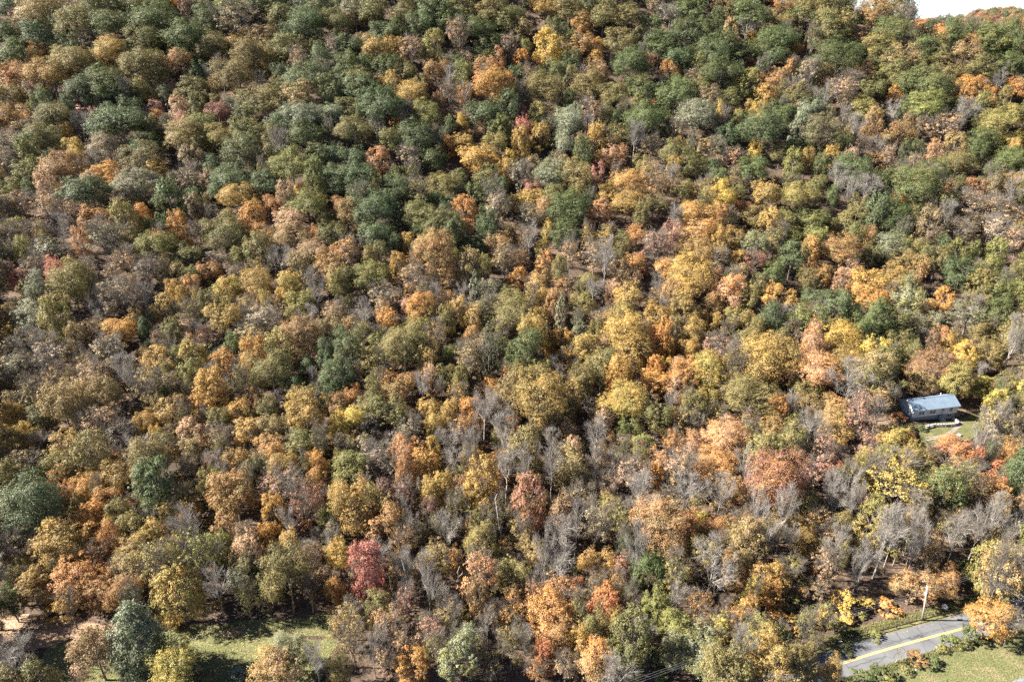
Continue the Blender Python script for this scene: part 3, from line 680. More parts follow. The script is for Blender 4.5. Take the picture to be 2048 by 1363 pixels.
('M',1,-88.1,112.63,3.88,4.75,4.75,'or','upright orange tree, nearest such right of the wide blue-green tree'),
('M',5,-50.1,113.33,3.07,5.16,5.39,'go-or','upright golden and orange tree, nearest such up-left of the maroon tree'),
('M',4,3.35,113.65,4.49,7.63,3.82,'ru-pk','upright rust and pink tree, nearest such up-right of the tall white dead trunk'),
('M',2,-76.76,118.04,5.15,7.08,1.97,'g-bg','dark blue-green lobed tree towering over golden ones'),
('M',1,-6.48,118.28,4.6,7.82,0.84,'ol-go','upright olive brown and gold tree, nearest such above the tall white dead trunk'),
('M',4,-17.35,119.04,3.18,5.08,6.12,'go-ol','upright golden and olive tree, nearest such up-left of the tall white dead trunk'),
('M',5,-65.32,119.89,3.18,5.41,3.26,'yg-ol','upright yellow-green and olive tree, nearest such right of the dark blue-green tree'),
('M',1,-15.19,120.12,3.2,5.43,4.26,'go','upright golden tree, nearest such up-left of the tall white dead trunk'),
('M',4,-19.64,126.87,4.42,5.08,6.13,'go-or','upright golden and orange tree, nearest such up-left of the tall white dead trunk'),
('M',3,111.8,127.72,3.8,3.61,4.62,'rd','scarlet red tree beside a dark evergreen at the right edge'),
('M',5,-105.94,135.37,4.4,4.18,3.81,'go-br','upright golden and tan tree, nearest such up-right of the wide blue-green tree'),
('M',1,-75.93,136.57,4.17,4.48,2.91,'sa-br','upright salmon and tan tree, nearest such up-right of the dark blue-green tree'),
('M',0,-83.97,144.31,4.58,4.35,1.67,'br-go','upright tan and gold tree, nearest such above the dark blue-green tree'),
('M',5,66.23,146.23,3.66,4.9,3.49,'or','upright orange tree, nearest such above the big dull red tree'),
('M',2,-75.99,149.32,4.66,5.87,2.18,'go','upright golden tree, nearest such up-right of the dark blue-green tree'),
('M',3,-83.23,155.3,3.79,5.02,0.8,'yg-og','upright yellow-green and olive tree, nearest such above the dark blue-green tree'),
('M',6,-76.5,160.21,4.14,4.77,1.96,'go-or','upright golden and orange tree, nearest such up-right of the dark blue-green tree'),
('M',4,-95.14,162.23,4.7,4.7,3.42,'go-ol','upright golden and olive tree, nearest such above the dark blue-green tree'),
('M',1,-85.45,162.71,4.18,5.41,3.32,'go-yg','upright golden and lime tree, nearest such above the dark blue-green tree'),
('M',0,39.92,169.6,4.05,5.66,3.06,'or','upright orange tree, nearest such down-right of the large bare tree'),
('M',4,-16.04,227.6,5.29,6,5.08,'ru-or','upright rust and orange tree, nearest such below the big orange tree'),
('M',1,-117.22,231.26,6.99,7.69,5.15,'g','dense deep green upright tree among olive and orange neighbours'),
('M',1,15.24,317.54,7.5,8,2.33,'go-y','tall golden yellow tree standing out among green oaks near the top'),
('O',3,34.69,76.35,4.44,5.96,1.66,'ol','round olive brown tree, nearest such below the wide bare tree'),
('O',7,47.69,78.1,2.9,5.53,1.15,'ol','round olive brown tree, nearest such left of the road'),
('O',7,42.57,78.29,4.51,5.96,5.77,'ol-go','round olive brown and gold tree, nearest such down-right of the wide bare tree'),
('O',4,-39.77,78.94,4.25,3.83,1.94,'go-sa','round golden and salmon tree, nearest such down-right of the leaf pile'),
('O',1,-56.32,79.19,4.3,4.52,5.21,'y-yg','round yellow tree on the lawn beside the pine'),
('O',0,14.38,80.95,4.32,3.83,4.35,'or-br','round orange and tan tree, nearest such right of the flame red tree'),
('O',0,-70.64,81.17,4.3,5.17,0.63,'ol-sa','round olive brown and salmon tree, nearest such left of the pine on the lawn'),
('O',6,-8.92,81.2,4.31,4.53,0.86,'sv-yg','round silvery green and lime tree, nearest such up-left of the middle of the bottom edge'),
('O',7,-38.08,83.02,3.38,3.83,0.95,'og-sv','round olive green and silver tree, nearest such right of the leaf pile'),
('O',1,32.12,83.66,4.93,4.19,4.66,'yg-sv','round yellow-green and silver tree, nearest such below the wide bare tree'),
('O',2,8.88,85.89,3.45,3.83,2.69,'ru-ol','round rust and olive tree, nearest such up-right of the flame red tree'),
('O',4,86.96,89.72,3.61,4.09,5.24,'go-or','round golden and orange tree, nearest such right of the pale boulder'),
('O',4,6.96,89.95,4.97,4.22,1.08,'or-ru','round orange and rust tree, nearest such above the flame red tree'),
('O',3,-93.88,93.56,2.73,3.83,0.76,'g','round deep green tree, nearest such above the bottom left corner'),
('O',1,-78.62,95.14,4.05,3.83,3.12,'ru','round rust tree, nearest such up-left of the pine on the lawn'),
('O',7,-41.93,95.45,4.54,6.97,5.15,'og-ol','round olive green and olive tree, nearest such up-right of the leaf pile'),
('O',0,-91.38,96.43,3.71,3.9,1.95,'go-br','round golden and tan tree, nearest such below the wide blue-green tree'),
('O',0,-50.87,97.8,3.35,4.6,1.91,'ol-sv','round olive brown and silver tree, nearest such above the leaf pile'),
('O',1,-83.46,97.92,5.23,4.45,2.12,'ru-or','round rust and orange tree, nearest such down-right of the wide blue-green tree'),
('O',7,77.9,98.52,3.78,3.83,3.9,'ru-br','round rust and tan tree, nearest such up-left of the street lamp pole'),
('O',3,0.45,99.38,3.98,4.18,4.28,'ol','round olive brown tree, nearest such below the tall white dead trunk'),
('O',7,49.84,99.38,3.79,3.83,1.14,'go-ru','round golden and rust tree, nearest such right of the wide bare tree'),
('O',0,-73.98,99.86,3.79,3.98,3.09,'ol-br','round olive brown and tan tree, nearest such above the pine on the lawn'),
('O',4,26.8,100.37,3.8,4.83,3.54,'g','round deep green tree, nearest such up-right of the red-orange tree'),
('O',7,17.17,103.17,3.69,3.88,4.06,'ru-go','round rust and gold tree, nearest such above the red-orange tree'),
('O',1,-34.5,103.51,2.71,4.34,5.24,'go','round golden tree, nearest such up-left of the maroon tree'),
('O',4,-88.93,103.82,5.02,5.59,2.07,'go-ol','round golden and olive tree, nearest such down-right of the wide blue-green tree'),
('O',4,-76.04,104.9,3.33,3.83,6.09,'go-br','round golden and tan tree, nearest such below the dark blue-green tree'),
('O',2,35.03,109.31,3.8,5.69,4.47,'or-ru','round orange and rust tree, nearest such up-left of the wide bare tree'),
('O',3,-25.95,110.49,5.42,5.69,4.04,'ru-ol','round rust and olive tree, nearest such above the maroon tree'),
('O',7,-32.17,111.15,4.6,7.36,1.47,'go-ol','round golden and olive tree, nearest such above the maroon tree'),
('O',6,-59.03,116.21,4.76,5.96,3.1,'ru-ol','round rust and olive tree, nearest such right of the dark blue-green tree'),
('O',4,91.62,116.63,5.19,7.12,3.32,'g-ol','round deep green and olive tree, nearest such right of the sparse yellow tree'),
('O',2,-87.27,117.93,3.38,3.83,1.76,'or-br','round orange and tan tree, nearest such left of the dark blue-green tree'),
('O',6,105.71,120.08,4.28,4.49,2.2,'or-br','round orange and tan tree, nearest such below the scarlet tree'),
('O',7,-88.16,123.52,3.47,4.63,3.79,'go-br','round golden and tan tree, nearest such left of the dark blue-green tree'),
('O',0,-36.04,125.71,4.39,4.61,0.15,'og-yg','round olive green and lime tree, nearest such above the maroon tree'),
('O',4,-51.59,126.32,3.96,4.16,3.71,'ol-go','round olive brown and gold tree, nearest such right of the dark blue-green tree'),
('O',6,90.82,134.72,4.97,4.23,3.69,'yg-go','round yellow-green and gold tree, nearest such above the sparse yellow tree'),
('O',1,-118.3,136.57,4.19,4.4,0.75,'yg-go','round yellow-green and gold tree, nearest such above the wide blue-green tree'),
('O',4,77.93,139.08,4,4.91,1.74,'br-go','round tan and gold tree, nearest such up-right of the big dull red tree'),
('O',4,-38.54,139.22,3.99,4.94,4.51,'y-go','round bright yellow and gold tree, nearest such above the maroon tree'),
('O',6,-48.49,139.38,5.13,6.65,2.39,'ol-go','round olive brown and gold tree, nearest such above the maroon tree'),
('O',2,62.2,139.73,4.02,4.34,5.03,'ol-ru','round olive brown and rust tree, nearest such above the big dull red tree'),
('O',7,-30.34,142.37,4.76,5.4,4.22,'og','round olive green tree, nearest such down-left of the silvery conifer'),
('O',4,-35.53,143.09,4.55,4.77,5.52,'og-ol','round olive green and olive tree, nearest such down-left of the silvery conifer'),
('O',0,80.33,145.03,5.09,4.33,2.05,'ru-ol','round rust and olive tree, nearest such below the bright golden crown'),
('O',7,-45.34,154.87,4.28,5.54,2.13,'bg','round blue-green tree, second such above the maroon tree'),
('O',2,18.37,155.28,3.8,6.01,3.78,'ol','round olive brown tree, nearest such up-right of the huge olive tree'),
('O',1,36.99,156.45,5.12,4.35,3.53,'go-or','round golden and orange tree, nearest such down-right of the tall pale conifer'),
('O',4,45.39,157.84,4.36,5.33,0.11,'or-ru','round orange and rust tree, nearest such down-left of the dark round tree'),
('O',4,23.75,159.95,4.65,5.94,4.98,'og-ol','round olive green and olive tree, nearest such down-right of the tall pale conifer'),
('O',4,3.81,162.66,5.2,7.1,5.1,'g','dense dark green tree beside the silvery conifer'),
('O',3,-43.36,163.38,4.44,6.02,5.56,'og-bg','round olive green and blue-green tree, nearest such left of the silvery conifer'),
('O',6,32.31,165.9,5.31,5.58,0.07,'go-ol','round golden and olive tree, second such down-right of the tall pale conifer'),
('O',6,20.8,167.45,4.28,5.26,3.47,'go-ol','round golden and olive tree, nearest such down-right of the tall pale conifer'),
('O',3,66.13,170.14,4.31,5.27,5.63,'ol','round olive brown tree, nearest such down-left of the dark round tree'),
('O',5,-51.46,175.12,4.13,5.1,2.24,'br','round tan tree, nearest such left of the silvery conifer'),
('O',7,73.83,177.48,4.99,5.63,2.05,'bg','very dark round blue-green tree among golden ones'),
('O',7,84.25,177.7,5.28,5.6,3.77,'yg-g','round yellow-green and green tree, nearest such right of the dark round tree'),
('O',5,-82.33,178.4,5.57,5.85,4.03,'go-ol','round golden and olive tree, nearest such down-right of the dense deep green tree'),
('O',0,104.88,178.78,4.75,6.65,4.03,'g','round deep green tree, nearest such up-left of the white house'),
('O',6,112.98,179.11,5.07,5.32,3.7,'og','round olive green tree, second such right of the bright golden crown'),
('O',0,-26.45,181.21,4.78,5.02,0.72,'or-go','round orange and gold tree, nearest such up-left of the silvery conifer'),
('O',4,141.85,182.4,4.26,5.82,0.1,'g','round deep green tree, nearest such up-left of the middle of the right edge'),
('O',0,50.08,183.05,4.81,5.79,1.61,'go-ol','round golden and olive tree, nearest such left of the dark round tree'),
('O',5,-61.96,186.63,4.61,5.27,1.36,'yg','round yellow-green tree, nearest such down-right of the dense deep green tree'),
('O',3,96.97,187.23,5.21,5.48,3.46,'bg-g','round blue-green and green tree, nearest such above the bright golden crown'),
('O',0,64.48,187.43,5.46,5.74,0.83,'or-sa','round orange and salmon tree, nearest such up-left of the dark round tree'),
('O',5,34.69,188.08,5.21,5.47,5.74,'ol-go','round olive brown and gold tree, nearest such down-right of the large bare tree'),
('O',0,-139.57,188.22,4.03,6.22,2.31,'sv','silvery white-green tree beside a small red one'),
('O',3,118.48,189.12,5.27,5.53,4.79,'yg-sv','round yellow-green and silver tree, nearest such up-right of the bright golden crown'),
('O',3,145.46,189.28,4.37,5.64,4.55,'g-yg','round deep green and lime tree, nearest such up-left of the middle of the right edge'),
('O',0,-85.54,190.73,4.98,5.31,1.15,'go-yg','round golden and lime tree, nearest such down-right of the dense deep green tree'),
('O',3,-51.67,191.93,4.39,5.71,2.85,'ol-yg','round olive brown and lime tree, nearest such up-left of the silvery conifer'),
('O',3,-67.95,194.18,4.75,5.08,3.21,'yg-go','round yellow-green and gold tree, nearest such down-right of the dense deep green tree'),
('O',3,138.9,199.64,5.44,5.77,1.57,'bg-g','round blue-green and green tree, nearest such up-left of the middle of the right edge'),
('O',5,135.39,207.13,5.27,5.94,1.1,'og-ol','round olive green and olive tree, nearest such up-left of the middle of the right edge'),
('O',0,89.67,208.37,4.99,5.68,6.13,'bg-g','round blue-green and green tree, nearest such above the dark round tree'),
('O',1,-4.24,212.69,5.37,5.02,1.05,'ru-br','round rust and tan tree, nearest such up-left of the tall pale conifer'),
('O',4,79.21,212.84,5.38,5.38,3.27,'og-sv','round olive green and silver tree, nearest such down-right of the bright yellow tree'),
('O',5,88.4,237.49,5.45,5.81,3.03,'ol-go','round olive brown and gold tree, nearest such right of the bright yellow tree'),
('Q',0,30.05,108.67,6.55,6.87,2.45,'ru-br','broad rust and tan tree, nearest such up-left of the wide bare tree'),
('Q',1,-99.26,111.6,7.03,7.38,4.92,'bg','wide blue-green tree at the left edge of the photo'),
('Q',1,56.76,119.43,7.15,7.51,3.56,'mr-or','broad dull red tree, biggest red crown in the wood'),
('Q',3,46.28,127.44,5.77,4.91,5.96,'br-or','broad tan and orange tree, nearest such left of the big dull red tree'),
('Q',3,50.88,136.49,6.04,5.14,5.29,'or-sa','broad orange and salmon tree, nearest such up-left of the big dull red tree'),
('Q',1,6.86,144.37,7.89,8.09,5.23,'ol-go','huge olive and gold tree spreading wide in the lower middle'),
('Q',3,29.28,147.35,5.86,6.15,6.18,'yg-go','broad yellow-green and gold tree, nearest such right of the huge olive tree'),
('Q',1,59.63,149.41,6.66,5.66,2.45,'ol','broad olive brown tree, nearest such below the dark round tree'),
('Q',1,-61.89,154.67,5.77,6.06,6.06,'og-ol','broad olive green and olive tree, nearest such up-right of the dark blue-green tree'),
('Q',3,78.99,157.18,7.13,6.06,2.25,'or-sa','broad orange and salmon tree, nearest such down-left of the bright golden crown'),
('Q',0,51.59,157.89,5.64,5.92,0.37,'go-yg','broad golden and lime tree, nearest such down-left of the dark round tree'),
('Q',0,67.36,159.37,8.46,7.19,5.77,'ol-go','broad olive brown and gold tree, nearest such below the dark round tree'),
('Q',2,112.73,161.09,6.51,5.53,4.23,'ru-dk','broad rust and brown tree, nearest such above the white house'),
('Q',3,-28.4,162.04,5.94,7.51,1.94,'og-ol','broad olive green and olive tree, nearest such left of the silvery conifer'),
('Q',3,88.81,162.42,6.27,5.33,6.14,'ol-go','broad olive brown and gold tree, nearest such below the bright golden crown'),
('Q',0,-58.13,169.56,5.9,6.19,3.06,'ru-br','broad rust and tan tree, nearest such left of the silvery conifer'),
('Q',1,30.89,170.58,6.73,7.07,5.11,'go','broad golden tree, nearest such right of the tall pale conifer'),
('Q',0,92.2,171.1,6.24,5.3,0.48,'y-go','bright golden yellow crown casting a dark shadow above the house'),
('Q',0,0.17,178.27,6.95,5.9,4.41,'og-ol','broad olive green and olive tree, nearest such above the dark green tree mid-wood'),
('Q',1,-129.62,188.02,6.6,7.54,5.59,'yg-ol','broad yellow-green and olive tree, nearest such right of the silvery white tree'),
('Q',0,-77.4,193.09,5.6,5.88,5.17,'ol-go','broad olive brown and gold tree, nearest such down-right of the dense deep green tree'),
('Q',1,54.02,193.94,7.64,6.49,1.33,'go','broad golden tree, nearest such below the bright yellow tree'),
('Q',0,-42.79,194.36,6.2,5.27,5.84,'yg-og','broad yellow-green and olive tree, nearest such up-left of the silvery conifer'),
('Q',0,-23.29,199.02,6.84,8.09,2.82,'ol-ru','broad olive brown and rust tree, nearest such up-left of the silvery conifer'),
('Q',2,58.39,207.12,6.18,5.25,3.32,'go-br','broad golden and tan tree, nearest such down-left of the bright yellow tree'),
('Q',3,-63.32,207.44,6.19,5.26,3.39,'sa-br','broad salmon and tan tree, nearest such right of the dense deep green tree'),
('Q',3,-113.28,208.12,5.88,6.22,4.74,'yg','broad yellow-green tree, nearest such below the dense deep green tree'),
('Q',1,107.26,212.73,6.34,5.65,4.79,'ru-ol','broad rust and olive tree, nearest such above the bright golden crown'),
('Q',0,123.31,214.03,6.05,5.14,5.56,'og-sv','broad olive green and silver tree, nearest such up-right of the bright golden crown'),
('Q',2,-70.91,214.45,6.34,5.39,2.22,'br','broad tan tree, nearest such right of the dense deep green tree'),
('Q',1,-92.42,215.61,7,6.31,0.07,'og-ol','broad olive green and olive tree, nearest such down-right of the dense deep green tree'),
('Q',1,-45.39,221.02,7.7,6.54,6.18,'bg','broad blue-green tree, nearest such down-left of the big orange tree'),
('Q',1,-30.4,221.54,6.46,5.49,2.17,'og','broad olive green tree, nearest such up-left of the silvery conifer'),
('Q',1,61.95,224.7,6.55,5.57,2.67,'go-ru','broad golden and rust tree, nearest such down-left of the bright yellow tree'),
('Q',2,-68.5,225.67,7.18,6.11,3.32,'yg-g','broad yellow-green and green tree, second such right of the dense deep green tree'),
('Q',1,129.46,226.41,5.61,5.61,1.09,'g','broad deep green tree, nearest such up-right of the bright golden crown'),
('Q',0,18.74,227.51,7.93,6.74,5.37,'g','broad deep green tree, nearest such up-left of the large bare tree'),
('Q',3,-145.19,230.98,8.62,7.33,5.92,'bg-g','broad blue-green and green tree, nearest such left of the dense deep green tree'),
('Q',2,39.74,232.7,6.05,5.14,4.61,'ol-go','broad olive brown and gold tree, nearest such above the large bare tree'),
('Q',3,-94.09,233.59,6.72,6.01,2.37,'ol-go','broad olive brown and gold tree, nearest such right of the dense deep green tree'),
('Q',1,-39.24,234.29,6.04,5.13,5.02,'g-bg','broad deep green and blue-green tree, nearest such down-left of the big orange tree'),
('Q',2,72.02,234.29,6.07,6.78,5.63,'y','bright yellow round tree glowing among olive trees in the upper wood'),
('Q',0,-52.64,235.22,7.36,6.26,2.67,'bg-g','broad blue-green and green tree, nearest such right of the dense deep green tree'),
('Q',2,99.11,235.43,6.77,5.76,2.19,'ol-yg','broad olive brown and lime tree, nearest such right of the bright yellow tree'),
('Q',1,139.54,236.01,9.44,8.03,4.25,'g-og','broad deep green and olive tree, nearest such up-right of the bright golden crown'),
('Q',0,-61.09,236.21,6.05,5.7,2.4,'bg','broad blue-green tree, second such right of the dense deep green tree'),
('Q',2,-131.76,238.48,7.83,6.66,4.97,'og-gy','broad olive green and grey tree, nearest such left of the dense deep green tree'),
('Q',3,-24.52,240.83,6.19,5.26,4.23,'ol-yg','broad olive brown and lime tree, nearest such down-left of the big orange tree'),
('Q',2,-76.73,241.08,7.82,7.47,6.23,'yg-g','broad yellow-green and green tree, nearest such right of the dense deep green tree'),
('Q',2,-97.91,241.21,7.55,6.42,0.87,'bg','broad blue-green tree, nearest such right of the dense deep green tree'),
('Q',0,42.22,243.03,6.59,5.6,3,'go-ru','broad golden and rust tree, nearest such above the large bare tree'),
('Q',1,22.77,244.45,6.25,6.98,1.93,'ol','broad olive brown tree, nearest such above the large bare tree'),
('Q',1,120.7,245.76,7.3,6.21,1.7,'bg-g','broad blue-green and green tree, nearest such right of the bright yellow tree'),
('Q',2,-161.45,247.21,7.68,6.6,5.53,'br-ru','broad tan and rust tree, nearest such left of the dense deep green tree'),
('Q',2,14.38,247.42,7.37,6.63,4.45,'og-sv','broad olive green and silver tree, nearest such up-left of the large bare tree'),
('Q',0,179.38,249.79,7.03,5.98,3.7,'g','broad deep green tree, nearest such down-right of the patch of sky'),
('Q',3,162.26,251.67,6.74,6.01,2.01,'og-ol','broad olive green and olive tree, nearest such below the patch of sky'),
('Q',0,65.63,252.77,6.43,5.46,5.89,'og','broad olive green tree, nearest such up-left of the bright yellow tree'),
('Q',1,-98.04,253.54,7.8,6.63,5.57,'og-bg','broad olive green and blue-green tree, nearest such up-right of the dense deep green tree'),
('Q',1,-134.45,254.25,7.5,6.37,0.48,'br-og','broad tan and olive tree, nearest such up-left of the dense deep green tree'),
('Q',2,-75.26,254.68,7.76,7.04,2.8,'g','broad deep green tree, nearest such up-right of the dense deep green tree'),
('Q',2,-57.98,258.34,7.13,6.4,2.25,'og-ol','broad olive green and olive tree, nearest such left of the big orange tree'),
('Q',2,60.59,258.69,6.16,6.53,2.06,'og','broad olive green tree, nearest such down-left of the big silvery tree'),
('Q',1,-149.26,258.76,7.58,6.45,3.75,'ol-gy','broad olive brown and grey tree, nearest such up-left of the dense deep green tree'),
('Q',1,-35.92,260.9,7.59,6.45,1.67,'bg-g','broad blue-green and green tree, nearest such down-left of the big orange tree'),
('Q',0,175.18,261.48,6.54,5.56,0.92,'og-g','broad olive green and green tree, nearest such below the patch of sky'),
('Q',2,-137.33,261.65,6.93,6.18,5.42,'g','broad deep green tree, nearest such up-left of the dense deep green tree'),
('Q',1,115.29,262.96,7.27,7.27,2.46,'og-dk','broad olive green and brown tree, nearest such up-right of the bright yellow tree'),
('Q',1,92.29,263.39,9.08,7.72,5.46,'bg-g','broad blue-green and green tree, nearest such right of the big silvery tree'),
('Q',2,-110.93,264.2,6.59,6.22,1.26,'yg-ol','broad yellow-green and olive tree, nearest such up-right of the dense deep green tree'),
('Q',3,-78.54,264.54,8.33,7.08,4.24,'bg-sv','broad blue-green and silver tree, nearest such up-right of the dense deep green tree'),
('Q',1,-121.92,264.62,8.8,7.48,4.31,'ol','broad olive brown tree, nearest such above the dense deep green tree'),
('Q',1,-177.28,265.37,6.99,5.94,3.36,'og','broad olive green tree, nearest such up-left of the dense deep green tree'),
('Q',0,180.24,265.81,6.59,6.96,4.1,'ol-yg','broad olive brown and lime tree, nearest such down-right of the patch of sky'),
('Q',3,-149.65,270.48,12.26,8.09,3.6,'bg-g','broad blue-green and green tree, nearest such up-left of the dense deep green tree'),
('Q',2,-48.95,271.37,9.59,8.09,5.73,'bg-g','broad blue-green and green tree, nearest such left of the big orange tree'),
('Q',3,70.71,273.37,8.23,8.09,0.08,'sv','big silvery green tree on the upper slope'),
('Q',1,-33.32,274.45,6.37,5.99,1.86,'yg-og','broad yellow-green and olive tree, nearest such left of the big orange tree'),
('Q',3,-93.8,274.51,9.31,7.91,1.34,'ol-og','broad olive brown and olive tree, nearest such up-right of the dense deep green tree'),
('Q',2,51.95,275.72,9.45,8.03,2.61,'g','broad deep green tree, nearest such left of the big silvery tree'),
('Q',3,-177.24,276.02,7.55,6.42,3.67,'ol-og','broad olive brown and olive tree, nearest such down-right of the top left corner'),
('Q',0,21.64,277.52,6.86,6.47,4.8,'sv','broad silvery green tree, nearest such below the tall golden tree'),
('Q',1,161.01,279.25,8.35,7.1,4.56,'yg-g','broad yellow-green and green tree, nearest such below the patch of sky'),
('Q',0,-39.36,283.23,7.27,6.18,4.43,'ol-go','broad olive brown and gold tree, nearest such left of the big orange tree'),
('Q',2,-80.81,285.41,9.17,7.79,4.81,'bg','broad blue-green tree, nearest such up-right of the dense deep green tree'),
('Q',2,64.61,285.92,8.11,7.72,3.22,'g','broad deep green tree, nearest such up-left of the big silvery tree'),
('Q',2,163.77,287.57,10.04,8.09,0.66,'g-og','broad deep green and olive tree, nearest such below the patch of sky'),
('Q',0,-171.02,288.57,7,6.61,3.66,'bg','broad blue-green tree, nearest such down-right of the top left corner'),
('Q',0,-7.25,288.78,8.93,8.09,3.28,'or-go','big bright orange tree on the upper slope'),
('Q',3,41.12,292.35,6.71,6.71,1.13,'og-ol','broad olive green and olive tree, nearest such down-right of the tall golden tree'),
('Q',1,-163.59,292.65,8.63,7.34,1.91,'g','broad deep green tree, nearest such down-right of the top left corner'),
('Q',1,-110.68,294.43,9.04,7.68,0.36,'ol','broad olive brown tree, nearest such up-right of the dense deep green tree'),
('Q',1,12.77,294.88,7.93,6.74,2.21,'ol','broad olive brown tree, nearest such below the tall golden tree'),
('Q',2,-186.44,295.43,9.07,7.71,1.5,'go-ol','broad golden and olive tree, nearest such down-right of the top left corner'),
('Q',2,84.42,296.42,8.69,7.39,1.89,'g','broad deep green tree, nearest such up-right of the big silvery tree'),
('Q',1,31.03,296.7,7.18,7.18,5.39,'ol','broad olive brown tree, nearest such down-right of the tall golden tree'),
('Q',0,-150.55,300.93,9.6,8.09,3.23,'ol','broad olive brown tree, second such above the dense deep green tree'),
('Q',3,-178.85,301.07,9.97,8.09,6.23,'ol','broad olive brown tree, nearest such down-right of the top left corner'),
('Q',0,48.96,303.11,9.25,8.09,3.9,'g','broad deep green tree, nearest such right of the tall golden tree'),
('Q',1,-107.01,304.96,8.85,7.52,3.21,'ol','broad olive brown tree, nearest such left of the big orange tree'),
('Q',1,136.69,309.2,12.25,8.09,0.71,'g','broad deep green tree, nearest such down-left of the patch of sky'),
('Q',0,-167.88,309.77,8.16,6.93,4.6,'ol-go','broad olive brown and gold tree, nearest such down-right of the top left corner'),
('Q',1,83.82,310.66,8.18,6.95,1.62,'bg-g','broad blue-green and green tree, nearest such above the big silvery tree'),
('Q',1,-126.71,313.31,7.81,6.64,0.19,'ol','broad olive brown tree, nearest such right of the top left corner'),
('Q',2,-138.23,316.96,10.75,8.09,3.19,'g','broad deep green tree, nearest such above the dense deep green tree'),
('Q',1,-155.29,317.11,7.87,7.04,0.75,'og','broad olive green tree, nearest such above the dense deep green tree'),
('Q',0,162.31,320.63,8.34,7.09,4.78,'og-g','broad olive green and green tree, nearest such down-left of the patch of sky'),
('Q',2,-14.41,321.72,7.11,6.69,2.42,'g','broad deep green tree, nearest such down-left of the middle of the top edge'),
('Q',3,113.64,322.13,9.69,8.09,3.03,'g','broad deep green tree, nearest such left of the patch of sky'),
('Q',0,-185.05,322.25,9.6,8.09,0.73,'ol-og','broad olive brown and olive tree, nearest such right of the top left corner'),
('Q',3,-172.64,322.33,9.61,8.09,4,'og-g','broad olive green and green tree, nearest such right of the top left corner'),
('Q',0,-88.78,323.82,9.65,8.09,4.63,'g-bg','broad deep green and blue-green tree, nearest such left of the big orange tree'),
('Q',2,-218.22,325.33,8.05,6.84,2.96,'g','broad deep green tree, nearest such below the top left corner'),
('Q',2,-154.07,326.18,10.95,8.09,5.55,'g','broad deep green tree, nearest such right of the top left corner'),
('Q',2,-77.26,328.69,7.65,6.5,1.48,'og','broad olive green tree, nearest such left of the big orange tree'),
('Q',1,-205.79,331.95,11.53,8.09,4.3,'ol-br','broad olive brown and tan tree, nearest such right of the top left corner'),
('Q',0,-178.74,333.12,10.68,8.09,1.1,'og','broad olive green tree, nearest such right of the top left corner'),
('S',1,-53.69,80.26,3.04,1.83,3.23,'og','low olive green shrub, nearest such down-right of the yellow lawn tree'),
('S',2,64.96,80.67,1.87,1.12,0.74,'yg-og','low yellow-green and olive shrub, nearest such below the road'),
('S',1,60.75,81.22,2.22,1.33,2.6,'g','low deep green shrub, second such down-left of the road'),
('S',3,64.38,81.43,2.56,1.54,1.06,'g','low deep green shrub, nearest such down-left of the road'),
('S',3,26.12,81.87,1.89,1.13,2.67,'yg','low yellow-green shrub, nearest such down-right of the red-orange tree'),
('S',3,-47.57,81.88,2.23,1.36,1.16,'sv','low silvery green shrub, nearest such below the leaf pile'),
('S',3,74.63,84.26,1.92,1.15,5.45,'g','low deep green shrub, nearest such down-right of the road'),
('S',3,71.97,84.55,2.27,1.55,0.15,'ru','low rust shrub, nearest such down-right of the road'),
('S',2,25.2,85.53,2.64,1.7,4.44,'og','low olive green shrub, nearest such down-right of the red-orange tree'),
('S',1,60.37,87.02,1.78,1.07,3.94,'g','low deep green shrub, nearest such left of the road'),
('S',0,82.78,88.2,1.62,0.97,1.85,'og-ol','low olive green and olive shrub, nearest such down-right of the pale boulder'),
('S',2,81.11,88.62,1.98,1.19,4.67,'g-yg','low deep green and lime shrub, nearest such below the pale boulder'),
('S',0,50.93,89.09,1.63,1.96,5.45,'g','low deep green shrub, nearest such down-right of the wide bare tree'),
('S',3,83.94,89.25,1.98,2.86,6.05,'g','low deep green shrub, nearest such down-right of the pale boulder'),
('S',0,47.17,92.34,2.03,2.03,4.73,'og','low olive green shrub, nearest such down-right of the wide bare tree'),
('S',1,50.98,93.25,2.97,2.6,5.18,'or-go','low orange and gold shrub, nearest such down-right of the wide bare tree'),
('S',1,56.99,94.4,3.19,2.43,0.64,'yg-og','low yellow-green and olive shrub, nearest such left of the road'),
('S',1,-87.09,95.01,3.38,2.03,5.46,'go','low golden shrub, nearest such left of the pine on the lawn'),
('S',1,63.68,95.14,2.83,1.7,1.51,'go-y','low golden and yellow shrub, nearest such up-left of the road'),
('S',0,67.49,95.42,1.14,1.36,0.76,'yg','low yellow-green shrub, nearest such up-left of the road'),
('S',0,-10.1,96.14,1.71,2.05,4.16,'yg','low yellow-green shrub, nearest such down-left of the tall white dead trunk'),
('S',1,73.25,96.64,2.67,1.96,4.71,'or','low orange shrub, nearest such left of the street lamp pole'),
('S',3,44.67,97.24,2.48,2.97,5.58,'yg-y','low yellow-green and yellow shrub, nearest such down-right of the wide bare tree'),
('S',1,64.48,97.79,2.49,2.98,2,'y-go','low bright yellow and gold shrub, nearest such up-left of the road'),
('S',3,69.2,97.91,2.12,1.37,4.82,'y','low bright yellow shrub, nearest such up-left of the road'),
('S',3,-14.24,98.41,2.11,2.53,2.41,'yg-ol','low yellow-green and olive shrub, nearest such right of the maroon tree'),
('S',1,92.29,105.02,2.2,2.65,3.96,'g','low deep green shrub, nearest such up-right of the pale boulder'),
('S',2,108.16,111.67,1.25,1.5,1.02,'yg','low yellow-green shrub, nearest such below the scarlet tree'),
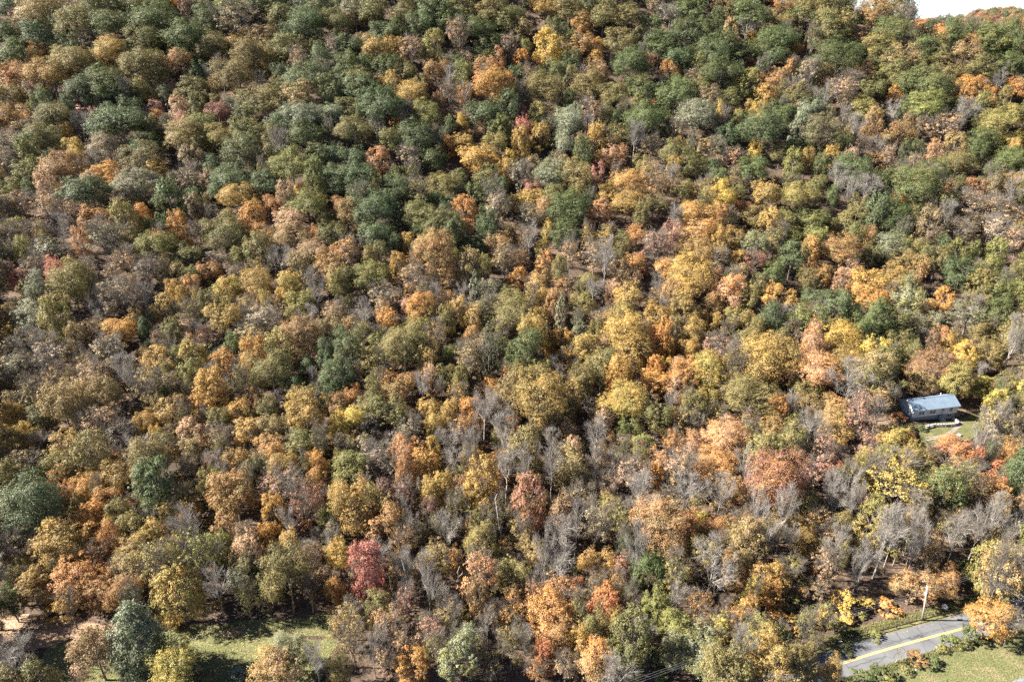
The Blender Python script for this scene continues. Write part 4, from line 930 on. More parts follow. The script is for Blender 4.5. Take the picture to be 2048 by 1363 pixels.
('S',3,-63.54,128.55,2.05,1.33,3.14,'or','low orange shrub, nearest such right of the dark blue-green tree'),
('S',3,-7.79,138.56,2.4,1.64,5.49,'or','low orange shrub, nearest such down-left of the huge olive tree'),
('S',3,95.58,138.94,2.28,1.37,1.78,'og','low olive green shrub, nearest such down-left of the white house'),
('S',3,41.29,139.23,2.65,1.59,3.42,'or','low orange shrub, nearest such left of the big dull red tree'),
('S',3,95.38,143.62,2.72,1.67,6.16,'rd-or','low red and orange shrub, nearest such left of the white house'),
('S',0,106.08,160.58,2.92,2.25,4.99,'og','low olive green shrub, nearest such up-left of the white house'),
('S',0,-102.95,167.48,2.99,2.66,0.13,'or-sa','low orange and salmon shrub, nearest such down-right of the silvery white tree'),
('S',3,108.32,168.43,2.47,2.47,3.43,'y-ol','low bright yellow and olive shrub, nearest such up-left of the white house'),
('S',1,-84.35,175.34,2.81,2.47,3.06,'g','low deep green shrub, nearest such below the dense deep green tree'),
('S',1,-127.88,181.48,3.16,2.5,0.89,'sa-or','low salmon and orange shrub, nearest such down-right of the silvery white tree'),
('S',0,-35.1,196.8,3.63,3.28,3.46,'ru','low rust shrub, nearest such up-left of the silvery conifer'),
('S',2,-94.97,202.07,2.8,2.09,4.03,'g','low deep green shrub, nearest such down-right of the dense deep green tree'),
('S',0,43.14,228.91,3.38,2.64,2.13,'sa-or','low salmon and orange shrub, nearest such up-right of the large bare tree'),
('S',0,-124.32,231.89,2.39,2.86,1.87,'or','low orange shrub, nearest such down-left of the dense deep green tree'),
('S',2,96.08,248.09,2.86,3.43,3.29,'ru-mr','low rust and maroon shrub, nearest such right of the bright yellow tree'),
('S',0,-162.37,248.77,3.94,2.36,0.36,'go','low golden shrub, nearest such left of the dense deep green tree'),
('S',0,-28.1,252.91,4.34,2.61,3.32,'pk','low pink shrub, nearest such down-left of the big orange tree'),
('S',3,-26.77,280.84,3.11,3.11,5.31,'ru','low rust shrub, nearest such down-left of the big orange tree'),
('S',0,-174.29,288.74,4.76,2.86,5.7,'pk','low pink shrub, nearest such up-left of the dense deep green tree'),
('S',3,57,294.1,4.83,2.9,5.88,'or-rd','low orange and red shrub, nearest such left of the big silvery tree'),
('S',2,-33.33,296.71,2.82,3.38,2.65,'ru-rd','low rust and red shrub, nearest such left of the big orange tree'),
('S',3,-112,296.74,4.44,3.21,6.07,'go','low golden shrub, nearest such up-right of the dense deep green tree'),
('S',3,-121.89,315.44,5.05,3.36,0.76,'or','low orange shrub, nearest such up-right of the dense deep green tree'),
('S',2,102.35,319.42,3.42,3.43,6.04,'rd','low red shrub, nearest such up-right of the big silvery tree'),
('S',0,-81.86,324.97,3.01,3.43,1.29,'go','low golden shrub, nearest such left of the middle of the top edge'),
('S',1,183.84,331.67,4.39,5.05,4.94,'ru','low rust shrub, nearest such below the patch of sky'),
('S',3,-65.08,334.57,3.5,3.43,2.72,'ru','low rust shrub, nearest such up-left of the big orange tree'),
]
for i, (kind, v, x, y, a, c, rz, code, label) in enumerate(TREES): make_tree(kind, v, x, y, a, c, rz, code, label, i)

# ------------------------------------------------------------------ the wood behind and between: one mass of stuff
def forest(name, rows, label):
    n = len(rows); me = bpy.data.meshes.new(name); P = np.zeros((n, 3), np.float32); S = np.zeros((n, 3), np.float32); Rt = np.zeros((n, 3), np.float32)
    K = np.zeros(n, np.int32); T1 = np.zeros((n, 3), np.float32); T2 = np.zeros((n, 3), np.float32)
    for i, (kind, v, x, y, a, c, rz, code) in enumerate(rows):
        base = BASE['O' if kind == 'Q' else kind]
        P[i] = (x, y, height(x, y) - base * c - .05); S[i] = (a, a, c); Rt[i] = (0, 0, rz); K[i] = FIDX[(kind, v)]
        T1[i], T2[i] = tints(code, i + 5000)
    me.from_pydata([tuple(p) for p in P], [], [])
    for nm, ty, ar in (('size', 'FLOAT_VECTOR', S), ('turn', 'FLOAT_VECTOR', Rt), ('tint', 'FLOAT_VECTOR', T1), ('tint2', 'FLOAT_VECTOR', T2)):
        at = me.attributes.new(nm, ty, 'POINT'); at.data.foreach_set('vector', ar.ravel())
    at = me.attributes.new('sort', 'INT', 'POINT'); at.data.foreach_set('value', K)
    o = link(bpy.data.objects.new(name, me)); tag(o, label, 'woodland', kind='stuff')
    ng = bpy.data.node_groups.new(name + '_nodes', 'GeometryNodeTree')
    ng.interface.new_socket('Geometry', in_out='INPUT', socket_type='NodeSocketGeometry'); ng.interface.new_socket('Geometry', in_out='OUTPUT', socket_type='NodeSocketGeometry')
    N, L = ng.nodes, ng.links
    gi, go = N.new('NodeGroupInput'), N.new('NodeGroupOutput'); ip = N.new('GeometryNodeInstanceOnPoints'); ci = N.new('GeometryNodeCollectionInfo')
    ci.inputs['Collection'].default_value = src_col; ci.inputs['Separate Children'].default_value = True; ci.inputs['Reset Children'].default_value = True
    def na(nm, ty):
        a_ = N.new('GeometryNodeInputNamedAttribute'); a_.data_type = ty; a_.inputs['Name'].default_value = nm; return a_.outputs['Attribute']
    er = N.new('FunctionNodeEulerToRotation')
    L.new(gi.outputs[0], ip.inputs['Points']); L.new(ci.outputs[0], ip.inputs['Instance']); ip.inputs['Pick Instance'].default_value = True
    L.new(na('sort', 'INT'), ip.inputs['Instance Index']); L.new(na('turn', 'FLOAT_VECTOR'), er.inputs[0]); L.new(er.outputs[0], ip.inputs['Rotation']); L.new(na('size', 'FLOAT_VECTOR'), ip.inputs['Scale'])
    L.new(ip.outputs[0], go.inputs[0])
    md = o.modifiers.new('scatter', 'NODES'); md.node_group = ng
    return o
MASS = []
for row in '''
O4 -2273 3437 71 60 57 bg, L0 -2203 3368 53 48 8 sa, L4 -1956 3404 57 48 14 sa-gy, M4 -1945 3405 39 37 37 ru, O3 -2014 3194 83 71 31 bg, O7 -1687 3355 77 66 38 og
L3 -1436 3345 39 53 29 sa, O5 -1367 3360 60 51 6 g, M2 -1655 3293 38 37 18 or, S1 -1528 3338 17 21 44 or, S0 -1492 3259 26 31 34 go, O7 -1259 3362 78 66 34 yg-g
O0 -1147 3412 66 56 55 g, O5 -1023 3339 77 66 33 og, O6 -964 3441 53 45 7 sv, O7 -835 3387 78 66 46 g, O7 -2083 3111 82 70 31 g, M3 -2037 3187 42 40 54 or
O7 -1892 3168 58 49 41 g, L0 -1804 3174 54 50 31 gy-br, O2 -1876 3095 61 52 13 yg, O3 -2042 2999 72 61 46 ru, O1 -2019 2901 71 60 18 ol, L0 -1944 2919 48 48 38 sa-br
L4 -1578 3029 57 43 7 br, O5 -1509 3104 62 52 5 yg, O4 -1585 3115 58 49 26 og, O4 -1384 3075 69 59 43 ru, O2 -1347 3124 70 59 21 g, O4 -1174 3206 55 46 0 go
O0 -1067 3197 67 57 62 br, M3 -1011 3051 48 57 32 go-ol, S1 -952 3108 29 29 5 sa, O6 -921 3106 78 66 39 og, M3 -853 3209 29 36 13 yg, L3 -754 3126 37 50 37 gy-sa
O3 -717 3159 41 50 35 g, O4 -707 3054 53 45 28 bg, B2 -1259 3032 32 35 27 gy, O1 -922 2910 55 46 35 og, O4 -685 2932 55 51 11 bg, M6 -1482 2975 56 56 31 br-go
M1 -1396 2978 40 44 21 sa, O0 -1293 2933 67 57 62 og, O6 -1225 2932 43 47 37 ol, O6 -1511 2939 47 55 2 yg, O5 -1123 2865 39 39 27 bg, O4 -829 2759 82 70 59 br-og
O5 -673 2711 59 50 55 bg-sv, O6 -867 2647 66 56 47 bg, O3 -990 2641 69 59 21 og, O2 -1154 2809 58 49 43 mr, O0 -1433 2875 35 38 62 pk, M4 -1413 2840 35 36 3 or
M5 -1331 2865 55 52 42 sa-br, O1 -1192 2719 75 64 47 yg-og, O7 -1941 2778 65 55 48 ol-or, L3 -1881 2732 57 43 46 br, L1 -1639 2869 39 36 31 br, M2 -1713 2711 34 45 13 go
M2 -1650 2627 48 45 53 go-y, O2 -1743 2477 67 57 59 yg-g, O7 -1808 2436 49 42 42 og, O4 -1455 2458 59 50 8 or-go, O2 -1305 2509 57 48 2 go, O7 -1100 2532 50 46 32 bg
L2 -931 2521 36 36 24 br, O7 -1029 2402 48 52 28 bg, O0 -859 2388 51 51 39 bg, O5 -636 2498 56 48 26 bg, O0 -725 2348 30 38 39 or-y, O4 -575 2274 36 38 27 ru
O4 -820 2316 37 38 31 ru, M3 -873 2252 59 56 20 or-go, O0 -968 2267 46 39 19 ol, O1 -729 2212 65 55 50 br-sa, O7 -624 2223 42 38 59 og, B3 -1019 2269 26 35 52 gy
O2 -1380 2210 61 52 13 or-ol, L0 -1352 2313 51 43 41 dk-br, L1 -1702 2259 40 54 33 dk-br, O1 -1305 2331 34 38 57 ol-og, O7 -718 3373 74 62 63 og-gy, O1 -603 3321 85 72 48 og
L1 -692 3337 52 43 45 br, O4 -596 3356 39 38 47 br, O7 -467 3306 76 65 57 og, O3 -347 3302 85 72 59 g, O7 -308 3271 76 65 2 g, O1 -386 3227 75 64 11 bg-g
O0 -230 3326 77 65 4 og, O7 -488 3213 63 54 24 g, O6 -546 3201 63 54 32 bg, O5 -693 3148 62 54 41 bg, O1 -620 3195 50 43 6 br, O5 -551 3080 81 69 52 go-ol
L3 -417 3084 53 57 4 sa, O7 -364 3105 37 38 25 ol, M4 -331 3120 61 65 23 yg-ol, O0 -95 3332 81 69 5 ol, O4 -35 3309 73 62 54 og, O3 -106 3144 62 53 52 g
O5 -56 3222 46 46 26 g, O2 40 3277 60 60 3 ol-br, L0 -12 3164 46 54 51 sa-dk, M4 39 3143 42 46 12 or, O4 62 3233 30 38 21 yg, S2 113 3167 30 30 25 or
O4 -113 3114 49 42 1 yg, L1 -191 3098 41 37 58 sa, O3 -111 3044 57 48 46 or-sa, O5 -312 2998 60 52 49 ru, M3 -200 2977 48 60 32 yg-og, O3 -659 2991 71 61 37 g
O6 -519 2985 67 59 58 g, O1 -428 2966 51 55 10 ol, O4 -596 2894 70 59 15 og, O0 -584 2817 76 65 37 bg, S1 -446 2972 32 24 15 go, O6 -620 2743 56 48 32 og
L2 -247 2848 43 58 8 ru-dk, S3 -464 2765 19 23 21 or, L2 -510 2648 40 44 42 sv, O3 -445 2582 61 52 29 og, O0 -197 2763 34 38 48 y-go, O1 -104 2766 79 67 6 bg-g
M3 -118 2763 34 38 31 sa-ru, M2 -44 2712 52 64 31 g-yg, M6 36 2842 35 43 25 pk-rd, M4 97 2817 46 58 32 yg-ol, L3 160 2867 39 39 60 ol, O2 17 3062 45 41 44 bg
L2 66 3028 37 49 32 br, O4 195 3056 61 61 25 og-g, O4 253 3368 82 70 21 ol, O7 149 3432 66 56 10 go, O2 311 3316 64 55 31 ol-or, O3 298 3207 63 54 46 ru-ol
O3 248 3101 49 62 44 g, M6 367 3229 38 38 13 or-go, M4 361 3157 38 42 59 go, O3 348 3077 61 52 13 ol-sa, O7 401 3325 86 73 58 og, O0 504 3307 73 62 23 og-ol
O6 470 3182 75 64 28 ol, B1 429 3194 26 37 55 gy, L0 642 3420 40 36 46 sa, L4 701 3357 65 49 57 sv-gy, O2 767 3428 48 44 38 g, O5 609 3298 55 51 15 g
O0 624 3141 78 67 56 g, O3 744 3283 51 47 60 og, O1 688 3077 69 59 15 bg, M4 658 3053 49 46 46 ru-or, O0 522 2928 75 64 28 og-g, S3 498 3038 21 12 15 or
S0 627 2858 28 32 2 rd-or, L1 289 2926 44 36 33 sa, O7 197 2664 48 60 30 sv, M3 108 2715 53 53 19 go, M0 322 2681 48 71 50 go, O7 379 2860 51 55 27 og
O3 389 2621 55 47 51 ru-sa, O7 484 2597 33 38 9 yg-ol, M1 320 2558 36 40 1 pk, O3 422 2746 53 49 12 ol-g, L2 647 2718 49 53 2 gy-ol, M4 -237 2646 37 41 62 or
O1 -291 2531 53 53 5 g, O5 -185 2655 55 47 59 go-ol, O3 -69 2653 55 47 46 ol-yg, O1 -130 2551 72 61 2 go, M3 -11 2614 33 37 40 y, M4 -29 2513 39 54 27 go
L3 -376 2519 50 46 19 gy-br, M4 -481 2477 56 53 27 sa-or, O1 -564 2471 59 50 10 bg, M6 -195 2461 46 46 11 og, M2 -137 2400 48 46 20 g, O3 -91 2488 60 51 7 og
L0 33 2471 42 57 44 dk-gy, O4 70 2450 39 38 25 pk-sa, M5 79 2594 37 37 6 br, O6 262 2462 35 38 16 g, O6 56 2371 55 47 1 go, O2 159 2387 58 50 23 og
M6 301 2301 50 48 8 or-sa, O4 336 2413 48 41 6 ol-go, O7 488 2335 51 43 45 ol, O4 600 2399 41 49 54 og-ol, M5 603 2335 27 36 5 go, O0 -532 2202 42 58 39 ru-ol
O4 -265 2340 41 38 42 g, O7 2 2370 41 38 23 ol, O2 806 3379 78 66 13 g, O2 966 3435 71 60 5 ol, L3 934 3472 36 48 63 sa, O4 1058 3373 96 81 18 g
S0 1239 3614 42 40 39 or, O4 1237 3457 58 49 32 ru-ol, O0 1304 3380 83 70 12 ol-g, O5 1215 3369 65 56 57 ol, O4 1410 3393 96 81 39 og-ol, O5 1419 3296 98 81 16 og-ol
B2 1594 3495 46 38 29 gy, O0 1602 3349 78 66 24 ru, O3 1706 3458 66 75 13 og, O6 1745 3403 75 73 40 og-br, M6 1131 3378 35 36 19 or-sa, O3 1076 3313 48 40 21 go
O2 855 3234 84 72 17 g, O0 750 3225 76 64 35 bg, O2 925 3200 75 64 29 g, O4 725 3108 57 53 32 g, O7 999 3183 63 54 48 g, O7 1127 3170 75 64 28 bg-g
M0 1231 3212 47 47 57 or-go, S2 954 3183 43 26 4 pk-rd, S3 695 3091 25 30 21 or, L4 740 3014 37 37 8 sa-br, L3 786 2994 44 36 45 sa, S1 1328 3299 31 22 44 sa
O0 1380 3251 85 72 43 og, O3 1499 3261 51 43 10 sa-ru, S0 1552 3283 17 17 12 or, O1 1558 3170 71 60 56 yg-ol, O5 5373 9764 152 81 7 ru-or, M4 1846 3330 39 45 13 bg
O1 1740 3127 70 59 59 g, O4 1864 3224 55 46 21 or-br, O0 1884 3199 62 53 41 g, O1 1955 3190 54 46 12 ru-ol, O5 5558 8880 104 81 3 g, O2 2050 3164 83 70 15 g-yg
O5 1981 3199 54 46 60 ol, O0 2128 3150 49 42 23 yg, O7 1891 3092 61 52 42 br, O6 2069 3154 54 50 58 g, O7 1786 3077 61 52 53 og-ol, O7 1620 3070 73 62 43 ol-br
O2 1550 3082 69 59 2 og, O2 2033 3015 60 60 55 g, O7 1919 2995 68 58 17 og, B5 1961 2933 41 41 62 gy, O1 1830 2913 59 50 34 go-or, M3 1897 2881 43 41 32 or
O3 2024 2919 51 43 4 or-ru, O5 1769 2968 67 57 4 ol, O2 1711 3026 60 51 15 og, O2 1583 3001 72 61 27 og, O7 1443 3047 65 55 4 br-ru, M0 1303 3022 44 65 37 ru-br
O1 1110 3062 53 45 46 ru-br, M4 955 2945 67 64 20 yg-og, M4 1017 2882 58 56 56 go, O5 1468 2951 56 52 35 og, M3 1566 2946 36 36 36 or-go, O7 1124 2896 70 60 5 og
O5 740 2909 70 60 16 og, O1 680 2912 47 59 61 g, O4 846 2851 58 50 61 og, L1 803 2714 41 56 36 dk-br, M0 877 2767 27 42 47 yg-go, M6 939 2831 31 39 27 go
O5 1177 2818 61 58 57 bg-sv, O4 1037 2753 60 51 51 g, O1 1048 2616 33 38 48 g, M0 1101 2618 33 37 26 g, O6 993 2579 36 40 21 og, O2 912 2605 33 38 11 y-go
O3 867 2481 67 57 38 g, M1 1177 2559 50 48 42 go, O4 1398 2827 66 56 15 yg, B2 1319 2828 34 37 16 gy, O7 1476 2692 63 54 44 ru-ol, L3 1579 2738 34 42 29 br
O6 1930 2747 53 49 13 yg-ol, O2 1863 2631 51 43 41 y-ol, M6 1571 2592 40 55 26 sa-or, M1 1534 2646 33 41 31 g, M5 1356 2583 40 38 59 ru, L2 1309 2625 44 44 20 sa-dk
L0 1391 2557 36 49 47 br-sa, O1 1364 2383 45 41 45 ru-go, L0 1526 2388 35 47 60 ru, O0 1632 2416 52 44 60 ru-sa, O5 1772 2438 52 44 15 go, L4 822 2574 47 40 49 sa-ru
O4 1072 2402 41 48 47 og, O7 1189 2306 40 51 1 ol, O2 635 2431 45 39 22 go-ol, O6 795 2333 44 38 29 ru-or, O0 831 2292 50 43 4 ol, O1 929 2285 50 43 9 og
O5 1030 2274 56 48 5 g-yg, O0 1134 2269 46 39 14 ol, O7 1361 2266 40 50 24 og, L1 1561 2266 50 38 9 br, L2 1695 2253 40 43 30 br-ru, B2 1611 2234 34 35 25 gy
L4 563 2246 30 40 53 dk-br, L0 -1625 2136 41 48 42 dk-br, M0 -1535 2060 34 57 39 yg, M5 -1374 2101 34 58 35 or-sa, O1 -1028 2075 40 47 40 og, L2 -1047 2179 32 44 37 dk-br
O2 -868 2096 41 41 22 yg-ol, O4 -832 2214 36 38 22 or-ol, O5 -581 2149 57 48 23 og, O5 -544 2064 34 47 38 or-br, L4 -937 2089 47 36 61 gy-br, O5 -955 2042 43 38 21 ru
L2 -868 2020 31 36 48 gy-br, M4 -1519 1973 33 36 36 rd-pk, O4 -1374 1795 48 50 18 sv, L2 -1247 1906 32 44 61 br, L4 -1332 2020 31 36 20 gy-ol, L2 -1229 2001 37 36 57 sa-br
M2 -1022 1923 32 45 48 go, M2 -978 1944 42 45 14 or-br, M6 -1024 1851 43 46 13 go-ol, O5 -1055 2039 37 38 34 ol, L3 -934 1814 37 44 2 ol, O4 -1111 1752 50 42 36 go-or
M5 -955 1738 36 48 17 og, L4 -932 1762 31 36 19 sa-br, L1 -865 1740 33 36 24 ru-mr, O0 -774 1708 27 38 60 g, O4 -471 1699 30 47 11 bg, M5 -1437 1763 31 36 20 go
M5 -785 1475 29 36 33 or-go, L3 -883 1541 31 36 33 br, S1 -938 1542 23 14 2 g, O1 -893 1416 31 38 13 go, O0 -1276 1492 32 38 26 ol-dk, O0 -1238 1436 41 43 48 go
O4 -1166 1442 36 38 28 og-dk, O2 -820 1342 41 38 39 og-ol, O6 -719 1413 33 38 62 ol, M5 -673 1438 36 39 7 go, M1 -645 1485 25 40 24 br-ru, O2 -607 1444 34 40 60 og
O6 -546 1610 29 38 49 bg, O5 -566 1548 33 38 21 og-g, M5 -533 1453 31 47 31 y-go, M2 -634 1378 40 38 44 go-br, O3 -581 1383 37 39 48 ol-br, O5 -565 1326 41 38 36 or-br
M0 -412 1382 30 52 59 y-go, O0 -435 1466 29 38 30 ru-br, L4 -398 1329 25 36 42 gy-ol, O0 -497 1338 41 38 24 og, L0 -696 1348 28 37 62 br-dk, O1 -444 2129 63 53 21 bg
O3 -394 2110 44 38 47 bg, M4 -413 2069 34 44 6 og, M2 -336 2131 28 36 46 go, O7 -296 2176 45 38 42 g, O7 -120 2138 51 43 41 bg-g, O2 -4 2220 26 38 17 ol
O6 -153 2225 39 38 34 or-sa, M1 103 2160 29 36 55 go-yg, O0 177 2187 61 52 23 g, M1 105 2048 37 51 7 or-br, O6 297 2139 51 43 28 go-ol, O5 408 2178 42 38 60 or-ru
O5 385 2048 46 39 53 ru-go, O2 477 2019 37 38 31 or-br, S3 416 2051 22 18 22 or, O1 548 2087 28 39 34 go-br, O3 509 1937 44 51 1 ol-go, B5 436 1933 28 35 3 gy
O4 -495 1940 38 52 42 og, L3 -509 2042 40 37 37 sa-br, M2 -192 1958 39 37 3 or-br, L3 -238 1958 30 40 22 ol-br, O1 -65 1912 38 45 9 og-gy, M4 18 1995 36 40 16 or
O3 75 1960 39 41 4 go-br, L0 164 1950 45 36 44 ru, O1 -8 1886 49 42 53 og, O2 -62 1772 33 38 8 og, M3 -151 1807 37 50 7 br-go, M2 -186 1871 26 36 2 or-br
O5 -304 1847 26 38 49 pk-sa, M5 -356 1787 36 43 18 or, O2 -230 1805 28 38 30 yg-ol, M5 82 1826 31 38 35 go-ol, O0 209 1859 43 45 30 yg-ol, L2 255 1812 34 36 52 sa
O2 417 1808 45 47 6 go, M5 417 1644 29 36 52 y-or, O0 452 1618 34 41 57 sa-ru, O6 496 1837 34 50 21 ol-br, M2 484 1734 22 37 44 go-ol, M5 141 1728 41 41 25 or-go
M6 103 1726 30 37 23 go, O2 -8 1627 34 38 59 g, M4 -114 1737 27 36 20 or-br, O5 -184 1653 37 40 11 g-yg, O5 -360 1681 35 48 40 yg-og, O3 -429 1554 33 46 12 bg
O3 -381 1613 36 49 15 ol, O5 -291 1543 51 43 9 ru-ol, B6 -182 1520 13 35 50 gy, M2 -56 1549 33 36 35 or, O5 148 1599 23 38 58 br-ol, M3 136 1406 29 36 31 br-sa
O5 242 1497 37 39 57 go, O7 281 1403 33 40 44 g-yg, O6 315 1355 33 38 33 yg, B0 404 1483 22 35 14 gy, O0 425 1545 38 40 9 sa-ru, M3 402 1426 36 43 35 br-go
M2 299 1352 28 36 8 sa-or, O5 -408 1504 32 38 57 or-br, O1 -208 1465 32 38 25 ol-go, O4 -185 1400 28 44 39 go-ol, L4 -274 1352 35 36 13 dk-gy, M1 -225 1343 28 36 31 or-sa
M4 -189 1345 23 36 40 go, O5 -357 1339 34 38 18 ol-gy, O4 605 2149 63 54 53 or-br, O2 733 2176 42 42 8 go-ol, M2 730 2089 38 36 61 go, L0 769 2056 44 40 11 mr-rd
M2 840 2119 35 36 51 ol-go, O1 940 2214 39 38 8 yg, M2 975 2134 35 55 32 ru-go, O1 1015 2203 49 45 41 g-yg, O3 1156 2230 43 38 27 og, O5 1294 2140 41 48 37 ol-yg
O2 1168 2122 32 44 5 og, O3 1256 2095 47 44 38 ol, M3 1495 2116 28 42 1 yg, O3 1508 2029 43 46 25 yg-og, O1 1560 1990 33 46 11 og, M3 1277 2024 40 60 24 ru-ol
O7 1211 2034 52 45 57 go-ol, O3 1107 1990 61 52 15 go, O5 1094 1930 59 51 31 or-go, M3 1041 2022 37 44 49 ru-sa, M2 992 2053 37 41 32 ru-go, O0 920 1994 36 46 24 ol
O3 820 2007 46 46 31 g, O6 758 1957 33 40 19 bg-ol, M0 796 1935 39 37 62 go-or, M1 843 1914 32 36 14 go, O0 591 1849 37 44 9 ru-ol, O5 930 1938 45 38 3 bg
O0 1013 1843 32 45 14 g, M6 1263 1912 33 36 58 br-go, M1 1323 1937 36 42 22 go-or, O7 1083 1737 36 42 38 og, O1 1249 1851 35 38 45 ol-sv, O3 1489 1833 20 38 23 bg
M1 1243 1793 37 36 60 or-sa, O7 1241 1745 33 38 51 go, M4 1250 1677 38 50 48 y-go, O6 1351 1775 39 42 36 ol, O1 1323 1684 40 50 5 ol, O5 893 1765 28 38 62 ol
L0 795 1710 36 36 15 ol-sa, M1 587 1798 31 38 53 go, O3 511 1749 41 48 0 ol-go, O5 650 1801 42 44 36 ol-yg, O1 494 1702 33 38 4 go, O1 760 1547 46 39 13 ol
O5 498 1521 35 38 43 yg-go, O0 432 1359 42 38 46 ru-sa, L3 847 1350 30 36 1 sa-pk, O4 1028 1318 40 38 26 or-pk, O6 1237 1564 39 38 33 yg-y, S0 1230 1612 21 13 10 g
O1 1083 1577 39 38 47 ol-br, O6 1122 1704 38 41 42 og, O2 1315 1575 39 41 34 ol, S2 992 1401 15 10 14 g-og, O1 -1045 1290 38 40 40 ol-yg, L0 -1000 1274 34 36 52 ol
M0 -1021 1249 29 36 55 or-go, O1 -941 1224 35 38 6 or-go, M5 -980 1209 26 36 37 or-sa, O7 -935 1163 23 38 61 ol, M5 -689 1154 29 36 38 go, O3 -631 1282 33 38 49 go-br
O7 -573 1272 20 38 48 sv-og, O3 -446 1275 33 38 37 go-or, O0 -435 1226 30 38 18 or-br, O1 -379 1194 28 38 15 go, O7 -390 1287 25 38 34 og-ol, O0 -377 1135 33 38 37 g-yg
L4 -365 1093 26 36 33 br-sv, O7 -845 1093 34 38 15 go-or, M0 -451 1071 28 36 55 go-br, M3 -335 952 24 41 10 go-or, O1 -291 799 20 38 55 ol, B0 233 1284 22 35 50 gy
L0 -159 1104 22 36 3 yg, L4 -175 996 25 36 28 ru, S0 -94 1067 10 12 7 or, M0 324 1261 24 41 35 or, O3 186 885 21 38 30 go, L3 326 1038 26 36 31 br
O3 1 932 27 38 33 or-br, S0 -134 891 11 13 62 y, O6 283 829 25 38 28 yg-sv, M3 610 1224 28 36 16 rd, S1 426 1202 15 9 26 y, M1 739 1274 25 36 62 rd-mr
L1 758 1185 21 36 3 sa, O2 885 1169 34 38 21 go, O5 1042 1309 33 38 32 or-pk, O4 417 1095 40 38 2 ru-or, O5 566 1128 35 38 50 ol-br, O3 600 1084 30 38 56 go-ol
O0 691 1118 31 38 10 ol, S2 1017 1104 19 11 55 yg, O7 851 994 29 38 53 ru, B6 685 846 14 11 62 gy, O7 537 786 20 38 54 ol-go, S2 781 871 15 9 28 yg-og
S2 693 827 12 9 11 og, S2 675 903 16 10 3 yg-og, M3 -1706 2062 41 69 63 og, L4 1926 2255 50 54 44 br, O7 -557 1973 54 66 36 or-br, M4 732 2436 53 59 19 g-og
M6 -1031 3860 46 79 31 ol-go, L1 -2789 3806 50 61 19 ru-br, L3 -1464 3781 46 60 55 bg-g, M3 2250 2754 49 73 50 ol-og, O2 -432 4197 51 58 53 g, O5 2156 2651 41 68 8 ru-br
O6 3218 3729 49 65 33 og, L0 1344 1508 52 59 35 yg-y, L3 -2204 3018 49 69 55 br, L2 3065 3600 55 69 10 bg-g, O1 -2451 3680 53 64 57 g, L0 1104 3897 49 68 61 bg
O0 -2276 2606 43 65 1 g, M3 261 2588 42 75 52 g, L2 47 3464 54 63 33 og-g, L1 -1559 2891 49 58 45 bg-g, M6 2146 3212 45 79 43 g, O2 -2178 3672 49 65 47 bg-g
M0 1149 3731 47 79 51 ru-ol, M5 -2343 3216 52 59 43 og, M3 -1606 1728 45 60 61 bg-g, O6 -1615 3997 49 58 2 og, M5 -1712 4144 57 62 12 bg-g, O1 -1562 1664 50 71 45 ol-go
M1 3519 4214 40 76 56 go-ol, M1 -1875 2286 47 73 35 go-ol, M0 -2506 3478 43 76 44 ru-br, M0 -2459 3019 56 76 1 g, O1 1735 3939 55 67 59 g, O4 2630 3254 42 69 43 br
O6 -881 4110 41 65 62 bg-g, M1 -2255 2488 53 76 3 og, O0 -2378 3075 45 71 23 go-ol, O5 -2754 3717 45 75 23 bg-g, M3 -2425 2759 45 59 25 bg-g, L3 982 1209 58 56 41 g-ol
L2 2970 3962 42 53 32 go-ol, L0 -2608 4087 49 68 11 br, M1 1488 1785 45 63 13 ru-br, L1 -1979 2276 47 67 51 bg-g, L2 -2618 3283 48 67 50 go-ol, M2 1862 2475 43 70 58 bg-g
M4 904 3349 44 67 13 bg-g, O7 3397 3927 43 65 30 og, L3 -1419 1497 47 69 19 bg-g, L4 2433 3728 41 52 12 g-og, O4 -1702 3502 57 59 13 og-yg, O5 1031 4108 49 74 41 g-og
O2 -1354 4146 44 73 61 go-ol, O1 -3045 3941 57 68 58 ol-og, M6 -2584 4161 41 59 16 br, O0 2928 3328 46 75 33 ol-go, L2 -1379 1384 46 58 46 og, M6 -2588 3574 44 73 38 ol-go
O7 1686 3601 41 56 23 bg-g, L3 -2513 3650 48 66 23 go-ol, O3 2167 3952 49 58 44 og, O3 -2592 3499 54 60 2 og, M5 3445 4210 42 62 4 bg-g, L1 2071 3381 42 65 15 og
M1 54 4224 55 63 61 ol-og, L0 600 4157 47 71 15 ol-go, L3 -3398 4250 56 67 55 br, L1 1224 4209 41 60 18 g, L0 3283 3782 44 59 41 bg-g, O2 -463 4050 42 59 31 br
M6 -1479 2390 50 58 13 br-sa, O7 2137 2776 43 71 18 g, L2 2007 2598 49 54 6 bg-g, M6 948 3874 51 77 14 g, O6 -256 3491 49 59 30 og, B4 1703 4237 43 60 45 gy
O2 -2310 3960 57 72 0 br, L1 -1187 2996 47 59 24 og-g, L0 2235 3176 50 57 14 og, O6 -703 2792 48 72 30 og-g, M1 -1777 1879 43 59 58 ru-br, O4 -1889 2355 52 58 59 go-ol
M2 -3186 4137 56 76 6 ol-go, L0 -1035 1012 43 56 50 og-ol, O1 -2059 3606 45 62 21 ol-br, M5 1377 3716 50 64 35 og-ol, M5 -2123 3957 51 66 40 ol-go, O2 1305 1358 41 70 26 ol-og
L2 2030 3621 41 70 56 bg, O4 909 3532 46 62 45 og, L3 108 4102 43 64 7 bg-g, L1 -1790 3850 50 61 27 ol-og, M0 -652 2002 55 61 41 br-ol, O6 -2459 4232 44 69 29 g
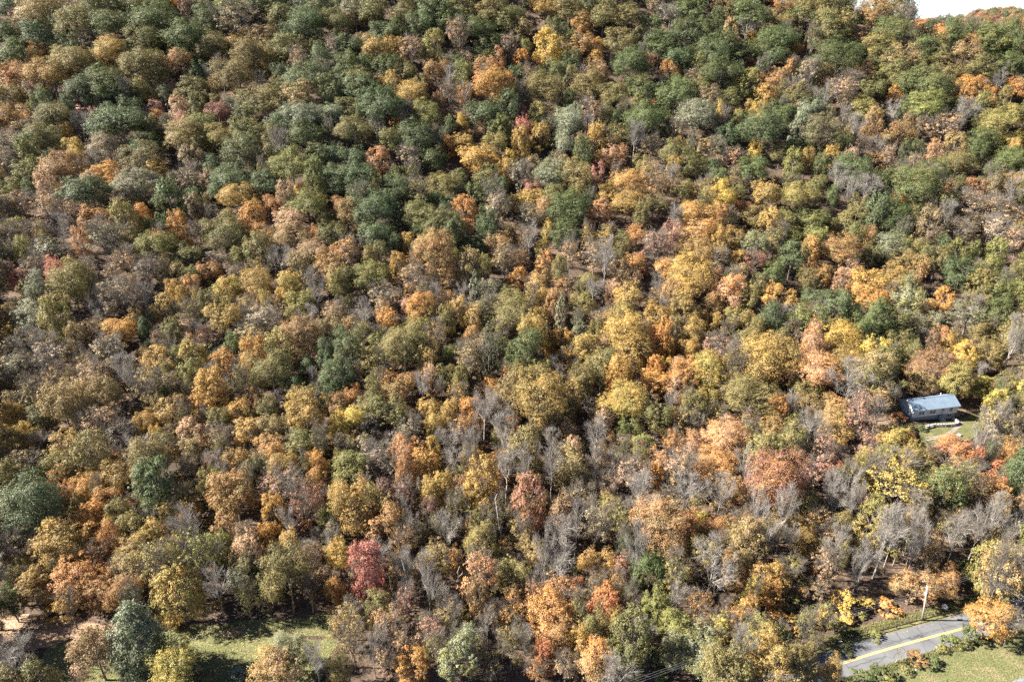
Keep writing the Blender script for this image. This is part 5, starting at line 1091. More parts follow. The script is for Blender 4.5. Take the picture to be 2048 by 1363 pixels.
M5 1453 3542 44 67 35 g-og, O0 -2145 2401 48 73 56 go-ol, M1 -479 3933 53 71 7 bg-g, O7 1601 4018 51 68 3 g, L3 3377 4230 43 61 21 og, O1 847 3593 50 65 55 bg-g
L3 1897 3666 58 60 49 dk-gy, L0 1299 4191 54 62 20 og, M2 1608 1920 46 70 51 ol-og, O7 -2060 3747 54 65 5 ru-br, L4 -2062 3531 51 70 40 og, L0 -1958 3694 50 66 35 ol-go
M5 2095 2269 43 73 62 ol-og, O3 332 3486 45 75 9 ol-or, M6 -1326 3652 47 76 30 go-ol, M6 -742 4238 47 70 29 ru-br, M1 -1727 1836 57 62 9 ol-og, M2 2539 3522 51 71 56 og
M2 -1315 1425 56 75 52 br, L1 -2404 3808 53 58 5 g, M0 2236 2842 49 80 23 og, M3 2515 3368 53 66 15 g, M4 -2439 3318 53 72 29 go-ol, L2 2387 4104 46 64 28 bg
L1 -1032 2756 58 53 54 og-g, M6 -2832 3304 55 61 22 bg-g, M6 -1696 1777 48 64 7 ol-og, M6 2147 4165 54 70 14 og-g, L1 -1570 1868 53 60 35 ol-og, O7 -1213 1314 47 77 22 ol-br
O5 -277 3804 56 75 34 ru-br, O0 1430 3981 46 57 44 ol, M4 -2035 4221 45 59 1 ol-og, M0 -2927 3688 53 75 19 ol-go, O6 2575 3790 48 58 53 g, B7 -828 2494 42 61 48 gy
O7 2631 3517 55 67 3 bg-g, O7 -489 4149 44 61 28 ru-br, O1 -3505 4176 46 72 47 ol-og, O2 2750 3524 46 61 17 ru-br, L2 524 3600 41 56 44 g, M6 127 3961 45 66 8 ol-go
O0 2260 3488 56 68 9 g-yg, O3 -1984 4138 42 59 28 ol-og, M5 884 3689 44 68 6 br, M3 1441 3800 42 59 47 og-ol, M3 1372 2182 55 74 43 dk-br, L3 1989 4145 51 71 40 bg-g
L4 2201 2942 51 64 49 ol-og, O4 -239 2138 42 71 62 og, B0 -2620 3694 57 61 4 gy, L2 1287 3508 42 70 3 og-g, L2 -2081 2806 46 70 24 ol-or, M0 128 4244 52 69 19 br
O3 595 3902 53 70 41 br, O1 1720 1897 49 73 30 go-ol, M5 -2804 3183 55 65 60 ol-og, M6 -6 1478 45 70 2 br-ol, O6 -2755 3583 54 56 14 bg-g, O2 -1467 1660 55 75 14 ol-go
O0 -104 3820 44 72 28 br, M6 -1936 2108 47 77 55 br, O5 -952 3649 43 61 44 bg-g, O2 1303 2411 47 60 46 og-g, M6 454 3696 45 74 36 br, L2 -2719 4028 52 67 48 ol-og
L3 1812 3721 43 62 38 og-g, B3 1846 2265 43 57 37 gy, O2 -1094 1048 54 76 56 br, M0 462 4182 49 60 28 bg-g, O2 -1099 3504 42 63 2 ol-gy, M6 2076 3472 43 64 37 bg-g
L1 1557 3665 43 59 56 bg, O5 -40 4060 43 66 6 og, M0 2540 4178 44 68 7 ol, M3 1883 3751 45 67 33 ol-br, O6 -2954 3873 57 56 27 g, M3 1406 3593 52 65 56 og-ol
O5 325 3870 56 58 16 og, L0 -1844 2195 53 53 13 ol-go, O6 419 3809 56 75 10 br, O2 -1768 3940 52 63 57 ol-go, O7 -1182 1192 54 58 0 go-ol, O0 1130 3814 51 73 44 g
M4 -2907 3562 55 62 29 ru-br, O6 3036 3708 48 70 55 og, O7 -1302 4034 49 62 10 bg-g, M0 2128 2385 43 59 14 go-ol, M3 -1730 2126 46 80 11 g, O7 814 3471 47 69 62 g
L0 1273 4038 54 58 40 ol, L1 3132 3592 44 55 1 ol-go, M2 579 1296 50 63 55 og-ol, L0 2728 3332 41 64 38 br, O5 -1711 1914 56 62 25 ol-go, O6 -3237 4207 53 68 37 og
M3 -142 3606 52 58 31 g, L0 -944 4042 43 55 55 g, M1 1199 3952 44 66 42 sa, O2 -1545 3799 55 71 54 br, L1 2379 2905 41 56 10 br, M0 -2570 2964 51 61 17 og
O2 3352 4102 40 66 30 g, B7 -3011 4102 55 63 37 gy, M3 2726 3181 53 77 35 br, M4 2499 3573 44 72 13 g, M5 -2456 2942 47 74 43 ol-go, O2 66 3744 58 68 41 ru-br
M0 -1657 2025 45 79 24 br, M0 2492 2769 54 59 21 bg-g, O2 -2207 2768 53 59 1 br, L1 1505 3976 41 60 23 og-g, M6 -1570 1937 47 75 44 dk-br, M4 -1918 3643 56 65 51 ru-br
M6 -2337 3710 41 67 12 br, O7 2235 3567 44 61 25 g, L1 1092 4017 43 66 55 bg-g, M5 423 3982 49 76 20 go-ol, L0 216 3567 54 55 35 g, M0 -1244 4161 45 61 9 og
L0 -2022 2609 40 62 5 og, O0 -1013 1471 43 62 62 br-ol, O0 -1270 3687 42 61 3 g, M3 33 2647 44 66 7 go, O1 1553 3934 44 67 3 ol-g, M1 -3387 3977 47 79 41 og
L1 -2180 3521 43 62 51 bg, M1 2561 3046 54 71 37 ol-go, O4 -1733 3692 48 60 27 ol-go, M2 -1922 4071 54 73 6 ru-br, O3 -3081 3536 40 66 32 ol-go, L4 1528 1737 44 59 21 ru-br
L3 3076 3756 40 60 34 og, M3 -321 4060 45 76 0 og, O7 -1480 3399 49 64 30 or, O5 2341 3391 53 71 49 g, M1 2779 4088 51 61 31 og-g, O3 1824 2113 52 70 38 g
L3 -27 3676 50 53 21 bg-g, O6 -2237 4119 57 62 14 br, O4 -675 4002 47 70 41 ol-go, O1 1668 2020 44 61 3 og, O2 -645 3472 53 75 44 og, O1 2222 3109 46 58 52 g
O1 -2439 3213 46 73 3 g, M4 3257 4030 44 70 20 bg-g, O7 1609 1772 53 68 56 g, O1 1779 1937 49 57 30 ol-go, M1 2735 4144 43 72 2 og-yg, L1 1786 4157 57 71 27 bg
O7 3235 3896 50 73 34 ru-br, O4 2158 3601 40 58 12 g, L2 1802 3953 53 63 16 bg-g, L0 2435 3560 50 52 39 yg, L3 -2740 3359 58 54 31 ol-og, O7 2126 2559 56 63 34 ol-og
L2 -1985 2170 40 67 9 ol-go, O1 -2160 2914 52 66 10 bg-g, O6 2275 3732 47 57 28 og-g, L4 517 3987 54 56 36 og, M0 2320 3949 41 74 41 g-og, O3 2143 3518 47 56 15 br
B7 2356 3056 55 59 23 gy, L2 2834 3858 54 59 1 br, O5 1307 3953 42 76 5 ru-ol, L0 1442 3856 42 61 33 bg-g, M2 -2916 4114 52 77 19 g, L1 -3020 3671 44 69 37 br
O7 1185 1249 53 63 14 or-br, L2 2611 3425 52 53 10 ru-br, O0 -1697 3743 45 74 6 og, O7 1401 1715 53 65 24 ol, M3 -1199 3860 55 59 54 g, O3 -1403 3733 55 76 29 br
L3 2241 2498 44 64 55 bg-g, M2 674 3600 50 68 33 g, L0 3006 3765 47 65 22 go-ol, M3 -2380 3137 51 74 54 br, M4 -1821 3905 46 74 55 br, M0 542 4051 53 66 34 g
M0 -2759 3445 51 78 2 go-ol, L2 -1892 2421 45 59 24 go-ol, O2 1579 3578 48 73 32 g, M2 1829 3574 42 63 25 g, M2 2103 2921 46 62 15 bg, L2 -650 3577 46 62 24 br
L1 -782 3458 57 61 10 og-yg, O5 -2546 3938 51 65 10 og, O6 1051 3741 49 63 7 sa, L4 -283 3874 42 63 42 ru-br, M3 2031 2431 45 71 36 bg-g, M5 -1020 3606 45 63 51 og
B1 -1520 3517 41 46 48 gy, M5 -1488 3625 47 66 24 ru-br, M0 408 3456 55 78 60 og, L2 119 3661 47 62 48 bg-g, L3 -888 3522 53 56 14 bg-g, O6 2223 3420 57 63 25 g
L3 -2367 2968 54 67 60 g, O5 -1570 3382 49 61 41 og-yg, O4 -1311 3251 57 73 29 g, O6 2638 3797 47 67 25 or-ru, O0 -1205 4242 44 72 47 g, M3 -952 3799 46 67 18 ol-go
O2 -1095 1429 54 74 45 ol-br, O6 -2124 4047 55 58 4 ru-br, M4 470 3529 56 68 2 sa, M1 1428 1458 52 62 18 ol-og, O2 1374 4218 54 62 4 og-g, O6 -74 3759 57 61 28 ol-og
M0 3065 3974 48 80 59 go-ol, M5 299 4210 42 74 17 ru-br, O6 -2067 4139 48 64 49 ol-og, O3 -891 3857 58 76 41 go-ol, O2 -825 4136 46 67 10 bg-g, L4 1996 2381 47 61 5 br
M0 1930 2458 57 62 52 g, M3 -1772 2551 52 76 7 yg-g, M3 104 3838 57 65 17 ol-og, O1 3616 4229 52 69 25 br, M0 -305 3680 57 69 24 g, M1 -1104 2195 45 62 13 or
M1 -2424 3563 41 65 27 bg-g, M0 -599 3663 43 76 33 g, L2 584 3785 52 71 24 bg-g, O7 2413 2729 52 69 47 ol-og, M2 75 3993 45 66 54 ol-og, M4 -1254 2854 47 58 39 og
L4 -2541 3843 49 63 16 og, B6 272 1167 57 46 0 gy, M4 -405 3871 52 76 39 g, L1 1466 3597 42 57 25 ol-br, O2 -1621 3668 47 70 14 bg-g, O3 -454 3437 57 59 41 g
O3 2345 3586 54 62 48 yg, M2 1101 3513 48 76 50 g, L3 1147 1142 48 69 7 og, O5 -2348 3329 56 73 5 og, M4 -1511 1571 42 65 24 ol-og, M0 -2135 4236 54 59 55 ru-br
O1 2600 3656 44 73 58 og-g, O2 2318 2993 47 58 31 go-ol, O4 -3328 4030 47 71 10 ru-br, M6 -2406 3989 51 66 21 g, M2 -2639 3778 52 59 4 go-ol, M6 504 2853 48 63 26 og-ol
O6 123 1265 55 58 49 br-ol, M3 2426 3180 43 67 20 go-ol, M2 -2170 3079 52 68 55 ru, M5 -769 4105 44 73 45 go-ol, M1 -1173 2539 57 64 35 dk-br, M2 422 3603 57 65 45 og
L2 2475 3237 52 65 12 ol-go, O5 25 3364 44 57 28 og, M6 -615 1620 47 69 24 ol-yg, O5 2577 2894 46 60 0 og, L2 -2198 2541 48 67 7 go-ol, M2 2529 3650 50 63 27 g
L3 -2314 2882 44 58 40 ru-br, M5 -2361 4030 47 76 24 og, O7 1527 2481 56 58 26 g, O4 -804 1246 47 70 41 ol-br, O6 -2264 3836 54 57 37 ru-br, L4 -2027 2351 44 59 47 br
M5 196 3506 42 73 5 og, L3 -137 4218 55 60 47 ru-br, B4 2497 3823 40 53 25 gy, O3 -2283 3154 58 69 13 bg-g, M3 2079 2343 46 67 8 g, M1 1982 2130 41 74 51 bg-g
B6 -639 3771 47 58 50 gy, L1 -2145 3004 44 59 57 bg-g, M3 2946 3850 53 64 3 br, O4 1460 1679 40 76 20 br, L3 1828 3489 46 57 60 og-g, M3 -1550 3904 42 62 57 og
M6 933 4090 43 69 18 og-yg, O4 -2932 3468 49 66 37 og, O6 2097 3612 43 59 46 g, L3 1303 3229 40 64 13 ol-g, M6 -1929 3821 54 67 21 g, L0 -2536 3760 58 64 16 ol-go
L0 3226 3957 44 60 57 ol-go, O2 -224 3210 44 67 60 g, O1 -1430 3456 53 70 12 g, O2 319 3639 44 62 42 go-ol, O5 689 3740 46 70 6 og, O4 -2296 2707 49 63 15 ru-br
O4 -215 3884 55 56 21 br, M2 177 3254 46 73 49 og, O2 -2204 3964 50 75 41 bg-g, M4 -3519 4113 53 78 45 g, L2 1991 3972 53 60 3 og, L2 513 2408 55 56 1 go-ru
M4 1726 4105 55 75 7 sa, B7 226 3996 49 50 21 gy, M6 -2183 3842 54 58 44 br, O5 1871 2356 44 69 11 og, L4 1756 2151 52 61 48 bg-g, L4 3012 3914 53 71 43 ol-og
L1 -28 4241 49 66 28 br, O2 -2726 3780 41 70 40 g, M5 763 3649 50 63 5 go-ol, O6 3114 4145 45 76 24 ru-br, M4 -1969 3548 45 61 41 ru, O2 1654 3745 50 60 13 g-og
O4 279 1556 40 67 35 go-or, M0 -2373 3404 57 66 23 bg-g, L3 235 3455 51 66 29 ol-or, O5 2860 3301 54 77 56 ol-go, M1 -2596 3201 49 69 40 g, B3 -1460 2140 50 46 28 gy
O4 2909 4133 46 60 2 og-g, M1 -1305 3905 49 67 20 br, O1 -2425 3443 44 66 0 ol-go, M4 2588 3181 43 59 61 bg-g, L2 -2569 2899 51 64 57 ol-og, M3 -863 2551 55 71 43 og
L3 -1206 1251 47 69 23 bg-g, L4 657 3682 42 53 4 g, L2 2425 4028 48 68 14 og, O1 285 3798 49 75 21 g, M2 1963 3701 40 59 42 og-g, L0 1468 1536 47 58 44 br
M2 -1001 4077 55 66 51 ol-go, O6 361 4172 49 74 60 ol-go, L0 -2681 3289 47 66 39 go-ol, L2 -1971 3969 42 63 8 ol-go, M3 856 2220 48 64 6 ol-go, M3 496 3803 45 77 27 go-ol
M6 28 1277 50 80 62 ol, M5 -765 4045 48 70 21 ol-og, O5 -2847 4009 57 63 59 g, M4 -1348 3439 47 72 53 g, O0 651 4046 45 76 43 ol-og, M1 1372 3941 43 69 51 g
O4 857 4223 58 64 7 sv-gy, M5 1229 2263 45 74 14 bg, M0 -258 4113 46 63 16 br, M6 -1130 3573 55 61 29 og-yg, O4 2310 3312 54 75 22 g, M4 -62 3452 50 59 41 g
L1 3492 4019 47 58 17 go-ol, O3 1946 2085 43 56 49 ol-og, B4 -2379 3483 46 55 22 gy, L4 3182 4079 55 64 17 ol-go, O6 2005 2242 44 63 39 br, M4 1234 4115 48 68 4 og-g
M3 -1046 4228 57 79 2 br, O3 -50 3541 55 66 25 og, M2 -2101 2719 46 73 24 ol-og, M4 -1541 3449 54 76 58 bg, L3 2479 4062 41 56 23 g-og, M3 -1070 3982 46 64 58 ol-og
M6 2465 3082 53 71 56 bg-g, O5 -2802 3953 48 74 61 ol-og, L0 -597 990 46 65 10 yg, O3 3428 4136 52 64 29 g, L1 2587 3848 43 55 28 g, M5 2685 3654 50 79 1 ol-og
M4 -1000 3540 43 76 43 g, M2 -145 3885 44 71 9 ru-br, M2 2077 4163 48 76 11 br-ru, M0 1942 3307 48 66 40 bg, M2 -2865 3725 54 80 17 go-ol, O5 2115 4233 49 73 47 g
M4 -1226 3541 56 65 29 og, O5 -8 4175 49 74 53 ol-og, L2 3239 4147 56 57 41 og, M5 -328 3602 55 61 59 og, L3 3035 4056 52 60 49 ol-og, L2 -1541 3988 53 63 58 br
O1 -2213 2682 52 60 47 br, O3 -1324 1348 55 64 21 og, L3 3101 4200 41 64 8 ol-og, M5 560 3538 49 73 58 sa, M4 1244 1301 53 78 61 ol-go, O6 1929 4046 46 67 52 bg-g
O6 -3116 3955 48 73 19 og, M0 2056 2760 46 61 35 ol-yg, L3 -389 3723 55 61 62 ol-og, M0 -2839 4157 45 63 51 ol-go, L3 -1060 3907 42 54 11 br, M3 745 1103 44 63 29 ol-yg
M6 -3004 3573 45 67 63 br, O6 118 4034 41 58 62 br, O2 -2668 3055 54 64 15 ol-go, M4 1423 1946 42 61 6 ol-yg, M3 2223 4017 55 72 6 g-og, O2 -1982 3892 51 64 19 go-ol
M2 -805 2082 52 68 35 og-ol, B5 -610 3995 57 52 23 gy, O3 -516 3601 56 65 17 ol-go, O0 -1616 1792 48 70 10 ru-br, M0 -1855 3956 42 59 29 br, L4 -3270 4093 42 66 7 og
M3 633 3495 57 60 57 g, O2 -1628 3466 53 56 52 g, M1 2262 4155 57 78 25 og-yg, M4 190 4163 47 70 43 br, M0 -2005 2682 44 78 38 og-yg, L3 1381 1598 52 58 9 ol-og
L3 -2036 2738 54 72 26 bg, M0 1389 3871 45 60 53 g, O2 2804 3561 49 63 43 br, M1 1032 1016 56 74 46 yg, L0 -1788 3567 44 61 7 or, O4 -2846 4217 49 67 23 og
O1 -588 3501 41 63 62 bg-g, L2 2768 3939 42 57 11 or-ru, O5 2693 3089 48 65 7 ru-br, M2 -2606 3098 47 59 49 g, O0 2119 4023 47 74 26 og, M5 -434 3643 56 69 47 ol-og
L3 1087 1074 52 57 50 og, O0 -2861 3932 52 64 38 bg-g, O5 2396 2990 44 59 49 ol-go, O4 -1559 4069 47 76 47 bg-g, O0 1660 3865 41 69 20 g-og, M2 -132 1976 47 67 5 br-ol
B2 282 3740 41 59 41 gy, L0 -1470 4239 48 62 34 bg-g, M3 2188 3361 49 80 15 bg, O0 -1175 1120 44 73 28 br, M6 -3136 3719 47 63 3 go-ol, O5 2847 3790 44 61 57 br
L1 -207 3783 56 56 28 br, O4 -2132 2328 40 70 57 ol-go, O2 -58 1046 40 58 26 ol-yg, M2 205 3880 44 75 52 br, O6 -1755 4008 50 77 46 g, M6 1792 2249 45 72 38 ru-br
L4 1936 2550 54 63 14 go, L4 3019 3514 52 65 35 ru-br, M5 2319 3154 47 68 60 g, O7 2810 3496 52 61 38 og, M4 2766 3610 44 70 40 ol-og, L2 1672 1839 44 56 4 g
O2 -2673 3527 52 59 45 ru-br, L2 2831 3625 44 59 15 br, L0 -2509 3059 42 68 24 g, B7 -3410 4086 52 49 2 gy, M5 -14 2810 54 77 47 bg-g, O5 -1267 3955 48 61 24 ol-go
O0 -693 2465 49 56 59 og-g, M0 -366 3930 48 65 7 g, L2 1424 4051 45 61 44 g-og, O1 -1130 3890 50 59 38 og, O2 -209 4179 40 65 0 ru-br, M6 -2139 2585 54 76 10 ru-br
O5 -158 4117 41 65 59 ol-go, L0 -1769 2263 48 69 28 dk-br, O6 -2784 4235 51 57 7 bg-g, L2 -2673 4202 53 64 39 g, O6 -1257 3831 43 57 56 g, O1 -2703 3131 45 60 48 bg-g
L2 1790 2047 50 59 15 ol-go, M3 2385 3344 47 78 19 g-yg, L3 2077 2619 41 53 21 br, O3 2890 3570 56 70 11 br, B7 463 2643 44 62 25 gy, O3 1603 1664 48 71 50 ol-go
M0 1698 2072 44 61 25 go-ol, L4 1884 2155 40 62 15 br, M2 2662 3591 41 72 47 g, O3 -1788 4241 45 71 59 ru-br, M0 2592 4013 41 69 45 og-g, M3 504 3446 42 63 12 g
L3 1576 3808 54 54 3 og-ol, L3 -2734 3084 41 62 20 ol-og, M4 -1845 3584 47 63 7 og-g, L4 -914 1485 43 60 20 br, M1 2186 3293 49 78 60 g-yg, L0 1090 3684 52 54 62 og
M5 2978 3404 43 76 57 g, L0 978 3654 49 52 63 ol, B1 -1012 919 44 48 6 gy, O5 2409 3959 48 73 38 br, M3 -830 4058 40 72 31 br, O1 551 4117 44 69 12 g
O0 -218 3558 41 70 51 g, L3 1701 2433 48 52 59 og-g, B4 -348 3507 57 53 27 gy, O5 -3141 3802 49 58 22 ru-br, O7 -1275 2748 51 56 27 pk, M5 -808 3529 43 76 38 g
L2 -305 3448 41 66 5 g, L4 -1327 2719 42 57 38 g, O3 -1339 3721 48 72 56 go-ol, O1 727 3964 41 56 39 br, O4 -785 3021 46 62 39 bg, L3 -1294 4115 45 62 57 ol-og
L3 820 3885 45 70 12 ol-og, O2 -1365 1930 42 65 10 rd-pk, L3 -2250 3918 47 66 47 g, L1 -1800 4166 58 58 18 ru-br, L0 1320 1408 40 60 47 ol-go, M1 1258 3731 49 66 4 g
M0 689 3917 49 73 5 bg-g, M0 2141 3886 57 69 42 og, M4 1630 4216 57 61 26 bg-g, O4 -2195 4175 48 72 11 ol-og, L3 -1381 4053 41 58 31 ol-go, L2 -3079 3643 45 68 19 br
M5 -3006 4242 45 71 57 ol-go, L4 1454 2483 43 58 58 ru-go, M6 173 4076 49 60 37 bg-g, O7 1353 3789 54 56 6 ol, O0 901 3785 57 73 9 g, O7 814 1656 44 72 23 or-sa
L2 1467 2426 51 57 30 sa-or, M4 -3196 3889 40 74 50 go-ol, L0 2567 3323 54 58 13 bg-g, M4 -1572 2775 40 63 32 bg, O2 -2309 2795 54 67 63 bg-g, O1 2667 4053 46 67 40 bg
L4 -2266 2987 45 57 53 go-ol, M5 2321 3816 47 66 8 go-or, O7 845 3937 45 75 23 go-ol, L1 -2290 4163 47 54 0 ol-go, L3 -2501 3310 43 57 17 ru-br, L1 2339 3748 53 67 10 og-yg
M5 1644 2603 53 62 47 ol-br, M1 -3108 4155 55 77 46 og, M3 -1430 3847 55 66 4 ru-br, L0 -861 2961 44 70 5 sa, O2 -1060 3440 45 59 36 bg-g, M1 -3332 3948 51 63 48 og
M5 313 3971 47 78 35 ol-og, O2 -1840 4017 49 72 57 g, O2 2481 4180 46 70 57 bg-g, M3 3087 3659 44 73 30 br, M4 -3236 3994 56 74 23 br, O4 -192 3674 50 66 8 ol-og
O7 -1729 3631 47 68 54 og, M0 2500 3456 55 72 34 go-ol, M2 1064 4217 45 69 42 g-og, O5 -2263 3279 54 68 53 g, L0 -2588 3988 53 54 7 ol-go, L3 1043 3633 47 57 35 br-sa
M5 1943 3905 51 67 8 bg-g, O5 1020 4013 57 63 29 sa, O4 2882 3669 54 71 49 go-ol, L4 44 2900 49 59 59 ol, O2 2492 3300 41 69 44 g, M5 328 3701 48 58 30 og
O4 -2767 4176 43 61 10 ru-br, O0 843 4146 41 65 47 g, O3 -1418 1563 56 65 27 ol-og, L4 -853 3729 45 54 34 br, L4 -701 3946 46 70 40 go-ol, M0 1512 4125 53 63 26 g
M1 2395 4169 53 79 52 yg-g, L1 -429 3517 40 64 49 g-og, L0 2726 4248 41 68 56 og-g, M1 2511 2844 55 73 8 ol-og, M4 -2992 3803 56 75 36 og, L3 2117 3753 44 64 38 g-og
M2 1050 3827 56 61 2 og-yg, M5 -2800 3873 55 68 52 ol-og, L2 636 4231 48 58 4 go-ol, M5 1218 3679 43 60 0 g, O2 2401 3810 54 65 44 og, O2 223 3819 56 67 31 br
M6 2401 3623 49 76 40 g-yg, O5 1525 1595 47 74 60 br, M4 2221 2445 41 62 31 ol-go, O1 2381 3240 52 57 31 br, M2 -116 4072 50 61 59 og, L4 1710 1800 43 68 33 ru-br
O6 3112 3916 48 57 54 ru-br, O6 343 3398 42 68 29 og-g, M6 2718 3794 48 66 46 br-sa, L2 -1456 1970 47 52 54 dk-sa, M2 247 3002 43 72 54 ol, M2 -1391 4215 50 67 14 og
M5 -1361 1535 45 79 14 ol-og, M0 -2048 3860 56 76 59 g, M1 1096 2682 52 71 44 bg-sv, L0 2345 3519 48 61 8 g, L1 1170 3885 46 61 8 br-sa, M4 -582 3872 45 72 57 bg-g
O6 -2381 3901 55 71 9 br, L2 -2372 4154 48 65 34 br, O0 -1515 1783 41 75 4 ol-og, M1 -2894 3347 56 68 12 g, O1 3157 3803 45 59 47 go-ol, M6 -1850 4231 50 59 19 bg-g
L3 -1076 3752 49 65 57 go-ol, B7 -1143 3967 49 47 55 gy, L0 3269 4218 52 65 57 bg-g, M0 2350 3681 49 61 40 og, O5 2010 3560 44 60 53 g, M2 -2985 4175 54 64 60 bg-g
O0 -219 4237 46 68 12 ru-br, L0 2036 2532 44 63 28 ol-go, M5 -679 1600 46 69 37 go-or, L3 -936 3585 41 72 12 og-yg, L0 -1144 3761 54 63 25 ol-go, M6 -948 1276 49 70 63 ol
M3 -318 3393 43 63 40 bg-g, L1 -3579 4227 49 68 46 g, M3 -1104 4099 41 63 22 ru-br, M4 -2490 4028 56 75 48 bg-g, O6 -1292 3505 48 68 41 ol-gy, O2 -1908 2039 52 70 45 go-ol
M2 2108 2990 55 71 14 bg-g, M6 -1923 3468 56 70 10 og-g, M1 1821 2780 51 63 43 og-yg, O1 58 1699 49 72 13 go-ol, M2 -2122 3409 42 72 39 og-g, O6 -2327 3519 51 73 22 bg
L4 656 4134 45 63 62 ol-og, O7 -660 4160 58 73 23 go-ol, M4 -673 2334 43 78 45 yg-g, M3 590 3696 56 80 62 br, B4 2272 3620 44 52 25 gy, M5 -1611 2361 49 72 41 sa-br
M1 948 4244 55 59 20 og-yg, O0 -1260 1354 41 70 32 ol-go, M6 -727 3507 56 75 2 og, O1 744 3853 46 63 32 og, L3 -666 977 46 60 34 yg-ol, O1 -174 3453 50 60 38 og
O5 1766 3763 54 70 61 ru, O2 2955 4170 46 63 11 yg-ol, O2 460 4110 50 67 10 br, O5 212 3676 52 70 21 og, L0 2231 3830 47 67 36 bg, O7 3122 4055 45 75 10 ol-og
L0 -512 2258 43 58 37 og-g, O1 2440 3415 53 64 44 bg-g, O0 471 1053 45 60 5 br-ol, L4 892 4047 41 63 48 g-og, L0 2963 3595 48 66 30 og, L0 2831 4008 52 56 43 yg-ol
O3 1459 1596 50 67 6 bg-g, M4 751 3499 41 67 18 og-g, L0 313 2813 52 65 8 sa, L4 -772 2944 53 56 35 yg, B3 368 1165 51 48 5 gy, L1 2617 4156 43 71 27 br
O5 1690 3696 46 60 26 bg-g, M0 1106 4072 40 75 17 g, O1 -36 3960 40 76 47 og, M4 1134 3638 41 76 7 og, M3 1014 2493 44 62 45 og-yg, L0 -231 3616 46 69 46 g
O1 48 3574 42 76 24 g, M6 2434 2799 51 71 53 go-ol, O5 29 1536 45 62 3 og-ol, L3 1298 3660 55 63 15 g, O6 -1790 3493 50 65 34 or, L4 2687 3851 54 61 57 g
O4 775 2830 52 63 63 dk-br, O3 -2753 3252 51 73 24 go-ol, M2 -2664 3629 45 62 26 go-ol, O3 -1645 3580 42 67 5 go-ol, O3 -2530 2816 52 67 23 go-ol, M3 2303 2676 50 76 53 g
L2 -2343 3836 46 56 49 og, L1 139 3575 43 54 14 g-og, O3 2840 3933 56 59 52 og-yg, O6 -1475 4011 53 56 49 bg-g, M4 2310 2810 50 75 45 go-ol, L1 1817 3873 46 65 9 ru
M2 2794 3232 46 58 32 br, L0 830 1392 40 66 22 sa-pk, L4 -1803 2121 50 65 43 go-ol, M6 1777 2823 43 64 8 or, M5 -2439 4154 46 72 4 ru-br, O5 1460 3659 52 71 30 bg
L4 -780 3932 53 64 53 g, O4 2396 3133 42 68 1 ol-og, L3 -2217 3761 44 57 4 go-ol, M4 2522 4126 42 68 9 ol, O7 941 3589 52 56 4 g, L4 -1623 3809 49 68 5 ru-br
M4 -1915 2503 41 61 21 og-g, B5 1243 2874 49 50 44 gy, M4 575 4245 45 58 30 go-ol, O6 2678 3415 49 76 57 g, L2 -1657 4203 43 57 60 bg-g, O1 -2518 3586 40 71 24 go-ol
M3 3299 3898 46 74 50 og, L3 -2526 3370 41 62 10 ol-og, M4 -1279 1746 53 78 43 ol-yg, O1 -916 4244 51 67 0 go-ol, B4 2257 3931 43 47 55 gy, L3 -3481 4246 45 56 62 g
L0 -2046 2241 45 70 62 ol-og, M3 1368 1362 48 79 11 bg-g, O6 1823 4233 44 69 33 og-yg, M4 -2187 3594 52 73 8 og-yg, O4 1999 2681 55 68 38 og-yg, O3 -797 3618 52 62 43 br
O2 -1512 3860 49 60 59 bg-g, M5 1458 4236 53 79 12 g, M4 1886 2064 46 71 56 br, M1 -1158 3662 51 70 6 br, M6 -1848 2847 42 62 36 g, L1 -2866 3419 55 58 61 og
O4 2888 3448 50 73 45 ru-br, M2 2177 3055 42 68 1 or-ru, O6 1620 3697 43 71 60 bg, L4 2424 2933 43 53 51 go-ol, M5 -1966 2420 54 68 47 go-ol, O5 588 3988 47 70 35 ol-go
O7 -2268 3053 49 67 48 go-ol, M5 -2092 3464 58 61 17 bg, M4 1352 4020 45 72 2 or, M4 -1266 2185 52 76 59 ol-yg, M5 -1256 3741 47 68 54 bg-g, M1 1991 3819 48 66 52 og-g
M5 -187 2119 48 73 9 g, M1 -2057 2402 48 79 41 og, M6 202 822 45 68 20 og, M4 -246 4050 41 62 33 bg-g, M6 1394 2738 47 67 25 ru-br, L4 3318 4012 44 53 43 ol-og
M1 -1955 2644 47 79 18 ru-br, L3 1426 4155 45 67 52 ol, O7 -83 2195 42 67 2 bg-g, L4 -2104 2470 53 57 46 go-ol, O6 -1103 1185 56 59 15 og-ol, O6 -314 3979 48 66 36 bg-g
L2 277 3584 44 61 20 bg-g, M6 3047 3814 54 78 37 bg-g, M3 -1082 2285 42 60 8 dk-br, M1 932 997 50 61 17 yg, L4 -69 2365 47 62 7 g-og, L2 2809 4232 43 57 14 bg-g
O2 -1898 4139 49 68 28 ol-go, O4 -579 4071 47 57 15 bg-g, O2 -1507 2833 57 56 14 bg-g, M5 -2033 2519 46 78 3 g, L3 -1990 3797 50 55 58 og, L1 -2703 3196 44 67 54 br
L2 372 4021 42 62 25 ol-og, L3 -2339 4218 49 59 2 ol-go, M2 194 4230 53 74 40 ol-go, B6 2679 4162 40 58 1 gy, O3 277 4075 45 69 55 g, O6 -2653 4036 51 60 2 ol-og
L1 -2579 3640 49 72 20 ol-go, B7 -390 3988 42 51 38 gy, M0 3180 4187 43 65 44 bg-g, M2 781 3769 42 78 51 bg-g, O7 -979 3226 41 55 3 g-bg, L2 -1231 3638 52 64 36 go-ol
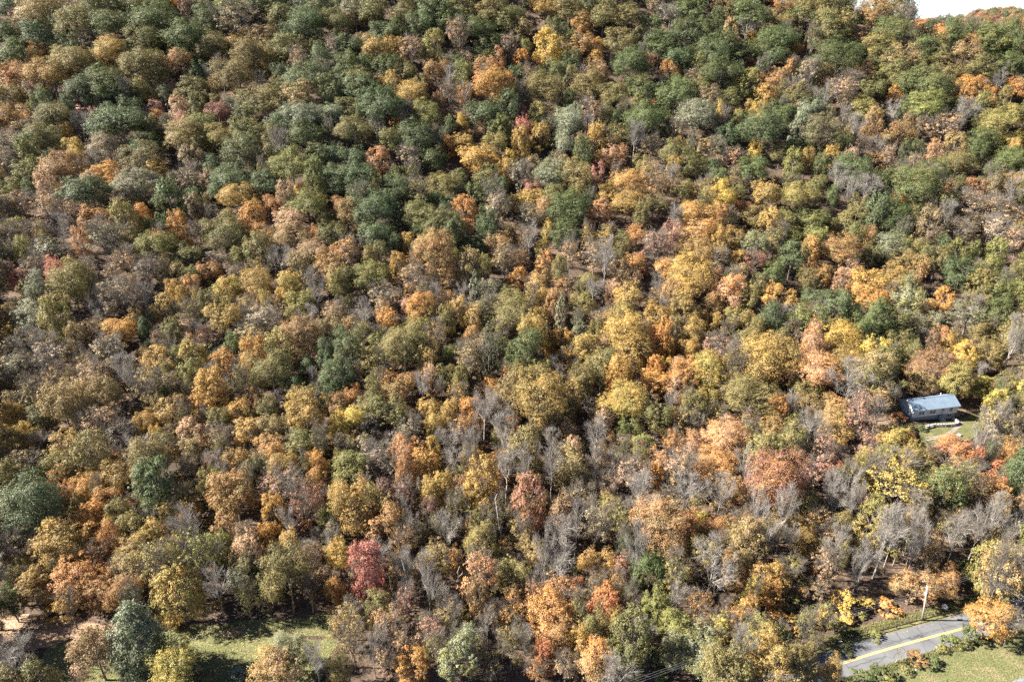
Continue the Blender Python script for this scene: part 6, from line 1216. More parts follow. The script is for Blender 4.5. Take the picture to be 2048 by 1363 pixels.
O5 -1822 1968 56 61 18 g, O3 2249 3265 54 70 42 g, L2 -1026 3679 54 53 30 br, O7 1748 3856 53 66 59 sa-ru, L2 -1804 2038 44 71 44 go-ol, O3 3146 3685 41 72 44 og
O7 -2980 3421 57 76 19 go-ol, L0 -1907 3923 55 69 57 bg-g, M4 -2833 3645 58 63 43 ol-go, M3 -2582 3334 40 73 53 bg-g, M2 -341 3785 46 75 20 g, M4 -1602 4169 47 58 9 bg-g
O4 -2523 3222 55 65 11 ol-go, L3 -324 2314 48 56 17 ol-yg, L0 1745 1990 48 67 20 go-ol, M4 2224 2599 51 63 14 ol-og, L1 -881 3950 43 61 1 bg-g, M6 1881 4009 42 76 39 yg-ol
L2 -1371 3971 50 55 33 g, M4 -546 3737 49 62 29 go-ol, O7 2788 3304 57 58 40 ol-go, M0 -1647 3913 41 78 58 ol-go, B0 1930 4233 54 59 10 gy, O3 -493 3834 53 66 3 og
M1 -762 2284 43 72 42 br-sa, O5 981 1658 43 57 42 y-ol, M0 3140 3968 42 65 45 ol-og, M4 -940 857 45 68 36 br, M6 805 2646 54 59 14 bg, L4 -2669 4134 56 55 47 ol-go
O5 1912 4149 44 65 43 bg-g, O6 2569 3118 50 65 38 br, O0 2501 2972 51 57 41 ol-go, M4 3007 3654 41 64 10 ol-go, L2 255 2038 55 57 30 sa-br, O6 -3209 3682 46 67 57 ru-br
O0 914 1521 55 69 2 br-ol, M0 -346 4217 57 65 1 og, O4 -582 3568 52 61 16 og, O2 -1374 3907 40 64 59 ru-br, O2 -927 3722 46 75 24 go-ol, M1 1235 3828 52 62 2 g-og
O4 -235 3417 48 62 24 g, L1 983 3524 54 66 35 og-g, M0 -1205 4083 43 64 16 br, M1 -2043 3922 41 62 17 br, L3 1973 3446 58 65 26 g, L4 2622 4097 50 52 38 og-yg
L0 -714 3878 48 54 25 go-ol, M2 1657 4149 42 76 30 or-go, M3 1341 3571 42 60 51 ru-ol, O1 -327 4155 48 62 60 ol-og, O5 1536 1888 55 60 14 yg-og, M1 959 3290 41 68 29 br-ol
O2 -395 3575 51 72 59 go-ol, O3 -833 3573 40 74 33 og, L4 1466 3918 43 56 34 g, O4 775 3570 42 57 7 g, O0 1767 3658 52 66 43 g, O3 2337 4016 40 67 34 og
O3 1470 2295 49 58 49 og, M0 -1302 4241 46 59 53 ol-og, M4 -390 4090 41 74 37 ol-og, M5 964 1563 41 72 44 og, M4 -617 929 50 60 51 yg-go, L4 968 3928 41 72 22 g
O5 -694 3713 52 76 63 ol-go, M2 2903 3760 48 76 6 br, M0 -1947 3261 54 71 9 g-og, O2 2049 3994 47 70 35 og-g, M1 -2882 3789 51 70 58 br, L3 -201 2185 50 54 23 ol-yg
O0 2335 4246 41 58 39 ol-br, L3 -2239 3686 50 69 4 ol-og, O6 -3254 3926 44 75 50 ol-go, L2 -3245 3819 48 55 48 br, L0 1303 3838 55 62 41 ru-ol, O3 648 1326 42 64 62 og-ol
L4 2566 3236 42 69 48 g, M4 -3127 4233 42 72 43 ol-og, M3 -1756 1986 43 59 60 og, L0 -1069 1132 39 48 7 or-go, O2 62 1179 29 42 39 br-ol, O3 -671 1690 35 44 11 br-ol
M6 -26 1284 38 45 15 or, M5 -2566 3287 27 50 6 ru-br, B5 -1936 3001 39 44 24 gy, L4 640 1979 30 36 39 or-sa, M1 1422 2083 40 59 22 yg-og, M4 -469 3107 33 55 48 go-ol
O5 935 1800 26 39 15 yg-ol, M0 2106 3097 28 61 44 og-g, M0 -480 1852 29 40 49 og, O1 113 2304 36 60 44 ru-br, L2 -115 1151 29 46 56 og-ol, M0 -1162 2594 30 61 51 yg-og
M0 1238 2535 38 54 58 sa-dk, L1 -882 2440 28 51 5 og-yg, O4 294 880 32 40 27 yg, O6 -751 3206 35 49 45 og, M3 1236 2757 27 49 56 og-dk, M2 1837 2552 29 56 34 go
O4 -248 1288 33 52 15 or-sa, O5 -946 2986 37 52 12 bg, M3 433 1009 30 48 58 ru-br, L4 498 1448 38 38 17 ol-yg, O4 1298 1470 40 51 3 og-ol, L0 -1567 1779 33 47 33 ol-og
M5 -279 1192 33 44 44 dk-mr, O6 -590 3001 40 56 40 g, O1 -463 1494 29 44 6 bg, L4 -2640 3160 36 38 32 bg-g, M2 -663 2824 30 55 21 bg, O1 -1086 1487 33 57 47 br
L4 768 1245 30 53 15 yg-ol, L1 -1537 2466 37 48 30 go, M1 -240 2692 37 59 55 g, L2 -1923 2208 32 51 23 br, L1 2354 2715 38 43 1 ol-go, O2 -379 1828 30 41 2 br-sa
M5 -2332 2638 40 52 2 ru-br, L2 -1440 2778 27 46 28 g, L0 -686 1503 39 54 27 og-ol, O7 -1012 1180 37 41 5 ol, O6 -1478 1751 28 51 25 rd-pk, M2 -743 1309 32 42 49 br
O2 -1500 2110 29 45 5 ol-og, L2 589 1605 42 53 18 ol, M5 232 2918 35 57 62 g-og, O2 338 1303 35 42 36 sa-or, M2 -2775 3136 33 44 4 bg-g, M4 -725 1862 29 54 3 yg-go
L2 -2496 3110 37 38 33 ru-br, L3 -115 1386 35 42 25 or, O5 -1152 2181 31 55 37 g, O2 1115 2350 27 54 30 g, M4 -370 2925 39 48 32 ol, L1 1654 2145 32 39 17 sa-gy
O7 -2009 3082 32 56 58 ru, O2 -2194 2871 30 44 14 ru-br, L2 24 2054 37 45 50 or, L2 2671 2993 37 52 31 ol-go, L1 -346 2421 30 52 6 og-yg, O4 -244 1668 32 45 13 og-ol
O6 993 1741 38 51 36 g, M0 862 1294 40 48 42 og, L4 -2050 2475 30 38 49 og, M2 -297 1475 34 47 63 ru-ol, M2 2276 2926 27 45 21 g, O3 1170 2165 29 55 38 ru-ol
M4 1952 2334 41 46 37 ru-br, O7 -95 1308 26 43 36 ol-br, O5 -1397 2399 39 51 6 or-go, M2 -1482 1531 39 60 18 go-ol, O1 2112 2857 27 59 0 g-og, M1 -996 2861 37 44 49 og
L3 622 2975 26 41 31 bg-g, M4 43 2180 27 43 19 ru-br, O6 -2110 2519 26 53 54 ol-og, L3 711 1302 36 54 12 sa-pk, L0 660 2308 28 56 45 g, L4 2033 2283 33 46 24 go-ol
O7 -464 993 41 48 55 ol-og, L2 -262 3069 38 37 0 yg-og, L1 -108 2956 32 56 1 g, L0 1189 1827 30 37 12 yg-sv, L1 -1844 2784 36 43 5 og, L3 800 2468 27 44 13 ol-go
M1 138 2554 29 45 28 og, M3 -104 1452 38 46 61 or, M4 -802 3098 42 57 8 g, O5 332 2049 32 49 61 og-ol, O6 89 1521 33 46 37 br-ol, L4 2347 2766 26 45 38 go-ol
M2 1111 2478 36 59 33 og-g, M2 -685 2410 31 57 59 yg-g, L2 209 1303 26 45 13 br-sa, M1 1260 2643 29 60 21 ol-br, B4 744 1215 27 41 11 gy, O0 206 1142 34 48 22 ol-yg
O5 500 2511 35 55 4 br-ol, O1 -1229 2389 28 47 36 go, L0 -781 1864 29 38 43 go-yg, O1 -221 1608 37 55 45 br-go, O2 -398 2439 41 40 19 og, M3 -2163 2723 35 60 16 ol-go
M2 1906 2322 27 40 7 ol-og, M2 1631 1860 29 45 36 go-ol, O5 356 1425 38 55 42 og-ol, M3 -1885 2810 26 50 51 og-yg, L2 -1594 2056 39 44 46 yg, L1 878 2172 35 50 45 yg-ol
L3 1733 2870 36 48 59 ol, L1 -2435 2882 40 50 40 ru-br, L4 1788 2719 27 50 36 bg-g, B0 -267 1029 38 32 51 gy, O0 2286 3050 40 40 17 ol-go, O3 513 2120 41 59 42 sa-mr
O4 -1708 2411 27 43 16 og-g, O3 -522 2921 34 39 0 go, L1 1469 2550 31 39 30 g-og, L0 -1408 2924 32 44 61 bg-g, O7 1724 2799 41 50 34 g-og, L3 -1215 2453 29 42 35 dk-br
M2 -2256 2905 36 48 48 bg-g, O3 2011 2189 30 40 39 bg-g, L0 -809 2020 34 41 19 go-yg, L4 989 2435 36 38 42 og, L2 -1520 2341 28 36 40 g-og, L0 270 2348 26 47 35 bg-g
B0 1151 3011 33 32 22 gy, B4 -1312 1676 37 43 29 gy, M6 324 1816 40 50 55 ol-yg, M6 1084 1857 41 50 11 ol-yg, L4 1842 2202 34 48 31 og, M1 -447 2035 32 50 50 ol-yg
M4 1948 2158 28 51 50 br, L1 309 972 28 55 61 yg, M5 -214 2338 30 42 3 g, L2 -256 1890 42 39 21 ol-br, M4 -639 1810 37 46 20 ol-yg, M6 -1201 1697 31 60 57 ol-br
O2 -1037 3262 38 45 12 og, M6 1536 2763 31 48 4 br, M3 -1387 2725 36 60 13 br-og, L1 -1672 2173 35 43 49 yg, M0 2159 2836 27 48 15 bg-g, O4 -1701 2539 39 50 59 g-og
O1 1006 3019 40 41 39 rd, M5 178 2720 38 41 48 g, M0 2602 3014 27 42 55 go-ol, M3 1555 2845 27 49 28 bg, O2 -535 1394 26 41 54 ol-br, L2 -1457 1822 39 39 53 go
L0 -2141 2779 37 47 54 ru-br, O2 -506 2852 35 43 10 bg-g, M4 732 2503 37 53 39 bg-g, L0 -944 2474 28 39 30 br, M3 -1426 2555 39 47 20 br-og, M3 1391 2122 29 52 23 bg-g
L4 1553 1792 29 42 25 ol-go, O5 1926 2618 27 52 42 og-g, M5 -824 1127 28 50 4 ol-og, L2 -720 2856 28 42 54 bg, M1 -1142 3110 29 49 1 ol, L2 244 2151 27 52 26 go-ol
O1 1744 1851 29 45 38 og, L3 -1133 1607 33 42 1 br-ol, O1 74 1578 35 51 43 ol-yg, M3 672 2981 33 44 27 g, M6 192 1750 32 45 28 sv-og, B5 -997 970 33 43 23 gy
M4 122 3078 41 41 44 og-g, L3 1100 1155 29 55 20 or-br, L3 1171 3084 30 53 48 or-go, L2 1292 2185 29 50 0 g, L1 384 2494 35 43 7 go-ru, L4 -283 2629 41 51 22 g
M4 182 2543 39 54 16 br, M0 688 1738 28 52 44 ol-yg, L3 2703 3275 38 52 57 g, M5 347 1491 33 44 26 br-sa, M6 -189 2909 40 44 20 or-go, M2 -353 2014 32 45 39 go
M2 330 1994 41 50 49 br-sa, M4 2201 2647 27 41 10 go-ol, O1 961 2780 31 55 25 yg-go, O5 1731 2497 26 41 17 g, M0 797 2390 37 47 56 og-yg, M2 -384 2222 28 50 55 bg
L0 1276 3170 29 37 9 og-yg, O3 2484 2906 36 59 24 g, M1 6 2962 40 40 60 g-og, M3 -2378 2848 35 52 13 ol-go, O6 -420 2280 34 50 60 bg, O1 -225 2249 26 56 39 bg
M2 2503 3037 27 57 20 ol-og, M4 2842 3207 28 51 57 ol-og, M0 1221 2682 27 58 28 sa-dk, L4 -1258 2423 29 41 44 ol-og, M4 1514 3015 40 52 22 og-yg, M6 742 1695 27 51 55 ol
M4 1561 2102 38 50 4 yg, O4 -221 3044 34 47 11 g-og, L3 -195 2384 26 38 21 g-og, O4 230 1967 39 40 42 ol-yg, L2 57 1853 28 51 39 go-ol, O7 39 1058 32 40 34 ol-br
O2 807 1275 28 50 16 y-ol, M1 -2165 3182 34 47 35 sa, M4 1949 2855 30 51 13 yg-ol, B0 -1218 1839 36 36 32 gy, M3 145 1335 27 44 42 br-sa, L1 -1639 1938 27 55 6 ol-go
M6 707 1989 35 44 57 br, L2 -23 1141 33 43 13 ol-og, M1 -1456 1915 38 42 33 ol-og, L1 -675 2591 33 50 34 bg, L1 -414 2679 29 54 3 or, B5 522 1246 35 47 9 gy
O4 -1010 3119 38 53 57 og, O2 143 1466 29 48 14 ol, M2 2359 2600 37 47 60 ol-og, M1 -1815 2367 30 47 28 sa-br, L3 -1973 2552 42 51 53 go-ol, L3 1419 2284 30 46 29 og
M5 -2626 2959 28 54 35 g, M2 1199 3135 36 47 10 br-gy, M6 -449 3045 28 41 47 ol, M5 -1688 3002 38 44 38 ol-go, M2 -884 1829 37 62 21 ol-og, M5 2278 2585 28 61 44 br
O5 2125 2480 42 51 41 ol-og, B6 546 3118 28 43 27 gy, O6 287 2635 29 47 27 g-og, L4 903 1103 30 40 40 yg-ol, L3 -1747 3109 30 40 7 ol, O5 -309 1719 39 43 40 og-ol
O7 -1303 3042 33 50 46 bg-g, M1 -1058 2323 26 49 3 ol, O2 -1007 2004 37 39 44 og, O1 -196 2066 33 39 56 ol-yg, M2 1870 2521 26 47 19 yg-ol, L3 -412 1707 40 48 22 yg-ol
O3 438 2249 28 55 45 ol, L2 -209 1049 29 51 56 ru, L4 -29 1721 28 44 37 yg-ol, M2 215 2342 31 60 8 og-yg, M0 273 2512 28 46 54 ru-sa, M4 -901 821 30 54 34 go
M1 218 1423 40 48 51 br-sa, L0 979 1150 31 37 44 br-ol, M5 1607 1719 28 53 42 br, M0 -1638 1891 26 47 10 ol-og, M0 91 1877 31 49 58 go-ol, M1 2161 2882 28 54 28 bg-g
L3 429 1893 27 37 56 br-ol, O7 1649 2968 40 44 9 g, M1 1518 2207 39 43 54 dk-br, L4 -1999 2474 41 52 24 ol-go, M0 -463 2317 36 60 13 og, L1 1404 2447 30 52 43 g-og
M5 -2571 3147 35 57 54 go-ol, L0 -622 1031 29 39 35 ol-og, O2 -1371 3254 27 54 42 g, M3 1371 2948 31 57 50 ru-br, B7 -400 2746 28 43 25 gy, L2 2030 3234 27 41 1 og
L0 222 1095 35 56 58 ol-og, B3 -248 2925 33 49 58 gy, M6 157 1507 32 52 19 ol-go, L4 1210 2943 36 41 21 g-og, M6 -345 1480 34 58 39 ol-og, L3 1197 3296 39 55 43 bg-g
L3 -2381 3258 28 38 24 ol-og, L2 1156 2955 29 43 42 ru-br, L4 -1225 2148 29 43 2 yg, O3 486 1212 28 43 11 ru-br, M2 -1027 2225 33 42 62 og-ol, M6 1957 3085 35 49 50 g
O7 620 2761 28 46 29 bg, O5 1155 1311 29 50 20 or-br, L4 1299 2322 29 48 42 og-g, L2 -2095 2889 35 39 10 og-yg, M0 1991 3267 37 61 47 g, O0 -962 2820 28 44 35 og-g
L3 439 2839 36 52 43 ol-g, O2 -1214 2205 30 41 1 yg, M4 -1595 2005 29 51 32 yg-ol, M3 -2647 3229 31 41 42 br, L2 1159 1949 33 42 49 go, L0 1679 2378 26 54 53 br-ol
O2 1433 2901 30 43 30 og, L4 -1633 1848 35 56 31 bg-g, L1 672 2636 26 47 59 og-yg, M3 1271 2943 36 41 50 bg-g, M4 -1868 2078 34 59 22 og, B2 -1011 2931 33 39 55 gy
O4 1141 1533 38 55 59 ol-yg, L2 -300 2000 28 47 33 ru, L4 572 1383 28 38 31 ol-yg, M0 -189 1775 32 50 15 ol-yg, O0 380 1054 39 41 59 y, B5 -858 1282 39 45 23 gy
L0 -65 1105 28 48 43 ol-og, B2 -2163 3144 27 43 8 gy, O3 448 1450 34 54 16 ol-og, L4 -2384 2793 39 45 44 g, O6 1694 2551 39 59 56 g, L1 -2303 2948 36 51 53 ol-go
L3 229 1051 27 45 12 g, L2 141 2770 42 44 49 og, O0 356 2112 34 50 54 og-ol, O6 -1635 2206 34 41 40 yg-ol, O4 -1221 2104 40 52 11 ol-br, L2 192 2133 28 41 51 g
O4 -502 1653 29 48 36 bg, B0 287 3065 33 38 39 gy, M3 1238 2593 34 56 27 g-og, M0 1128 2164 32 58 35 og, L1 743 2266 31 41 13 ol-yg, O7 143 868 29 45 50 og-ol
M2 -211 1551 29 52 3 br-sa, M5 2643 3110 30 53 52 ol-go, O5 -1115 2386 37 46 60 g, O7 1986 2476 35 40 0 br, O7 1466 3140 27 49 47 g, M4 948 3075 30 46 24 bg-g
M4 307 1916 28 44 12 sa, M2 2654 3179 38 53 1 ol-go, L0 -40 1681 31 39 7 g, M3 1528 1671 38 41 55 ru-br, L2 677 2392 41 52 49 go, L0 -1469 2233 40 51 6 br-sa
L2 -1307 1294 35 46 46 g, L1 -445 1320 28 49 30 og, M6 -302 2060 27 44 38 ol-og, O1 -148 1022 33 49 55 ol-br, M1 696 1848 33 60 57 ol-yg, M0 -572 2686 26 55 54 g
O7 2578 2945 34 53 58 ol-go, M2 1690 2197 38 42 21 ol-yg, O1 -1728 2948 28 49 48 g, O0 -1899 2244 28 59 26 ru-br, L0 -2366 2914 30 55 31 g, L4 -2289 2545 35 50 26 br
M3 2323 2909 30 52 41 bg-g, L3 576 1557 28 42 6 go-yg, B1 1791 2318 42 40 1 gy, O0 -2443 3074 33 56 31 go-ol, M2 -1713 2013 30 54 3 go-ol, O7 1458 1735 41 49 33 ol
O5 -420 2395 33 42 44 bg, M6 2231 3015 37 41 39 ol-go, M4 1835 1984 31 56 37 br, M3 1833 2433 35 51 54 y-ol, M5 260 2845 34 58 18 sv, L4 2113 2662 26 45 9 ru-br
O4 1223 1968 29 53 6 yg-sv, O0 147 2004 29 54 7 ol-og, M4 -978 3159 31 57 1 g, O4 -1589 2543 38 52 21 go, B5 1683 1938 37 44 48 gy, L3 318 2192 37 36 52 go-ol
M2 705 2249 29 59 39 or-br, O1 1240 2801 30 53 23 og-dk, L1 -1280 1942 28 53 22 sa-br, L2 -1568 2116 27 40 5 dk-sa, O0 -1519 1695 29 50 11 ol-og, M4 -1753 2822 28 58 3 bg
B4 -664 1255 35 35 41 gy, M5 659 2079 30 47 55 go-br, L2 1503 1955 30 44 24 g, M5 -1041 1432 30 59 13 ol-br, O5 1249 3277 32 50 49 g, M1 236 1731 26 60 58 og-ol
M1 1780 2873 29 50 35 ol, L1 2091 2703 30 55 51 br, L4 364 1748 27 40 55 ol-og, M6 -1187 2877 35 42 37 ol, M3 -779 1090 38 46 52 yg-ol, O6 -2395 2707 33 53 31 bg-g
M1 1260 3057 31 61 13 og, M2 2488 3141 32 43 48 og, M4 -1847 2472 27 62 13 ol-br, O5 -1184 1955 34 38 47 ru-br, M3 125 1841 41 58 56 ru, M2 634 2669 30 44 60 rd-or
O1 249 3243 32 53 1 og-yg, M2 1213 1465 34 48 48 yg-y, L3 1084 2068 31 40 57 ru-sa, O0 -155 1443 27 43 10 go-ol, M0 -2161 2675 30 48 1 og, M5 -1279 1558 26 41 9 ol-br
M2 1298 2542 32 41 27 g, M6 772 3050 41 58 11 og-yg, M0 -146 2330 33 41 52 or-sa, M6 1469 2607 26 52 52 g, M4 -477 2899 38 59 46 ol-go, M3 353 2773 33 42 5 og
L0 -2233 2581 27 53 50 ru-br, L1 -961 3281 28 41 45 g-og, M2 -1071 2111 36 42 13 og, O7 1066 2509 30 55 45 go, M3 -455 1750 32 46 3 ru-br, O1 -265 1747 40 43 60 ol-yg
O1 -295 2837 29 48 57 ru-dk, O3 -169 1560 35 44 19 yg-ol, L0 -1068 1974 32 52 28 ol, B0 1162 2354 39 47 34 gy, O6 641 1168 36 40 13 og-ol, L0 -498 1480 29 41 41 yg-ol
O0 2239 2675 26 50 28 go-ol, M3 589 2511 39 60 31 go-ol, M5 429 1730 30 59 17 or, M5 -2185 2479 34 57 52 ru-br, O5 367 1937 31 53 12 br-sa, M4 1881 2416 42 42 36 bg
L2 1185 1343 38 38 33 ol-br, L2 -611 1958 26 42 9 ol-yg, L1 670 1951 33 43 33 bg-ol, M2 1416 1535 32 58 61 g, B7 -14 1427 34 38 18 gy, M5 -86 2041 28 42 40 ol-yg
L3 1270 2480 29 41 15 br-sa, B5 -1366 1453 27 49 29 gy, M0 -1727 2324 41 61 45 og-yg, L1 -1174 1911 40 41 50 ol-br, L1 2291 2875 29 46 42 go-ol, O6 -1248 2258 34 48 48 or
O1 -729 950 34 40 41 ru, M2 -294 1151 28 56 35 ol-yg, B2 -2093 2634 29 43 3 gy, O4 -107 1785 30 49 54 br-go, O1 1188 2718 29 40 41 go, O0 2014 2325 34 53 57 ru-br
O0 803 2764 30 58 47 yg-go, M6 -54 3097 35 57 39 or-sa, L2 -1623 2756 29 41 8 bg-g, O3 225 3294 31 47 13 bg, O3 660 2119 32 57 36 go, M2 -1270 1264 36 42 22 bg-g
L3 -1050 2607 38 41 28 yg-ol, M5 -1084 1804 27 43 31 go-ol, L3 2646 3296 29 43 40 bg-g, O4 1210 3087 28 45 26 bg, O1 957 2734 38 48 37 yg-go, M5 903 1274 29 61 10 yg-go
L4 587 3209 28 39 42 bg, L3 -1073 1598 39 36 40 ru-br, O4 -316 3191 33 50 60 g, M2 436 847 36 50 32 ol-yg, L0 909 1446 40 40 51 ru-br, O1 -660 1039 28 47 18 yg-ol
O3 -7 3212 27 40 43 ol-br, M0 -1895 2863 31 52 53 og-g, L2 -1975 2719 29 37 13 br, O2 122 2217 28 44 1 go-yg, M5 -591 1104 31 42 53 ru-br, L2 -1590 2179 39 38 38 dk-br
O6 465 1871 37 58 55 ru-br, M6 -1399 1614 26 56 62 ol-yg, M4 -38 2413 31 56 24 bg-g, M1 305 1605 34 41 47 og-ol, L2 1199 2389 36 52 32 bg-g, M2 -1080 2440 38 53 33 dk-br
L2 1049 3069 34 55 45 bg-g, M4 -61 915 29 60 54 ru-br, M0 1788 2368 35 59 12 og, L3 -1323 2164 29 44 10 ru-br, O0 106 1131 34 54 42 br-sa, M0 2018 2802 28 61 8 g-og
O2 -1015 2704 26 53 3 og-bg, O5 -2554 3081 38 56 27 g, M3 -1740 2185 29 41 27 dk-br, L3 -764 1983 29 42 40 ol-go, L3 1146 2720 26 44 7 bg-g, O5 379 2686 35 50 51 br-ol
O5 -2456 2837 29 55 48 bg-g, L1 -1646 2087 30 49 49 dk-br, O1 41 2734 41 55 15 pk-rd, L0 -1570 2328 34 48 13 go, M1 938 3018 36 57 8 bg-g, M6 -270 2087 40 48 11 yg-ol
O2 -631 2130 28 50 8 or-br, M3 2076 2836 34 50 16 og, L3 576 3088 36 46 13 ru-or, M3 2741 3244 28 51 28 g, M5 133 1888 29 42 60 sv-og, L2 1061 2839 35 39 54 bg-g
L1 -1144 2136 31 47 57 or, L0 -2075 2354 33 47 50 g, L4 1448 2004 31 45 29 yg, O0 -1054 2822 37 43 34 og, M5 549 3248 34 46 6 og-ol, M0 1170 1564 29 57 24 yg-ol
M4 1612 2030 34 52 48 yg-og, M3 -1993 2834 32 44 25 ol-or, M4 -133 1535 26 55 38 yg-ol, L0 2318 3093 27 52 19 ol-go, O2 607 1936 27 50 42 or-sa, L3 2276 3112 28 41 14 ol-go
O5 265 2689 29 51 55 pk, B7 2313 2611 38 43 38 gy, M3 408 2804 31 56 15 bg-g, L0 788 1069 29 44 8 yg-ol, O2 1570 2416 38 53 36 og, L1 -67 1837 32 41 31 ol-yg
L1 1273 1252 32 39 11 ru-br, M3 -238 1241 26 60 22 or-sa, L2 1412 2510 33 38 29 og, M1 28 2527 41 48 62 bg-g, B4 678 1368 29 33 61 gy, B3 -581 1778 38 40 20 gy
M1 -615 2645 40 43 10 bg, M2 -1523 2144 30 54 8 br-ol, L1 -341 1604 27 44 8 ol, L3 2653 3042 29 56 11 og, O4 -873 3024 39 47 7 yg, L0 1251 3134 40 39 28 og
L3 -797 2154 37 43 1 or-ol, O0 746 1478 41 39 25 ol-br, L3 -515 1821 41 41 53 br-sa, M6 -341 1386 30 43 27 dk-gy, M1 1399 1879 38 59 19 og-ol, O3 -1367 2007 28 42 41 br
M6 932 1247 26 47 35 ol-og, M2 1023 2814 34 48 30 g-og, L4 -1246 1214 31 56 17 ol-go, M2 -2088 3180 30 49 1 og-yg, L3 164 2590 32 41 52 ol, O0 -60 3005 37 38 57 bg
O1 1992 2759 27 50 57 g, M5 -1651 2817 26 40 32 pk, M5 -1503 1618 28 51 13 og, B1 709 1129 19 56 21 gy, B7 843 1116 21 45 59 gy, B4 130 1077 18 55 26 gy
B5 504 1060 29 53 9 gy, B2 809 1059 22 46 12 gy, B5 26 1207 22 63 7 gy, B0 -94 1285 22 53 11 gy, B0 795 1033 25 50 20 gy, B5 62 1012 23 53 49 gy
B5 767 1064 22 48 56 gy, B6 557 1100 28 60 39 gy, B2 640 1033 26 49 47 gy, B3 997 1107 23 50 29 gy, B0 239 1006 25 60 38 gy, B1 694 1191 25 42 51 gy
B3 -152 920 23 63 37 gy, L3 -1365 1490 18 24 45 bg-g, L0 -19 1029 23 31 55 ol-og, B1 -229 840 18 35 26 gy, L3 -666 1311 26 42 48 ol, L1 -553 1248 27 20 59 sv-og
L0 -1354 1609 22 39 44 ol-br, L2 -407 1573 20 37 4 or-br, B2 -869 1787 22 21 2 gy, M3 -879 1455 20 43 10 br, L3 958 1607 27 30 12 y-ol, L1 -230 1029 23 21 33 ru
B5 -79 878 28 20 25 gy, L3 1251 1523 21 44 50 g, M5 -29 1522 27 35 13 br-ol, L3 294 1304 26 43 2 yg-ol, B5 -645 1762 19 18 26 gy, L1 -89 1258 26 35 45 go
L4 -1691 1814 17 42 10 bg-g, L2 -129 820 25 42 40 ol-og, L4 -1146 1556 18 43 38 br-ol, L2 -798 1415 21 43 30 ol-og, B4 804 1859 28 24 51 gy, B0 -1238 1598 19 36 32 gy
L2 -1337 1726 28 35 34 br-ol, L4 -1413 1784 19 33 5 sv, B3 -385 1456 22 25 11 gy, L2 -828 1184 26 25 42 or-br, L4 -290 1670 28 39 18 yg-og, B5 -200 949 23 32 36 gy
L0 -370 998 28 24 50 dk-ru, L0 -121 1653 18 43 27 br, L4 550 1526 22 36 3 or-sa, L4 -783 994 29 31 15 ru-or, L1 -96 846 17 36 19 sv-yg, L3 407 1194 22 29 45 y
L2 -986 1842 22 32 19 og-ol, L1 121 906 19 43 1 yg-ol, B2 1164 1383 19 19 46 gy, M5 1028 1251 23 48 51 yg-ol, L1 -1001 1575 23 43 0 ol-og, L0 27 1731 18 41 5 yg-ol
L3 -545 1077 27 38 32 sa-br, B5 -1016 1303 19 20 35 gy, B6 -1131 1364 24 27 29 gy, M4 784 1126 22 37 1 yg-ol, L0 -1113 1100 28 29 58 bg-g, L0 -1132 1140 25 36 3 ol-go
L0 373 869 25 42 52 yg-y, B7 -714 1108 18 24 54 gy, L1 248 1344 18 28 20 yg-ol, M4 385 1620 27 45 46 or, L4 -300 1900 23 36 62 or-go, L3 -625 1210 22 31 40 ru-ol
L1 151 1555 17 35 24 go, M5 -896 1711 18 37 47 sa-br, L1 71 1660 25 26 31 yg-ol, L2 -754 1426 17 32 10 br-dk, L1 91 803 24 30 13 br-sa, L0 -345 1555 26 39 36 ol
B2 194 1494 16 26 39 gy, L0 421 907 23 27 41 or-go, L4 -161 888 16 31 20 ol-og, B7 -230 1138 25 34 23 gy, B6 -836 1868 25 29 19 gy, B7 -224 1862 19 38 2 gy
L4 1189 1162 26 31 41 ol-og, L3 -951 973 30 39 28 ol-yg, B7 708 1224 20 36 18 gy, B6 1049 1900 24 21 58 gy, L1 -828 1403 29 23 29 go, B7 46 977 22 32 47 gy
L1 725 1190 29 27 28 ol, L4 332 1592 18 29 34 go-or, L1 -899 1863 24 26 22 g, M5 684 1796 18 39 15 or-sa, L0 -846 1488 19 27 1 ol-yg, L2 -192 924 24 43 55 pk-sa
L1 -1357 1875 27 42 39 sa-or, L3 590 1646 18 42 50 og-ol, L4 -1121 1520 29 36 45 ol-og, M0 -851 1372 20 36 44 go, L0 40 948 19 38 10 or-sa, M3 1192 1736 25 45 38 ru-dk
L2 263 1304 28 21 9 sa-or, L0 600 987 23 22 13 sa-br, L0 1403 1499 21 28 40 ol-og, L3 -191 834 21 36 51 br-sa, L0 457 949 17 43 32 yg-y, M6 737 1243 19 44 12 ol-og
L3 -1487 1719 25 28 57 sv-br, L3 486 1784 25 35 29 ol-go, L2 -1249 1544 20 41 38 ol-br, M1 117 843 21 45 57 go, L4 768 1727 19 43 56 ol-yg, L0 -1048 1815 19 32 6 ol-yg
L0 -973 1437 20 30 3 og-ol, L2 -821 1278 16 30 3 go, L2 189 1791 19 38 33 sv-og, L0 334 1223 26 23 11 ru-br, B0 -462 1105 26 35 61 gy, B3 -518 1554 17 32 61 gy
L4 1383 1791 24 40 59 ol-yg, L3 -1164 1667 22 28 2 br, L1 1241 1237 24 37 5 br, L2 626 1662 30 34 13 sa-mr, L3 312 1526 23 40 46 yg-go, B2 -1268 1604 24 34 38 gy
B1 -250 1210 18 27 15 gy, L4 -1460 1476 21 31 18 ru-br, M4 -35 1395 23 30 35 yg-ol, B6 111 1605 24 36 34 gy, L0 -27 1181 20 41 46 or, L1 -369 1722 29 34 28 yg-og
L3 -56 1502 18 35 14 br-sa, L2 536 1855 27 25 55 go-ol, L3 98 1183 29 27 42 ol-br, M3 -682 1881 30 48 50 ol-go, L0 -702 1031 20 35 46 ol-br, L2 976 1321 25 27 20 yg-go
